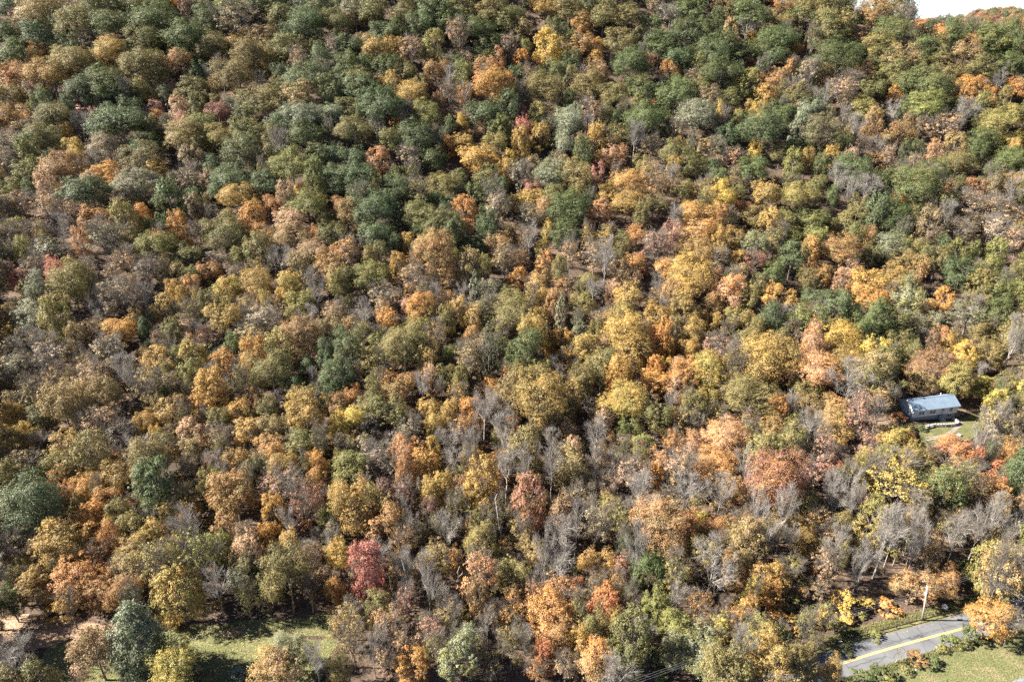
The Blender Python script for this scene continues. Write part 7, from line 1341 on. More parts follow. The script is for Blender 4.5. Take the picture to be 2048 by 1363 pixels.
L2 -1417 1678 17 30 1 ol-dk, L3 44 1501 17 33 52 g, L2 223 955 18 36 49 g, B4 850 1582 18 22 43 gy, L4 -590 1221 26 38 39 ru-ol, L0 212 1456 19 30 46 ol-yg
M2 -247 918 30 44 39 og-ol, L2 -905 1377 16 24 54 go-br, L3 -194 1020 21 25 49 og-ol, L3 463 1000 24 26 49 go-ru, L0 1257 1484 18 35 31 g, L3 1173 1664 28 23 43 ru-dk
L4 -637 1680 24 22 20 bg, L4 -407 1741 18 34 62 ol-og, L2 792 1755 25 36 38 go, L3 1055 1693 24 35 26 og, M2 573 1040 18 23 39 or-go, L2 -920 1318 20 28 33 or-go
B6 460 1234 16 30 30 gy, M4 -20 1060 21 33 47 or, L3 -430 1593 18 36 10 bg, L2 1561 1703 28 44 29 ru-br, L0 -1313 1547 23 43 50 ol-dk, B4 8 1033 20 23 6 gy
M6 478 1324 20 37 46 or-sa, L3 476 859 20 33 59 g, L3 -346 1646 27 41 60 ol-yg, L3 -186 1223 20 22 52 go-ol, B4 930 1884 21 26 3 gy, M4 247 1557 18 32 4 ol-og
L2 37 1830 22 24 19 go-ol, L4 -259 1453 22 25 9 br-sa, B6 1221 1372 28 19 54 gy, L4 1120 1100 20 27 13 ru-br, M0 -237 1844 17 25 16 pk-sa, L2 418 1320 28 25 2 ol-og
B6 -43 1477 19 34 37 gy, L4 524 1651 28 23 0 ol-og, L2 1006 1050 22 20 28 g, L2 1035 1734 24 22 6 y-go, M0 463 1767 24 46 43 ol-br, L4 -458 1039 29 29 49 og-ol
L0 1033 1153 28 42 18 ol-br, B0 -916 1899 30 24 14 gy, L1 174 1627 24 31 9 og-ol, M4 1255 1443 29 34 12 bg-g, L3 381 1358 22 41 52 or, B6 -1646 1758 26 36 27 gy
L3 -39 1845 19 36 0 og-gy, B1 -1302 1477 19 19 55 gy, L0 -104 1709 21 24 52 or-br, L3 -939 1130 28 22 36 or-sa, B4 1177 1773 28 30 42 gy, L0 347 1012 21 29 53 br-ol
L1 -401 1661 25 34 13 ol, M3 441 926 23 36 10 go-ru, L2 73 1271 29 29 50 br-gy, L2 761 1849 17 22 40 bg-ol, L2 1283 1784 18 35 10 go, L2 -374 1757 20 26 6 ol-br
L0 -131 1247 25 34 9 og-ol, L3 81 1036 25 21 22 ol, M1 1225 1637 22 41 13 go, L3 -1478 1791 21 34 31 yg-ol, M1 1032 1127 18 44 53 ol-br, M3 669 1056 17 35 1 og-ol
L1 1390 1400 20 36 34 br, M6 -809 1066 29 47 30 ru-or, L1 175 989 17 29 51 go, L1 398 921 23 28 5 ru, B6 1207 1431 21 32 38 gy, L0 665 1084 28 32 43 sa-br
B3 518 1410 17 28 40 gy, B5 294 1885 21 19 25 gy, B7 996 1619 28 23 52 gy, L2 -139 1693 30 27 23 ol-yg, B4 640 1747 19 19 44 gy, L4 -86 1135 22 22 45 or
B6 -592 1492 21 25 40 gy, B1 -1671 1858 30 23 17 gy, L2 -115 1121 17 30 20 ol-og, L2 413 1873 20 32 20 go-ol, M2 552 1800 17 39 56 go, L2 439 888 22 32 11 g
M4 135 1684 17 26 58 go, L1 481 1146 24 24 14 ol-yg, L2 1594 1842 26 29 52 br, L2 -1169 1628 22 33 16 br-ru, M4 -1130 1712 19 33 35 br-sa, M4 -530 1000 22 44 62 ol-og
B1 965 1275 20 22 54 gy, L2 -1451 1787 17 24 47 br-sa, B7 442 1837 23 36 20 gy, L0 367 1824 27 26 51 go, L3 -989 1599 23 25 47 ol-yg, B3 -905 1780 24 24 31 gy
L2 -495 936 20 38 32 yg, L0 711 1511 18 26 24 br-sa, L2 -342 1868 29 35 52 br-sa, M2 -110 1681 26 23 25 br, L3 -13 1586 19 36 16 or, B7 1270 1628 20 27 49 gy
L3 -703 1183 25 38 31 ol-yg, L1 966 1097 22 39 17 ru-br, L3 -689 1388 27 23 42 br-dk, M6 -1154 1225 20 34 12 yg-go, L4 267 1332 16 42 63 yg, L2 689 1335 28 38 8 ol-og
L4 546 867 19 22 59 og-ol, L0 -81 1692 23 37 59 br, L2 703 1536 21 20 27 ol-ru, M1 752 1653 26 38 55 ol-go, B7 -1131 1326 21 18 23 gy, L2 -40 1099 20 38 17 ol-og
M4 -176 1152 25 43 24 dk-mr, L0 1348 1619 16 29 25 ol, L3 -463 1252 17 43 3 og, B5 -941 1676 24 33 53 gy, L2 -254 1410 18 32 61 yg-ol, L4 569 902 19 34 43 y-go
M0 -1564 1715 30 25 16 ol-og, B2 157 1846 16 25 16 gy, L4 77 1749 23 37 40 or-go, B3 736 1162 24 22 43 gy, L2 -56 822 18 37 50 br-ol, B2 -755 1127 17 28 58 gy
L1 1003 1896 19 33 18 or-go, M6 394 1118 19 40 39 y, M2 1411 1571 19 43 17 ru-br, L1 -493 1545 17 20 57 ol-og, B7 -1554 1613 24 25 20 gy, M4 -116 1201 28 48 21 ru-br
M5 737 1355 17 31 26 br-sa, L0 -726 1143 24 33 48 yg-go, L2 366 1295 17 29 55 ru-sa, L0 1207 1691 21 25 51 ol-yg, M1 -919 1585 30 40 1 yg-ol, L4 -1356 1828 17 34 30 ol-og
L1 -1654 1823 23 22 33 br, L3 531 885 21 37 38 ol-og, L2 512 1188 18 41 37 ru-br, L4 -86 1813 24 41 55 sv-og, L2 174 1217 20 39 62 ol-br, M1 -881 1500 17 39 62 g
M6 -593 1252 19 38 16 sv-og, L0 687 1656 19 39 27 ol-sa, L3 556 1251 27 28 3 br-or, L2 -788 1314 22 32 38 go, L0 -599 1307 17 25 0 go-br, M1 -755 1828 20 23 55 ol-og
L1 -999 1346 25 34 63 ol, L3 347 809 18 35 23 yg-sv, L0 -113 1013 22 41 26 or, L0 -1411 1428 19 36 18 og, B6 230 878 29 23 21 gy, M2 -1430 1852 19 36 47 sv
L1 -424 1840 25 23 41 bg, L4 -1562 1745 19 27 25 ol-og, L1 -207 1836 19 43 12 ru-br, L1 -228 1435 29 21 24 go-ol, L0 1089 1227 16 36 56 rd, B2 -331 1217 21 30 19 gy
B6 -728 1596 18 29 31 gy, B2 605 1732 22 18 32 gy, L3 648 1281 23 43 24 sa-pk, B7 1547 1634 19 30 28 gy, L1 389 1738 17 23 10 ol-og, L1 -1029 1052 19 29 30 ol-og
M5 977 1698 24 42 52 og, B6 581 1337 19 20 31 gy, M2 439 1689 16 45 38 y-or, L3 1106 1307 20 42 45 bg-g, B5 1431 1781 30 20 34 gy, L1 238 1705 18 22 13 og-ol
L2 -1158 1502 21 38 21 ol-og, L4 458 1722 21 41 54 ol-go, M6 -898 1633 25 45 58 yg-og, L2 872 1806 19 39 13 ol, L4 -686 1274 17 34 48 or, L4 -153 1633 19 21 36 br
B0 -446 1712 20 22 39 gy, B0 359 1716 17 26 38 gy, L2 -982 1702 18 40 47 sa-br, L2 1494 1640 17 34 17 ol-go, L3 631 1066 16 31 31 og-ol, L1 -1634 1696 24 38 51 ol-go
B6 -126 934 27 29 8 gy, L1 -817 919 25 39 43 go-br, M6 865 1087 24 34 9 br-sa, B2 219 1544 18 21 45 gy, L2 -35 901 20 38 45 or-br, B1 -1035 1387 18 29 45 gy
L3 515 1284 29 27 49 or-sa, L0 937 1123 27 37 25 ru-br, M1 -1482 1876 25 29 53 sv, L0 886 1857 26 35 34 og-ol, L2 -776 1782 27 31 16 br-ol, B5 -1269 1295 18 30 9 gy
B3 -967 941 17 21 47 gy, L0 -714 1635 25 31 60 og-ol, M2 1544 1831 21 33 4 g, L4 -34 800 17 23 28 br-ol, B7 -123 1834 26 26 33 gy, L3 -165 1598 22 29 30 br
L2 -1245 1706 19 25 55 br-ru, L3 1 1397 22 43 5 or, B5 1095 1190 21 19 8 gy, L3 1405 1764 24 27 25 ol-br, M4 -556 1511 24 43 30 bg, L3 -153 948 16 22 54 ol-og
L2 -789 1654 18 24 37 go-or, L3 323 1564 29 28 9 go-or, M6 388 1842 20 27 14 ol-br, L2 422 1050 28 41 9 ol-br, L1 767 1307 29 29 3 sa-pk, L3 973 1800 19 24 19 bg-g
B7 -794 1577 28 30 48 gy, M5 -499 1610 25 47 24 bg, L0 525 1315 25 21 32 br-or, L3 298 1037 21 30 59 g, L1 -559 1102 22 25 14 sa-br, L1 1359 1417 30 43 60 ru-br
L0 273 1658 22 37 21 go, B7 -787 1140 25 22 11 gy, M6 237 1393 25 33 39 ru-br, M0 -513 1101 22 30 12 go-or, L4 1310 1773 26 22 9 ol-yg, L4 1606 1815 19 24 27 g
L4 189 1815 19 39 6 ol-og, L3 -63 1465 20 33 54 br-sa, L3 270 1366 29 29 7 sa-gy, B3 56 1332 20 28 20 gy, L0 326 1169 23 26 1 ru-br, L1 268 1850 23 24 10 sa
L2 885 1217 21 36 51 yg-go, L2 -702 929 22 41 11 bg-sv, L1 -635 1000 22 20 39 br-ol, L1 -82 1014 25 25 29 og-ol, L4 -305 1008 21 35 27 br-sv, L0 -186 1072 19 43 24 br-ol
L4 616 1767 25 37 17 ol, L1 718 1878 28 21 29 bg-ol, L3 51 1385 26 40 1 ol-og, M4 -987 1893 20 45 50 go, L2 -381 951 20 38 36 dk-ru, B6 -1196 1799 23 29 2 gy
B6 96 1776 18 23 43 gy, M1 -644 1427 16 34 32 yg-ol, M1 5 1184 19 34 22 ol-br, B7 332 1449 23 34 43 gy, L2 960 1040 25 31 35 br-go, B5 1088 1328 22 35 41 gy
L0 -940 1882 17 43 0 go-yg, L4 -395 1238 18 23 40 go, B4 676 1001 17 31 11 gy, L3 1152 1855 25 36 17 og, M5 -955 1317 23 25 41 ol, B1 567 1074 20 35 7 gy
L4 153 1650 26 41 52 go, L1 795 1491 25 24 19 ol, M1 1345 1558 24 28 8 ol-gy, M5 -596 1283 26 29 60 or, M0 228 1766 29 25 38 sa, B5 858 1883 30 18 32 gy
L2 -248 1557 22 29 42 ol-og, M3 288 1775 19 42 45 go-ol, B3 -369 1068 17 30 58 gy, L3 5 1687 26 28 36 go, L2 -552 1192 26 23 48 go-or, B2 127 1582 20 33 61 gy
B2 864 1686 21 24 44 gy, L2 -939 1027 17 21 11 go-br, M4 1414 1635 29 24 54 ru-br, M6 -935 1069 19 39 6 og-ol, M4 751 1820 27 24 48 ol-yg, B5 -692 1850 17 21 41 gy
L4 -1171 1711 21 26 62 go-or, L4 23 862 17 27 52 ol, L0 599 1127 17 32 11 go-ol, L4 -1038 1562 20 26 59 br-ol, L4 775 1878 17 26 59 go-or, B0 -321 1310 24 32 50 gy
L1 -88 1532 20 29 50 br-sa, M4 1073 1295 17 47 3 rd, L3 -1578 1810 19 29 28 ol-og, B3 -527 1360 20 24 14 gy, L1 1662 1745 19 43 14 ol-og, L2 -1210 1881 28 22 55 sa-br
B6 -209 1095 24 37 17 gy, L0 -774 1447 24 23 55 go, B6 -1475 1588 25 36 1 gy, L2 202 970 19 39 36 ru-go, L0 -883 1000 18 34 15 og-ol, L2 1189 1308 19 43 33 ol-gy
B6 1116 1178 18 27 33 gy, B1 -92 1365 19 35 46 gy, L3 -132 1563 17 24 13 br-ol, L4 -1389 1745 24 33 36 sv-br, L2 -676 1223 26 24 8 yg-ol, L3 -994 1646 17 37 5 go-ol
M1 305 1200 19 27 21 sa-gy, L2 913 1218 23 28 25 br-sa, L0 1238 1488 17 37 54 ol, B0 -406 1096 16 20 0 gy, B6 -895 1684 25 28 9 gy, B3 -421 1057 28 21 21 gy
L4 452 1508 19 41 6 br-ol, L1 -1161 1291 22 35 46 ol-yg, L3 -414 996 28 23 21 ol-og, B3 -144 1385 16 24 15 gy, L2 -91 1508 21 24 49 ru-br, B5 210 1713 25 20 25 gy
L2 -871 1858 19 38 6 ru-mr, B5 -462 1590 20 23 52 gy, L4 1669 1898 28 24 16 ol-go, L0 42 802 23 25 23 or-ru, M3 -1368 1583 27 22 27 sv-br, M5 -953 1006 18 41 30 ol-yg
B4 -1185 1822 24 30 20 gy, L2 -825 1509 19 35 12 og-ol, L3 -748 1553 16 24 59 br-ru, L3 384 1771 23 35 12 go, L1 -905 1199 21 39 61 yg-ol, L4 581 1416 29 40 34 ol-ru
L0 1470 1490 20 26 17 br, L3 158 956 27 40 25 br-dk, L0 257 1693 19 41 56 sa, L4 612 1705 16 36 22 ol, L4 -324 1354 17 23 35 og-yg, L1 527 1700 24 20 9 ol-go
L4 -799 1683 29 22 39 g, L3 -1105 1605 17 37 17 ol-yg, L0 -468 954 26 25 22 ol-yg, B5 -1041 1635 27 30 21 gy, B3 729 1726 19 21 21 gy, L4 417 882 17 21 58 ru-br
B4 457 1414 16 32 18 gy, L3 676 1399 22 23 48 yg-ol, L3 489 1109 23 44 3 ru-br, S2 -542 1778 16 12 34 ol, S3 606 916 22 28 45 og, S1 -318 1064 18 18 62 dk-ru
S2 104 1311 24 15 26 go-ol, S3 7 1838 13 11 5 yg-og, S0 1036 1648 16 13 43 br, S2 -324 822 22 12 8 br, S3 -1035 1325 16 17 30 og, S2 461 1805 21 13 8 go
S3 1289 1720 17 24 5 yg-og, S1 -1032 1081 12 14 21 br, S1 974 1515 15 24 17 yg-og, S1 -210 1213 15 23 12 br, L3 -779 1747 20 18 4 go-or, S0 -1301 1638 20 26 49 yg-og
S0 984 1022 13 25 50 go-ol, S0 1172 1409 15 21 56 ol-yg, S2 875 1259 17 14 18 br-ru, L0 -42 1316 14 14 21 br-ol, S2 -978 1670 18 27 37 br, S0 12 1578 21 17 49 ru
L4 -33 1001 19 16 30 ol-yg, L4 557 1430 13 18 31 br-or, S2 -533 1536 18 14 45 bg, S2 -1145 1685 18 23 22 ol, S2 993 1270 18 15 20 ru, S2 -964 1184 21 16 60 br-ru
L2 -703 1306 15 17 11 br-dk, S1 1315 1618 20 28 50 ol-og, S1 -966 1567 20 12 18 ol-br, S3 -275 1235 16 26 60 ol, L1 324 1387 18 20 1 ol-yg, S1 611 1818 17 19 10 ru
S3 876 1132 15 22 10 ol, S0 227 1246 19 16 46 go-ol, L4 -385 1529 21 15 58 bg, L3 883 1026 18 15 50 ru-br, L4 -1293 1379 14 9 19 og-dk, S0 -557 1808 22 19 3 og-bg
S1 -1052 1073 20 12 27 og, S0 -1033 1522 20 28 27 br-sa, S0 -24 854 15 11 6 ol, S1 708 1705 14 29 56 go-ol, S1 -1329 1760 21 24 47 br-ru, S2 1189 1444 14 24 60 ol-br
S0 -32 945 12 18 16 ol-yg, L3 130 1020 19 10 11 rd-or, S1 1283 1559 17 14 8 br, S1 133 1373 19 25 27 br-ru, S3 1291 1508 21 26 24 ol-gy, S1 -978 1780 21 11 4 br-ru
S0 -878 1375 18 18 62 ol, S3 -1006 1433 16 24 9 go-ol, S2 -1048 1213 19 17 37 og, S1 414 1593 16 25 48 ol-og, S2 663 1211 21 14 37 rd, S2 926 1397 21 16 40 br-ru
S0 -505 1072 19 13 8 yg-og, S0 -327 1775 14 22 54 og-ol, L1 398 1019 15 14 12 ol-og, S0 539 1499 22 26 61 or-sa, S0 -698 1553 22 27 40 ru, S3 -773 1271 12 16 26 go-ol
S1 1286 1396 16 17 36 br-ru, S0 378 1518 19 18 22 go-or, L2 -830 1696 14 15 0 g, S2 -698 1074 17 12 28 ru-br, S1 -1067 1747 13 10 37 ru, S0 348 1614 22 27 47 og
L2 -243 1063 14 11 56 yg-ol, S0 -488 1029 13 11 37 og-ol, S2 -976 1330 14 14 31 yg-og, S1 -611 1241 14 27 61 br, S2 1186 1623 15 19 53 ol-br, S3 970 1472 15 23 21 ol
S0 950 1834 13 22 28 og, S0 -172 1494 18 23 58 go-ol, S3 516 1212 13 22 29 go-sa, S2 490 886 13 17 19 yg-og, L3 1069 1243 14 8 31 bg-g, S3 1001 1553 20 12 30 ol-br
S2 648 1526 16 16 50 ol-yg, S1 -890 1327 15 12 4 yg-og, L3 -533 1578 21 14 14 ol-og, S0 -1006 1801 20 18 61 g-bg, S3 1206 1759 18 21 56 br, S2 543 1276 13 18 6 br
S1 -72 1326 12 25 28 yg-ol, L4 -1008 1755 16 16 58 sa-br, L0 -472 1778 16 16 39 ru-br, S0 -798 1630 18 13 40 ol-yg, S3 -443 1356 18 20 54 og, S3 127 1517 17 19 55 ol-br
L4 -336 1187 12 14 5 ol-og, L1 133 989 20 8 2 br-ol, S1 122 1660 23 14 14 ol, L2 -361 1294 14 20 15 og-yg, S3 -843 1588 18 16 19 ol, S3 616 1275 14 12 42 ol
S1 -855 1696 13 28 36 br, L2 -69 1725 19 13 32 or-br, L2 689 1770 14 20 6 ol-go, S3 -621 1775 12 28 18 br-ru, L4 1580 1816 15 17 44 g, S3 847 1825 23 23 43 bg
S1 -862 1335 19 18 6 go, S0 818 1321 15 16 38 go-ol, S2 1298 1645 23 17 55 br, S2 -699 1007 14 18 10 br, S0 -1234 1808 14 18 39 br-ru, S1 -931 1430 14 12 51 br-ru
S3 -408 1178 13 28 52 br, L4 996 1522 21 15 18 ol-br, S2 -567 1740 15 12 50 br, S1 1334 1725 13 28 6 yg-y, L4 -572 928 13 18 29 y-yg, S2 -615 1749 23 25 21 ol
L3 462 1689 15 16 28 ol-yg, L3 -1337 1700 13 13 45 br-ru, S3 1008 1688 15 27 8 go-ol, S2 -1371 1845 17 28 22 ol, L1 -1240 1282 20 8 8 br, S1 -60 1269 21 16 17 br-sa
L3 342 1129 16 18 21 ru-or, S2 102 825 13 12 1 yg-og, L4 429 1239 20 15 55 sa-ol, S3 -725 1525 18 17 44 ol-og, S3 868 1445 17 23 62 br-ru, S2 1313 1722 15 17 16 yg-og
S2 -301 1770 15 20 14 br-go, S1 -1419 1639 22 17 56 og, L0 1157 1726 23 16 43 ol-yg, S0 603 944 19 18 3 yg, S1 100 1383 18 28 17 og, S1 977 1826 21 27 29 g
L3 1266 1389 12 8 12 or-br, S2 -172 1621 16 23 60 go-ol, S1 -394 1064 17 28 34 go, L0 -308 942 18 15 54 go-or, S1 -257 866 15 12 57 ol, L2 724 1427 16 10 22 ru-br
S1 -327 1813 24 17 8 ol-og, S2 738 1600 19 14 25 ol-og, S1 -670 1843 14 24 50 ru, S0 197 945 17 10 28 ol-og, S2 1068 1651 20 23 48 og, S3 545 1046 18 26 34 ol
S2 -425 1087 15 21 42 br-ru, S0 367 813 13 25 61 go-ol, S3 98 1630 20 16 22 ol, S0 -877 1593 16 25 14 go-ol, S1 82 1612 15 16 29 yg-og, S2 1073 1138 16 18 31 br-ru
S2 950 1325 17 12 35 g-ol, S3 -564 964 15 16 31 go-ol, S1 -122 1315 17 24 21 og, S2 546 976 23 19 2 yg-ol, S2 -752 1228 18 12 5 g-bg, S0 -344 1512 13 29 1 og
L4 -789 1521 12 11 30 ol-yg, S3 -721 1365 15 20 59 ol, S1 -785 1542 17 28 9 ol, S3 -196 1116 13 16 24 br-ru, S3 -545 1662 14 13 33 ol, S2 942 1482 13 26 21 br-ru
L3 504 865 17 9 13 g, S0 -1379 1704 21 22 56 ol-br, S1 -797 1819 13 26 31 yg-og, S3 1385 1539 16 24 60 og, L2 1012 1811 15 20 10 g, L3 -173 871 14 19 4 ol-og
L2 710 1679 16 19 34 yg-ol, L4 704 1806 17 19 15 go-or, L1 1439 1507 15 9 50 bg-g, S1 1368 1689 15 28 29 ru-br, L0 -130 1102 15 10 37 ol-og, S2 530 914 13 18 20 or-go
S2 57 1212 13 24 56 yg-og, S1 -575 1423 21 21 56 og, L0 1465 1638 13 14 38 br, S2 206 993 12 16 27 yg-og, S2 1059 1120 13 28 3 ru-br, S2 45 1235 18 27 48 go-ol
S1 -629 1135 24 23 55 ru-br, S1 126 955 15 28 16 go, S3 544 1405 13 23 21 yg-og, L1 45 1742 15 13 55 g, S3 558 1638 22 27 2 sa-ru, L3 -1046 1789 18 12 34 go-ol
S1 -537 1218 12 18 39 og, S2 -1277 1674 17 19 58 og, S1 1277 1587 15 25 47 og, S1 -579 1590 17 18 3 go-ol, S3 -664 1655 20 13 46 br, S0 -960 1161 14 24 47 ru
L3 -1027 1613 14 10 26 og-ol, S1 -271 1314 22 16 41 dk-gy, S1 -740 1683 13 27 62 ol, S0 1267 1722 16 23 25 yg-og, L3 189 1452 15 14 14 ru-br, S3 -199 1312 22 21 10 ol-og
L2 -799 1443 14 8 20 br-go, L0 568 982 12 16 36 or-go, S1 468 891 15 21 20 or-go, L1 -671 1551 17 10 44 og, S2 -420 1351 14 16 51 ol-br, L3 -618 1476 17 12 34 br-ru
S1 -1222 1724 14 26 53 br-sa, S1 -531 1175 16 25 58 br-ru, S3 -1360 1746 16 19 34 br, L0 -67 1232 22 9 27 br-sa, L3 -1020 1731 20 19 48 g-bg, L0 840 1729 22 11 48 ol
S1 884 1554 13 25 57 ol, S1 553 1826 17 21 63 br-ru, S3 -784 1836 13 23 40 go-ol, S2 -841 1159 18 28 55 or, L0 700 1424 20 13 15 or, S0 -462 1827 13 28 13 ol
S3 -1022 1593 17 14 22 br, S3 -255 1503 17 11 8 ru, S0 307 1423 16 14 15 sa-or, S3 361 1636 16 26 52 br-ru, S3 798 1350 23 15 46 br-ru, S1 -1052 1707 17 22 60 ru
L0 68 1786 16 10 56 go-ol, L0 -1157 1576 17 9 52 br, L4 247 1114 16 20 55 g, L3 -1157 1529 12 8 47 og-ol, S0 379 1326 18 25 25 ol, S2 -1022 1703 14 25 21 ol
S1 -771 1297 15 20 4 og, S0 -318 988 17 11 48 ol-go, S1 -711 1448 16 27 48 yg-ol, S0 244 1453 17 19 12 br-ru, S2 -1336 1817 12 28 26 ol, L4 -94 989 15 8 59 sa-or
L3 -1444 1605 19 13 25 br, L2 -1050 1165 12 14 5 ol, S1 131 1044 18 18 41 ol-og, S3 -804 1740 20 28 10 ru-mr, S1 662 1510 17 12 53 ol, S2 850 1556 16 28 27 ol
S2 30 1349 14 11 10 og, S1 1116 1747 14 26 32 ru, S3 -516 1678 17 11 20 ru, L4 -284 1063 15 20 19 ru-br, S3 109 1033 16 17 31 br-ol, S1 1160 1185 16 16 11 yg-og
L1 1023 1070 21 8 2 og-ol, S0 -311 1369 16 23 21 br-ru, S0 714 1082 13 21 9 ru-br, S0 -896 1272 13 14 58 ol, S1 1282 1530 14 26 16 go-ol, S0 160 1136 12 12 5 br-sa
S1 -440 1167 12 12 5 br-ru, S2 961 1780 17 16 24 br, S1 1294 1605 13 13 34 go-ol, S3 -254 1158 24 23 61 ru-ol, S3 755 1339 22 26 41 br, S3 346 1371 19 18 4 ru
L2 -1076 1229 20 14 35 or-sa, S3 431 1147 24 19 39 br, S1 -757 1270 12 21 31 ru, S3 516 1030 17 21 41 or-go, S1 -723 1211 19 13 43 yg-og, S3 1163 1692 17 28 25 ru-dk
S2 454 1392 20 25 57 ru, S0 -853 1527 13 27 17 ru, S1 -1313 1494 13 12 5 yg-og, S3 253 1227 21 29 51 sa-gy, S2 -407 1200 16 13 42 ol-yg, L2 -316 1195 17 19 35 g-yg
S1 -773 1401 18 25 60 go-ol, L2 -642 1737 16 9 51 bg, S3 -829 1674 13 15 33 br-ru, S2 -675 1823 15 21 63 ol, S2 -952 1697 12 14 9 ru, S2 625 1438 17 17 25 br-ru
S2 -609 1345 24 13 24 br, S0 -614 1071 14 15 39 sa-br, S2 252 1425 13 14 10 og, L1 194 1517 13 9 59 br-sa, S0 -914 1664 20 25 17 ol, S2 -337 1751 23 26 15 br
L4 1636 1717 17 9 13 og, S0 -171 1301 21 23 18 ol, S3 -202 1160 15 15 25 yg-og, L2 1322 1308 12 9 54 bg-g, L3 -561 1461 15 8 48 og, L3 69 1067 13 8 13 ol-yg
S1 173 1702 23 13 49 br, S3 -20 1559 22 12 44 ol, L3 -143 1315 15 9 22 go, S1 1194 1399 22 16 2 ol-gy, S2 1278 1809 13 25 60 br-ru, L2 66 1089 15 13 25 ol-br
S3 -948 1414 22 21 9 go-ol, L4 -312 1584 14 8 46 og, S0 -1547 1832 15 18 26 yg-og, S0 179 1325 17 22 20 og, L0 -424 1433 21 13 57 y-go, L3 610 1349 14 9 63 or-sa
S1 170 1676 17 12 14 go-ol, S0 547 1451 12 19 17 go-ol, S3 484 1173 20 13 53 go-ol, S3 290 1519 14 10 57 yg-og, S0 -854 1212 13 16 3 go-ol, S3 -816 1838 13 14 59 ol
S3 -1050 1253 17 24 14 br, S0 727 1448 15 24 48 yg-og, L2 -1042 974 19 16 9 og, S1 396 835 16 26 13 br, L3 -1143 1084 14 8 22 ru-br, S3 -506 1712 23 11 1 ol-yg
S0 -989 1759 13 18 10 sa-br, S1 -148 1766 24 22 37 yg-og, L1 1278 1754 16 15 51 or-sa, L2 134 1437 16 8 22 br-ol, S1 -697 1668 16 24 25 br-ru, L1 934 1661 19 17 44 ol-go
L0 -525 1507 17 17 62 og-g, S2 779 1281 12 24 3 sa-pk, S3 -67 1360 12 19 31 br, S0 -1505 1844 22 21 29 br-sa, S2 -401 1264 13 23 54 og-ol, S3 -538 1140 15 20 4 go-or
S3 858 1022 16 23 47 ol, S0 314 1013 16 11 6 go-ol, L1 336 1532 13 9 17 go, S0 804 1813 16 20 51 og, L1 1149 1104 14 18 6 og, S1 1012 1174 17 13 61 og
S1 -235 1000 17 27 16 ru, S3 -951 1464 15 22 8 g, S1 793 1798 13 16 50 ru, S2 -103 1417 14 24 2 or, S0 422 947 17 22 27 ol-og, S3 334 1750 15 28 8 go-ol
S1 -1188 1414 20 11 13 og, L4 129 931 14 17 55 og-ol, S0 -21 1083 14 17 40 ru, S3 -137 1421 13 28 32 ru, S1 380 1648 16 20 61 sa-ru, S2 199 1183 12 16 41 sa
S3 31 921 20 15 11 br, S2 -956 1512 14 15 9 og, S3 41 1002 14 19 61 og, S0 219 1180 17 27 20 go-ol, L3 -92 1217 13 19 22 go, S3 -31 1824 14 17 22 yg-og
S1 1003 1586 18 12 22 ru, S0 397 1290 18 11 57 br-ru, L1 -1148 1407 13 19 12 og-dk, S1 455 1212 14 26 15 br, L2 -93 1092 17 9 42 ol-yg, L4 884 1827 12 8 7 ol-yg
S2 200 1333 16 21 29 sa, S2 -488 1521 19 28 10 go-ol, S0 -163 1729 18 21 27 br-ru, L1 -477 1663 14 18 49 og-ol, S0 -512 1305 12 21 42 go-ol, S3 528 1527 13 11 56 br-ru
S3 -965 1494 16 21 24 ol, S3 -1116 1309 13 19 51 og, S3 408 1762 16 22 58 yg-og, S3 -1132 1574 15 15 51 br-ru, S2 -43 1597 19 21 35 or, S3 1123 1665 14 27 54 ru
S2 732 1520 13 20 20 og, L2 478 1477 15 11 0 br-go, S1 -688 1121 19 27 38 ol-br, L2 1369 1452 23 8 10 bg-g, L1 564 1752 12 19 52 go-ol, S1 -406 1468 16 13 61 br
S2 949 1765 13 27 47 og, S1 612 966 15 20 6 yg-og, S2 -343 1291 12 14 3 ru, S2 -447 1674 18 15 20 br, L4 -797 1374 16 19 41 br-dk, S1 608 1041 13 27 18 ru
S0 -172 1696 13 22 13 og, S0 823 1302 14 13 13 ol, S0 735 1325 13 28 4 ru-br, S1 -3 1116 17 24 27 yg-og, L3 1217 1173 19 19 18 og, L3 -1233 1779 17 12 11 og-ol
S1 -1449 1735 12 15 6 go-ol, S3 -474 1727 16 22 6 ol, S3 174 1404 19 19 57 ru, S0 58 1356 15 14 16 br-ru, S1 -1158 1799 16 28 62 og, L0 -980 1818 14 18 51 go-ol
L0 -121 1041 17 18 36 or, S1 -369 1575 19 24 43 og-ol, L1 -850 1020 14 7 2 ru-or, S3 -247 1329 13 27 57 go, S2 -1256 1786 17 15 7 br-ru, S3 -1292 1527 21 20 9 yg-og
S0 257 945 23 20 52 og, L2 -1050 1097 18 15 39 br-dk, S0 -1421 1807 13 22 30 br, S1 858 1060 14 12 29 ru-br, S0 -1086 1381 12 26 22 br-ru, S2 -421 1303 13 28 58 yg-og
S2 381 897 12 17 34 go-ol, L3 603 1549 15 17 57 ol-yg, S2 910 1571 19 20 56 go-ol, L0 -1186 1529 18 14 42 ol-br, S0 -61 847 20 19 48 br-sa, S0 -1241 1762 13 25 1 br-ru
S0 -108 1636 13 20 11 go-ol, S2 1203 1288 14 11 57 ol, L2 1399 1661 13 10 38 og-ol, S2 -107 1344 19 19 55 og, S0 -1143 1658 12 12 50 go-ol, L2 -549 1731 15 11 5 ol-og
S1 1123 1319 13 23 19 or-br, S2 581 1739 16 20 62 yg-og, S0 1013 1131 13 19 50 ol, S0 832 1142 12 11 33 og, S2 -1402 1719 17 20 22 yg-og, S3 -727 1048 13 21 31 go-ol
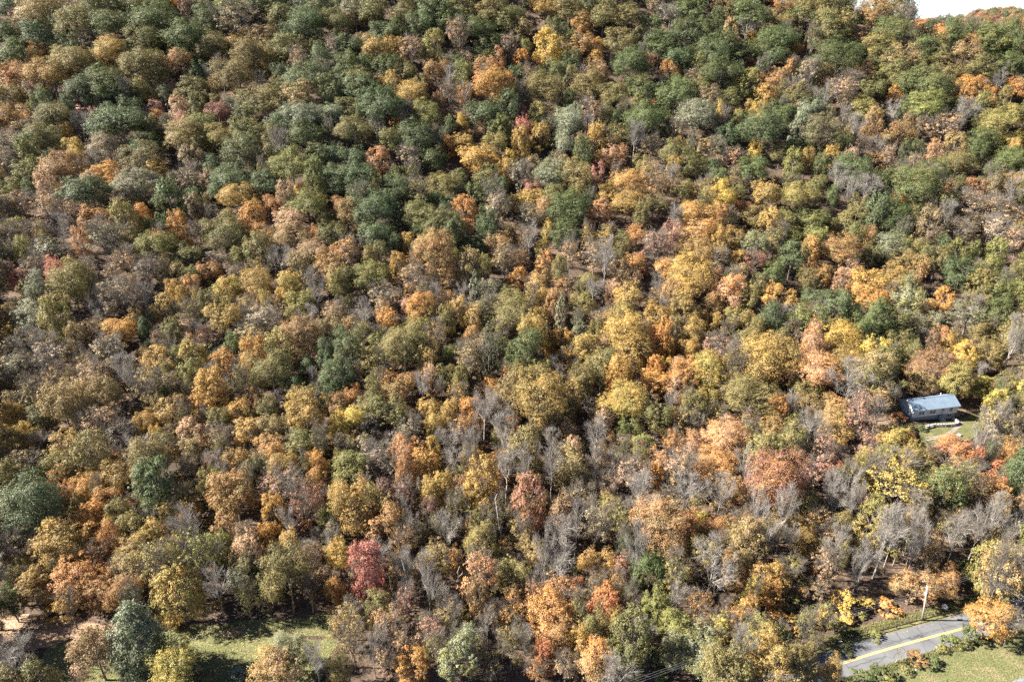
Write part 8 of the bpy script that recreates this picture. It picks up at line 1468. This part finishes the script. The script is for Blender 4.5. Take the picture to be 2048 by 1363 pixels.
S1 99 1680 19 26 14 ol-yg, S0 -347 987 12 14 51 br, L1 -1314 1811 22 16 52 ol-br, S1 -1170 1269 13 14 42 ol-og, S0 -344 1072 20 27 34 go-ol, L0 -306 1229 15 18 47 go-ol
S1 -868 1664 12 26 47 go-yg, S3 -1256 1404 18 13 42 ol-br, S3 567 1354 16 17 58 mr-or, L3 -275 1704 17 17 0 br-go, S1 -325 1509 17 24 14 or-br, S2 -976 993 16 11 21 og
S2 -746 1659 24 21 23 br-ru, L0 -660 924 14 14 21 br-ol, S2 789 1626 12 21 2 og, S2 182 1183 12 21 54 ru, S1 361 1221 14 13 24 go-ol, L0 168 1380 19 20 49 ol-yg
L0 -179 1833 16 11 17 yg-ol, S1 -87 934 17 11 42 og-ol, S1 -1065 1464 14 14 61 br-sa, S0 -790 1024 20 19 22 go-ol, S1 1268 1350 16 20 32 og, S3 -346 1141 13 28 16 br
S0 487 1412 17 24 45 ol, S1 -1083 1095 16 17 37 ol, S3 877 1386 13 20 55 ol, S0 223 1798 14 22 23 ol-yg, S0 -1106 1345 17 23 54 ol-yg, L1 -388 1789 15 7 3 or
L4 1288 1429 18 11 51 bg-g, S3 -1417 1829 21 22 19 ol, L4 1161 1817 13 19 21 og-ol, L2 -142 1128 13 9 40 or, S1 583 1016 12 26 31 ol, S2 828 1614 15 11 58 ru
S2 -651 1158 19 17 7 go-ol, S2 772 1679 13 25 59 go-ol, S1 -973 1244 13 13 62 ru, S0 797 1515 13 14 57 br-ol, S2 865 1540 17 20 18 br-ru, S2 365 1023 12 17 3 og
S1 -535 1116 21 15 43 br, S3 -233 1578 14 20 14 go-ol, L1 -1173 1326 13 17 21 ol-yg, S2 -1362 1715 12 18 10 br-ru, S3 982 1070 16 19 23 ol-br, S0 1281 1830 17 21 38 ol
S3 -544 1486 13 23 43 br-ru, S1 -1100 1368 18 19 58 go-ol, L1 185 1240 14 18 59 br-ol, S2 354 1789 21 23 28 br, S2 -557 1130 19 17 61 go-or, L2 260 1723 13 11 27 og-ol
S0 -804 1606 15 17 38 go-yg, S0 600 1365 12 23 9 rd, S1 -927 1194 13 14 26 ru, S2 1144 1210 14 16 32 br-ol, S0 278 1752 20 16 11 yg-og, L3 541 1725 16 12 40 sa-mr
L2 -474 1643 13 15 25 bg, S3 956 1367 13 19 19 rd-or, S3 -710 1277 13 22 2 go-ol, S2 1125 1833 15 22 37 og, S2 754 1623 19 28 41 br-ru, S3 -997 1235 14 19 25 ol
O4 -970 840 45 64 50 og-ol, O1 -1000 890 45 68 53 og-ol, O2 -950 790 45 55 46 og-ol, O0 -1040 830 45 68 14 og-ol, O7 -780 740 45 55 13 og-ol, O4 -860 750 45 51 13 og-ol
O7 905 1485 45 64 13 og-ol
'''.replace('\n', ',').split(','):     # kind+variant, x, y, half-width, half-height, turn (tenths), colours
    if row.strip():
        q = row.split(); MASS.append((q[0][0], int(q[0][1:]), int(q[1]) / 10, int(q[2]) / 10, int(q[3]) / 10, int(q[4]) / 10, int(q[5]) / 10, q[6]))
forest('forest', MASS, 'mixed autumn wood filling the gaps between the nearer trees')
frng = random.Random(3)
FAR = []
for _ in range(4000):
    y = frng.uniform(470, 1035); x = frng.uniform(.50 * y, .86 * y)
    FAR.append(('O', frng.randrange(8), x, y, frng.uniform(4.2, 7), frng.uniform(4.2, 6), frng.uniform(0, 6.28), frng.choice(['ru-mr', 'mr-br', 'og', 'g', 'br', 'ru', 'og-br', 'sa-br', 'bg', 'mr', 'ol'])))
forest('distant_forest', FAR, 'reddish autumn wood on the distant ridge under the sky')


# ------------------------------------------------------------------ the house
M_SIDING = plain('white_siding', (.52, .53, .545), .6, .05, 1.2); M_FOUND = plain('grey_block', (.24, .25, .26), .9, .15, 2.0)
M_TRIM = plain('white_trim', (.72, .72, .72), .5, .03, 2.0); M_PANE = plain('window_glass', (.025, .03, .035), .12, .1, 1.0, spec=.6)
M_DOOR = plain('grey_door', (.33, .35, .37), .6, .06, 2.0); M_ROOF = plain('pale_metal_roof', (.145, .19, .245), .5, .1, .6, spec=.5)
HA = math.atan2(2.59, 13.15)
house = empty('house', (98.97, 143.68, 0), HA); tag(house, 'long low white house with pale metal roof on the wooded slope', 'house')
HL, HD = 13.4, 5.7
x0, x1, y0, y1 = .3, HL - .3, .35, HD - .35          # wall faces
zf, ze, zr = 13.85, 16.0, 17.6
def hp(name, mat, parent, *boxes, bevel=0.0):
    m = MB()
    for a, b in boxes: m.box(a, b)
    return m.build(name, mat, parent, bevel)
m = MB(); m.box((x0 + .12, y0 + .22, 11.2), (x1 - .12, y1 - .05, zf)); foundation = m.build('foundation', M_FOUND, house)
m = MB(); m.prism([(x0, y0, zf), (x0, y1, zf), (x0, y1, ze), (x0, (y0+y1)/2, zr - .12), (x0, y0, ze)], (x1 - x0, 0, 0)); wall = m.build('wall', M_SIDING, house)
for k in range(9):                                    # clapboards, each proud at its lower edge
    z = zf + .02 + k * .235
    m = MB()
    m.prism([(x0 - .004, y0 - .035, z), (x0 - .004, y0 - .004, z), (x0 - .004, y0 - .004, z + .22), (x0 - .004, y0 - .012, z + .22)], (x1 - x0 + .008, 0, 0)); m.build('siding_board', M_SIDING, wall)
def slope(ya, za, yb, zb, th, name):
    mm = MB(); d = Vector((0, yb - ya, zb - za)).normalized(); nrm = Vector((0, -d.z, d.y))
    if nrm.z < 0: nrm = -nrm
    P = [Vector((0, ya, za)), Vector((0, yb, zb))]; mm.prism([P[0], P[1], P[1] + nrm * th, P[0] + nrm * th], (HL, 0, 0)); return mm.build(name, M_ROOF, house), nrm, d
near, nn, dd = slope(-.02, ze - .08, HD / 2, zr, .09, 'roof')
far_, n2, d2 = slope(HD + .02, ze - .08, HD / 2, zr, .09, 'roof')
ridge = MB(); ridge.box((-.02, HD/2 - .14, zr + .03), (HL + .02, HD/2 + .14, zr + .13)); ridge.build('ridge_cap', M_ROOF, near)
for k in range(23):                                   # standing seams
    x = .3 + k * (HL - .6) / 22
    for ob, ya, s_ in ((near, -.02, nn), (far_, HD + .02, n2)):
        a = Vector((x, ya, ze - .08)) + s_ * .09; b = Vector((x, HD/2, zr)) + s_ * .09
        q = MB(); q.prism([a + Vector((-.015, 0, 0)), a + Vector((.015, 0, 0)), a + Vector((.015, 0, 0)) + s_ * .03, a + Vector((-.015, 0, 0)) + s_ * .03], (b - a) * .97); q.build('roof_seam', M_ROOF, ob)
hp('fascia', M_TRIM, near, ((0, -.06, ze - .20), (HL, -.03, ze - .02)))
for x in (0.0, HL - .04):                             # barge boards
    m = MB(); m.prism([(x, -.02, ze - .24), (x, HD/2, zr - .16), (x, HD + .02, ze - .24), (x, HD + .02, ze - .08), (x, HD/2, zr - .005), (x, -.02, ze - .08)], (.04, 0, 0)); m.build('barge_board', M_TRIM, near)
def window(xc, zc, w, h, sashes, name='window'):
    fr = MB(); f = .07; yo = y0 - .075
    fr.box((xc - w/2, yo, zc - h/2), (xc - w/2 + f, y0 - .036, zc + h/2)); fr.box((xc + w/2 - f, yo, zc - h/2), (xc + w/2, y0 - .036, zc + h/2))
    fr.box((xc - w/2 + f, yo, zc + h/2 - f), (xc + w/2 - f, y0 - .036, zc + h/2)); fr.box((xc - w/2 + f, yo, zc - h/2), (xc + w/2 - f, y0 - .036, zc - h/2 + f))
    for s_ in range(1, sashes): xx = xc - w/2 + w * s_ / sashes; fr.box((xx - f*.8, yo + .004, zc - h/2 + f), (xx + f*.8, y0 - .037, zc + h/2 - f))
    win = fr.build(name, M_TRIM, house)
    for s_ in range(sashes):
        a = xc - w/2 + w * s_ / sashes + f; b = xc - w/2 + w * (s_ + 1) / sashes - f
        for z_a, z_b in ((zc - h/2 + f, zc - .03), (zc + .03, zc + h/2 - f)):
            hp('pane', M_PANE, win, ((a, y0 - .058, z_a), (b, y0 - .04, z_b)))
        hp('meeting_rail', M_TRIM, win, ((a, yo + .01, zc - .03), (b, y0 - .038, zc + .03)))
    hp('sill', M_TRIM, win, ((xc - w/2 - .06, yo - .06, zc - h/2 - .06), (xc + w/2 + .06, y0 - .034, zc - h/2 - .002)))
    for sx in (-1, 1): xa = xc + sx * (w/2 + .2); hp('shutter', M_DOOR if 0 else M_SIDING, win, ((xa - .17, y0 - .07, zc - h/2), (xa + .17, y0 - .038, zc + h/2)))
window(2.75, 14.95, 1.7, 1.15, 2); window(5.9, 15.0, 1.9, 1.25, 2); window(11.1, 15.05, 1.1, 1.2, 1)
d = hp('door', M_DOOR, house, ((8.3, y0 - .07, zf), (9.25, y0 - .038, zf + 1.98))); hp('handle', M_TRIM, d, ((9.08, y0 - .11, zf + .95), (9.16, y0 - .07, zf + 1.05)))
hp('door_glass', M_PANE, d, ((8.5, y0 - .082, zf + 1.1), (9.05, y0 - .071, zf + 1.8)))
for k in range(4): hp('step', M_FOUND, house, ((8.1 - k * .0, y0 - .35 - k * .3, 11.3), (9.45, y0 - .05 - k * .3 - (.0 if k else .03), zf - .1 - k * .36)))
lo = hp('lower_door', M_DOOR, foundation, ((10.7, y0 + .16, 12.0), (12.2, y0 + .216, 13.7))); hp('pane', M_PANE, lo, ((10.85, y0 + .145, 12.9), (11.35, y0 + .158, 13.5))); hp('pane', M_PANE, lo, ((11.55, y0 + .145, 12.9), (12.05, y0 + .158, 13.5)))
hp('vent_pipe', M_TRIM, near, ((9.9, HD/2 + .5, zr - .4), (10.02, HD/2 + .62, zr + .5)))
for zz in (13.95, 16.0): hp('corner_board', M_TRIM, wall, ((x0 - .03, y0 - .05, zf - .01 if zz < 14 else ze - .2), (x0 + .1, y0 - .036, ze - .2 if zz < 14 else ze - .02)))
hp('corner_board', M_TRIM, wall, ((x1 - .1, y0 - .05, zf - .01), (x1 + .03, y0 - .036, ze - .02)))

# ------------------------------------------------------------------ rocks
M_ROCK = plain('grey_stone', (.30, .29, .275), .9, .3, 1.2, .4); M_PALE = plain('pale_boulder', (.66, .65, .64), .85, .22, 1.1, .3)
def rock_mesh(name, r, seed, mat, sub=2, rough=.22):
    bm = bmesh.new(); bmesh.ops.create_icosphere(bm, subdivisions=sub, radius=1)
    rng = random.Random(seed); cuts = [(Vector((rng.gauss(0, 1), rng.gauss(0, 1), rng.gauss(0, 1))).normalized(), rng.uniform(.62, .95)) for _ in range(9)]
    for v in bm.verts:
        for n_, d_ in cuts:
            k = v.co.dot(n_)
            if k > d_: v.co -= n_ * (k - d_)
        v.co *= 1 + rng.uniform(-rough, rough) * .25
        v.co = Vector((v.co.x * r[0], v.co.y * r[1], v.co.z * r[2]))
    me = bpy.data.meshes.new(name); bm.to_mesh(me); bm.free(); me.materials.append(mat); return me
def rock(name, x, y, r, seed, mat, label, cat='rock', sink=.25, zrot=0.0, parent=None, base=None):
    o = bpy.data.objects.new(name, rock_mesh(name, r, seed, mat)); o.location = (x, y, (height(x, y) if base is None else base) + r[2] * (1 - 2 * sink)); o.rotation_euler = (0, 0, zrot)
    link(o, parent)
    if label: tag(o, label, cat)
    return o
rock('boulder', 84.4, 97.1, (.75, .6, .62), 5, M_PALE, 'big pale boulder in the shade behind the guard rail', 'boulder', .2)
rock('stone', 60.6, 89.0, (.42, .3, .3), 8, M_PALE, 'small white stone behind the left end of the guard rail')
rock('stone', -58.4, 89.9, (.3, .22, .2), 9, M_PALE, 'white stone lying on the sunny lawn beside the dark pine')
rock('stone', 108.0, 138.5, (.7, .5, .4), 11, M_ROCK, 'grey rock on the yard grass below the footpath')
rock('stone', 71.4, 83.2, (.2, .16, .12), 12, M_PALE, 'tiny white stone on the grass below the road')
# dry stone retaining wall below the house: every stone a part
wr = random.Random(4); wl_ = smooth_line([(101.3, 140.7), (104.1, 141.95), (106.4, 142.2), (108.35, 142.6), (110.2, 143.2), (111.2, 144.1), (110.8, 145.6)], .62)
rw = empty('retaining_wall', (wl_[0].x, wl_[0].y, 0)); tag(rw, 'dry stone retaining wall of grey blocks curving below the white house', 'stone wall')
protos = [rock_mesh('stone_block', (.42 + wr.uniform(-.06, .08), .3, .21), 40 + k, M_ROCK, 1, .1) for k in range(7)]
for i, p in enumerate(wl_):
    t = (wl_[min(i+1, len(wl_)-1)] - wl_[max(i-1, 0)]); ang = math.atan2(t.y, t.x)
    for j in range(3):
        o = bpy.data.objects.new('stone_block', wr.choice(protos)); o.location = (p.x - wl_[0].x + (.3 if j == 1 else 0) * math.cos(ang) + wr.uniform(-.04, .04), p.y - wl_[0].y + wr.uniform(-.05, .05) + j * .03, height(p.x, p.y) + .12 + j * .30)
        o.rotation_euler = (0, 0, ang + wr.uniform(-.15, .15)); o.scale = (wr.uniform(.85, 1.1), 1, wr.uniform(.85, 1.1)); link(o, rw)

# ------------------------------------------------------------------ guard rail, poles, wires
M_RUST = plain('weathering_steel', (.040, .027, .020), .75, .3, 2.0); M_POLE = plain('weathered_pole', (.36, .33, .30), .85, .18, 1.5); M_GALV = plain('galvanised_steel', (.42, .43, .44), .45, .1, 2.0, metal=.6)
M_WIRE = plain('wire', (.12, .12, .13), .5, .05, 1.0)
def along(off, xa, xb, step):
    L_ = []
    for i in range(1, len(road_line)):
        t = (road_line[i] - road_line[i-1]).normalized(); q = road_line[i] + Vector((-t.y, t.x)) * off
        if xa <= q.x <= xb: L_.append((q, t))
    out = []; acc = step
    for (a, t), (b, _) in zip(L_, L_[1:]):
        acc += (b - a).length
        if acc >= step: out.append((a, t)); acc = 0
    return L_, out
line_, posts = along(3.3, 53, 96, 3.0)
gr = empty('guard_rail', (line_[0][0].x, line_[0][0].y, 0)); tag(gr, 'dark rusty steel guard rail along the far edge of the road', 'guard rail')
gp = Vector((line_[0][0].x, line_[0][0].y, 0))
prof = [(0, .46), (.05, .50), (.05, .56), (0, .60), (.05, .64), (.05, .70), (0, .75)]
V, Fc = [], []
for q, t in line_:
    nrm = Vector((t.y, -t.x))
    for off, z in prof + [(a - .012, b) for a, b in prof[::-1]]: V.append((q.x + nrm.x * off - gp.x, q.y + nrm.y * off - gp.y, road_z(q.x) + z + .1))
np_ = 2 * len(prof)
for i in range(len(line_) - 1):
    for k in range(np_): Fc.append((i*np_ + k, i*np_ + (k+1) % np_, (i+1)*np_ + (k+1) % np_, (i+1)*np_ + k))
m = MB(); m.v = V; m.f = Fc; m.build('rail', M_RUST, gr)
pm = MB().box((-.07, -.07, -.5), (.07, .07, .82)).mesh('post', M_RUST, .01)
for q, t in posts:
    o = bpy.data.objects.new('post', pm); o.location = (q.x - gp.x - t.y * -.09, q.y - gp.y - t.x * -.0 + .1, road_z(q.x) + .05); o.rotation_euler = (0, 0, math.atan2(t.y, t.x)); link(o, gr)

def pole(base, top, label, lamp):
    r = empty('utility_pole', base); tag(r, label, 'pole'); d = Vector(top) - Vector(base)
    MB().tube([(0, 0, -.3), d * .5 + Vector((.03, 0, 0)), d], [.17, .15, .12], 10).build('shaft', M_POLE, r, smooth=True)
    if lamp:
        MB().tube([d * .985, d + Vector((-.35, 0, .35)), d + Vector((-.82, 0, .80))], [.06, .055, .05], 8).build('lamp_arm', M_POLE, r, smooth=True)
        h = MB(); h.box((-.22, -.11, -.06), (.2, .11, .07), Matrix.Translation(d + Vector((-.95, 0, .84)))); h.build('lamp_head', M_GALV, r, .03)
    for k, z in enumerate((.80, .86, .92)):
        q = d * z; ins = MB().tube([q + Vector((0, -.1, 0)), q + Vector((0, -.3, 0))], .035, 6); ins.build('insulator', M_GALV, r)
    MB().box((-.2, .1, -.3), (.2, .4, .3), Matrix.Translation(d * .72)).build('junction_box', M_GALV, r, .03)
    return [Vector(base) + d * z + Vector((0, -.3, 0)) for z in (.80, .86, .92)]
PB = pole((78.42, 94.05, 0), (77.0, 94.1, 9.1), 'leaning pale street lamp pole beside the road bend', True)
PA = pole((44.9, 84.9, 0), (44.9, 84.9, 9.4), 'short grey utility pole half hidden by roadside bushes', False)
PC = [Vector((118, 107.5, 3 + z)) for z in (7.2, 7.7, 8.2)]; PD = [Vector((8, 70.5, z)) for z in (7.5, 8.1, 8.7)]
for k, nm in enumerate(('lowest', 'middle', 'highest')):
    pts = []
    for a, b in ((PD[k], PA[k]), (PA[k], PB[k]), (PB[k], PC[k])):
        for j in range(10):
            t = j / 10; p = a.lerp(b, t); p.z -= .5 * 4 * t * (1 - t); pts.append(p)
    pts.append(PC[k])
    o = MB().tube(pts, .016, 4).build('power_line', M_WIRE); tag(o, '%s of the thin power lines strung between the roadside poles' % nm, 'power line', 'power lines along the road')

# ------------------------------------------------------------------ dead standing trunks, fallen log
def snag(base, z, top, label, stubs, r0=.16, seed=1, mat=None, kink=.03):
    rg = np.random.default_rng(seed); r = empty('dead_tree', (base[0], base[1], z)); tag(r, label, 'dead tree', 'dead standing trunks')
    d = np.array([top[0] - base[0], top[1] - base[1], top[2] - z]); s = limb(rg, (0, 0, -.2), d, 8, kink, r0, r0 * .35)
    v, f = tubes([s], 7); link(bpy.data.objects.new('trunk', np_mesh('trunk', v, [f], [mat or M_SNAG], smooth=True)), r)
    for k in range(stubs):
        q = s[0][rg.integers(3, 8)]; e = q + unit(np.array([rg.normal() * .6, rg.normal() * .6, rg.uniform(.9, 1.8)])) * rg.uniform(.8, 2.2); b = limb(rg, q, e, 4, .08, r0 * .4, .02)
        v, f = tubes([b], 5); link(bpy.data.objects.new('branch', np_mesh('branch', v, [f], [mat or M_SNAG], smooth=True)), r)
M_RUSTWOOD = plain('brown_dead_wood', (.24, .15, .10), .9, .2, 1.5)
snag((-2.32, 109.8), 1.7, (-3.48, 109.8, 16.2), 'tall white dead trunk forking near its top amid the central trees', 4, .15, 3, None, .012)
snag((-3.45, 112.05), 2.1, (-5.08, 112.05, 7.1), 'short pale dead trunk leaning beside the tall white dead trunk', 1, .13, 4)
snag((-20.73, 94.93), .2, (-22.8, 94.93, 10.5), 'white dead trunk leaning left beside the maroon tree', 1, .15, 5)
snag((-20.86, 95.6), .2, (-20.25, 95.6, 13.9), 'upright grey dead trunk behind the leaning white trunk by the maroon tree', 3, .16, 6)
snag((-11.5, 99.3), .5, (-10.0, 99.3, 8.8), 'crooked pale dead trunk bending right in the dark gap', 3, .14, 7, None, .09)
snag((-9.03, 94.1), 0, (-9.0, 94.1, 8.0), 'straight brown dead trunk without branches below the crooked pale one', 0, .14, 8, M_RUSTWOOD)
snag((52.2, 107.5), 1.3, (50.0, 107.5, 10.5), 'slim pale dead trunk among yellowing trees above the road', 2, .11, 14, None, .015)
lg = MB().tube([(-18.5, 94.0, .35), (-17.2, 94.1, .28), (-16, 94.1, .3), (-14.7, 94.2, .25)], [.2, .19, .17, .14], 9).build('fallen_log', M_SNAG, smooth=True); tag(lg, 'pale fallen log lying level at the foot of the bare trees', 'log')

# ------------------------------------------------------------------ leaf pile, grass, fallen leaves
M_DRY = plain('dry_leaves', (.40, .27, .15), .9, .3, 3.0)
rg = np.random.default_rng(21); n = 5000; r_ = np.sqrt(rg.uniform(0, 1, n)); ph = rg.uniform(0, 6.283, n)
P = np.stack([r_ * np.cos(ph) * 2.5, r_ * np.sin(ph) * .95, .75 * (1 - r_ ** 2) * rg.uniform(.6, 1.05, n) * (1 + .3 * np.sin(ph * 3))], 1)
N = unit(np.stack([P[:, 0] * .1, P[:, 1] * .5, np.ones(n)], 1) + rg.normal(size=(n, 3)) * .5); Vq, Fq = leaf_quads(P, N, rg.uniform(.05, .13, n), rg, .5)
lp = link(bpy.data.objects.new('leaf_pile', np_mesh('leaf_pile', Vq, [Fq], [M_DRY]))); lp.scale = (1.12, 1.3, 1.2); lp.location = (-51.9, 91.2, .04); lp.rotation_euler = (0, 0, .32); tag(lp, 'long heap of dry tan leaves raked up on the lawn', 'leaf pile')

def scatter(poly, n, seed):
    rg = np.random.default_rng(seed); a = np.array(poly); lo_, hi_ = a.min(0), a.max(0); out = []
    while len(out) < n:
        for x, y in rg.uniform(lo_, hi_, (n, 2)):
            if pip(x, y, poly): out.append((x, y))
    return np.array(out[:n]), rg
def grass(name, poly, n, h, mat, label, seed):
    xy, rg = scatter(poly, n, seed); k = n
    z = np.array([height(x, y) for x, y in xy]) + .03; ph = rg.uniform(0, 6.283, k); w = rg.uniform(.03, .07, k); hh = h * rg.uniform(.5, 1.3, k); le = rg.normal(size=(k, 2)) * .5 * hh[:, None]
    c, s = np.cos(ph) * w, np.sin(ph) * w
    V = np.stack([np.stack([xy[:, 0] - c, xy[:, 1] - s, z], 1), np.stack([xy[:, 0] + c, xy[:, 1] + s, z], 1), np.stack([xy[:, 0] + le[:, 0], xy[:, 1] + le[:, 1], z + hh], 1)], 1).reshape(-1, 3)
    o = link(bpy.data.objects.new(name, np_mesh(name, V, [np.arange(3 * k).reshape(k, 3)], [mat]))); tag(o, label, 'grass', kind='stuff'); return o
def litter(name, poly, n, label, seed, cols):
    xy, rg = scatter(poly, n, seed); z = np.array([height(x, y) for x, y in xy]) + .09
    N = unit(np.array([0, 0, 1.0]) + rg.normal(size=(n, 3)) * .35); Vq, Fq = leaf_quads(np.c_[xy, z], N, rg.uniform(.05, .11, n), rg, .8)
    o = link(bpy.data.objects.new(name, np_mesh(name, Vq, [Fq], cols, rg.integers(0, len(cols), n)))); tag(o, label, 'leaves', kind='stuff'); return o
M_GRASS = plain('lawn_grass', (.12, .124, .05), .8, .3, .3); M_GRASS2 = plain('verge_grass', (.12, .128, .048), .8, .35, .4)
LV = [plain('fallen_yellow_leaf', (.42, .30, .12), .8, .1), plain('fallen_tan_leaf', (.36, .24, .13), .8, .1), plain('fallen_red_leaf', (.30, .12, .06), .8, .1)]
LAWN_P = [(-84.2, 88.9), (-81.6, 90.8), (-74.8, 91.9), (-64.7, 91.5), (-54.3, 92.6), (-44.3, 94.1), (-35.0, 95.0), (-31.7, 92.9), (-32.2, 87.3), (-33.8, 82.6), (-32.4, 77.3), (-82.5, 76.3), (-84.9, 84.1)]; DIRT_P = [(-104.3, 95.0), (-92.7, 95.0), (-83.7, 94.3), (-76.6, 92.6), (-77.8, 90.6), (-82.6, 89.2), (-87.8, 87.3), (-98.0, 86.2)]; VERGE_P = [(47.6, 74.5), (58.6, 80.6), (65.0, 83.1), (75.2, 86.6), (81.8, 88.6), (90.5, 91.1), (99.0, 94.1), (116.2, 99.0), (116.2, 87.3), (97.3, 74.5)]; YARD_P = [(100.0, 141.7), (111.0, 146.2), (116.2, 148.3), (124.1, 155.2), (119.9, 145.5), (110.5, 137.0), (104.0, 134.9), (98.8, 135.0), (97.4, 136.6)]
grass('lawn_grass', LAWN_P, 26000, .10, M_GRASS, 'short olive grass of the clearing', 31)
grass('verge_grass', VERGE_P, 16000, .16, M_GRASS2, 'short grass of the roadside lawn', 32)
grass('yard_grass', YARD_P, 5000, .14, M_GRASS2, 'grass of the yard below the house', 33)
litter('fallen_leaves', LAWN_P, 3500, 'yellow leaves strewn over the clearing lawn', 34, LV)
litter('leaf_carpet', DIRT_P, 3500, 'tan leaves covering the clearing edge', 35, LV[1:])
shp = []
for q, t in along(3.55, 46, 97, 1.2)[1]: shp.append((q.x, q.y))
strip = [(x + .0, y + .15) for x, y in shp] + [(x - .6, y + 2.3) for x, y in shp[::-1]]
grass('roadside_grass', strip, 9000, .38, M_GRASS2, 'rough grass and weeds along the guard rail', 36)
litter('roadside_leaves', strip, 2500, 'dead leaves caught in the weeds by the guard rail', 37, LV)

edge = [(q.x, q.y) for q, t in along(2.1, 46, 97, 1.2)[1]]
litter('road_edge_leaves', [(x, y) for x, y in edge] + [(x, y + .75) for x, y in edge[::-1]], 700, 'leaves drifted along the far edge of the road', 38, LV)
edge = [(q.x, q.y) for q, t in along(-2.4, 50, 97, 1.2)[1]]
litter('verge_leaves', [(x, y) for x, y in edge] + [(x, y - 1.3) for x, y in edge[::-1]], 1200, 'leaves drifted along the near edge of the road', 39, LV)
grass('tall_verge_grass', [(x, y - .15) for x, y in edge] + [(x, y - 1.5) for x, y in edge[::-1]], 7000, .34, M_GRASS2, 'uncut green grass between the road and its lawn', 40)
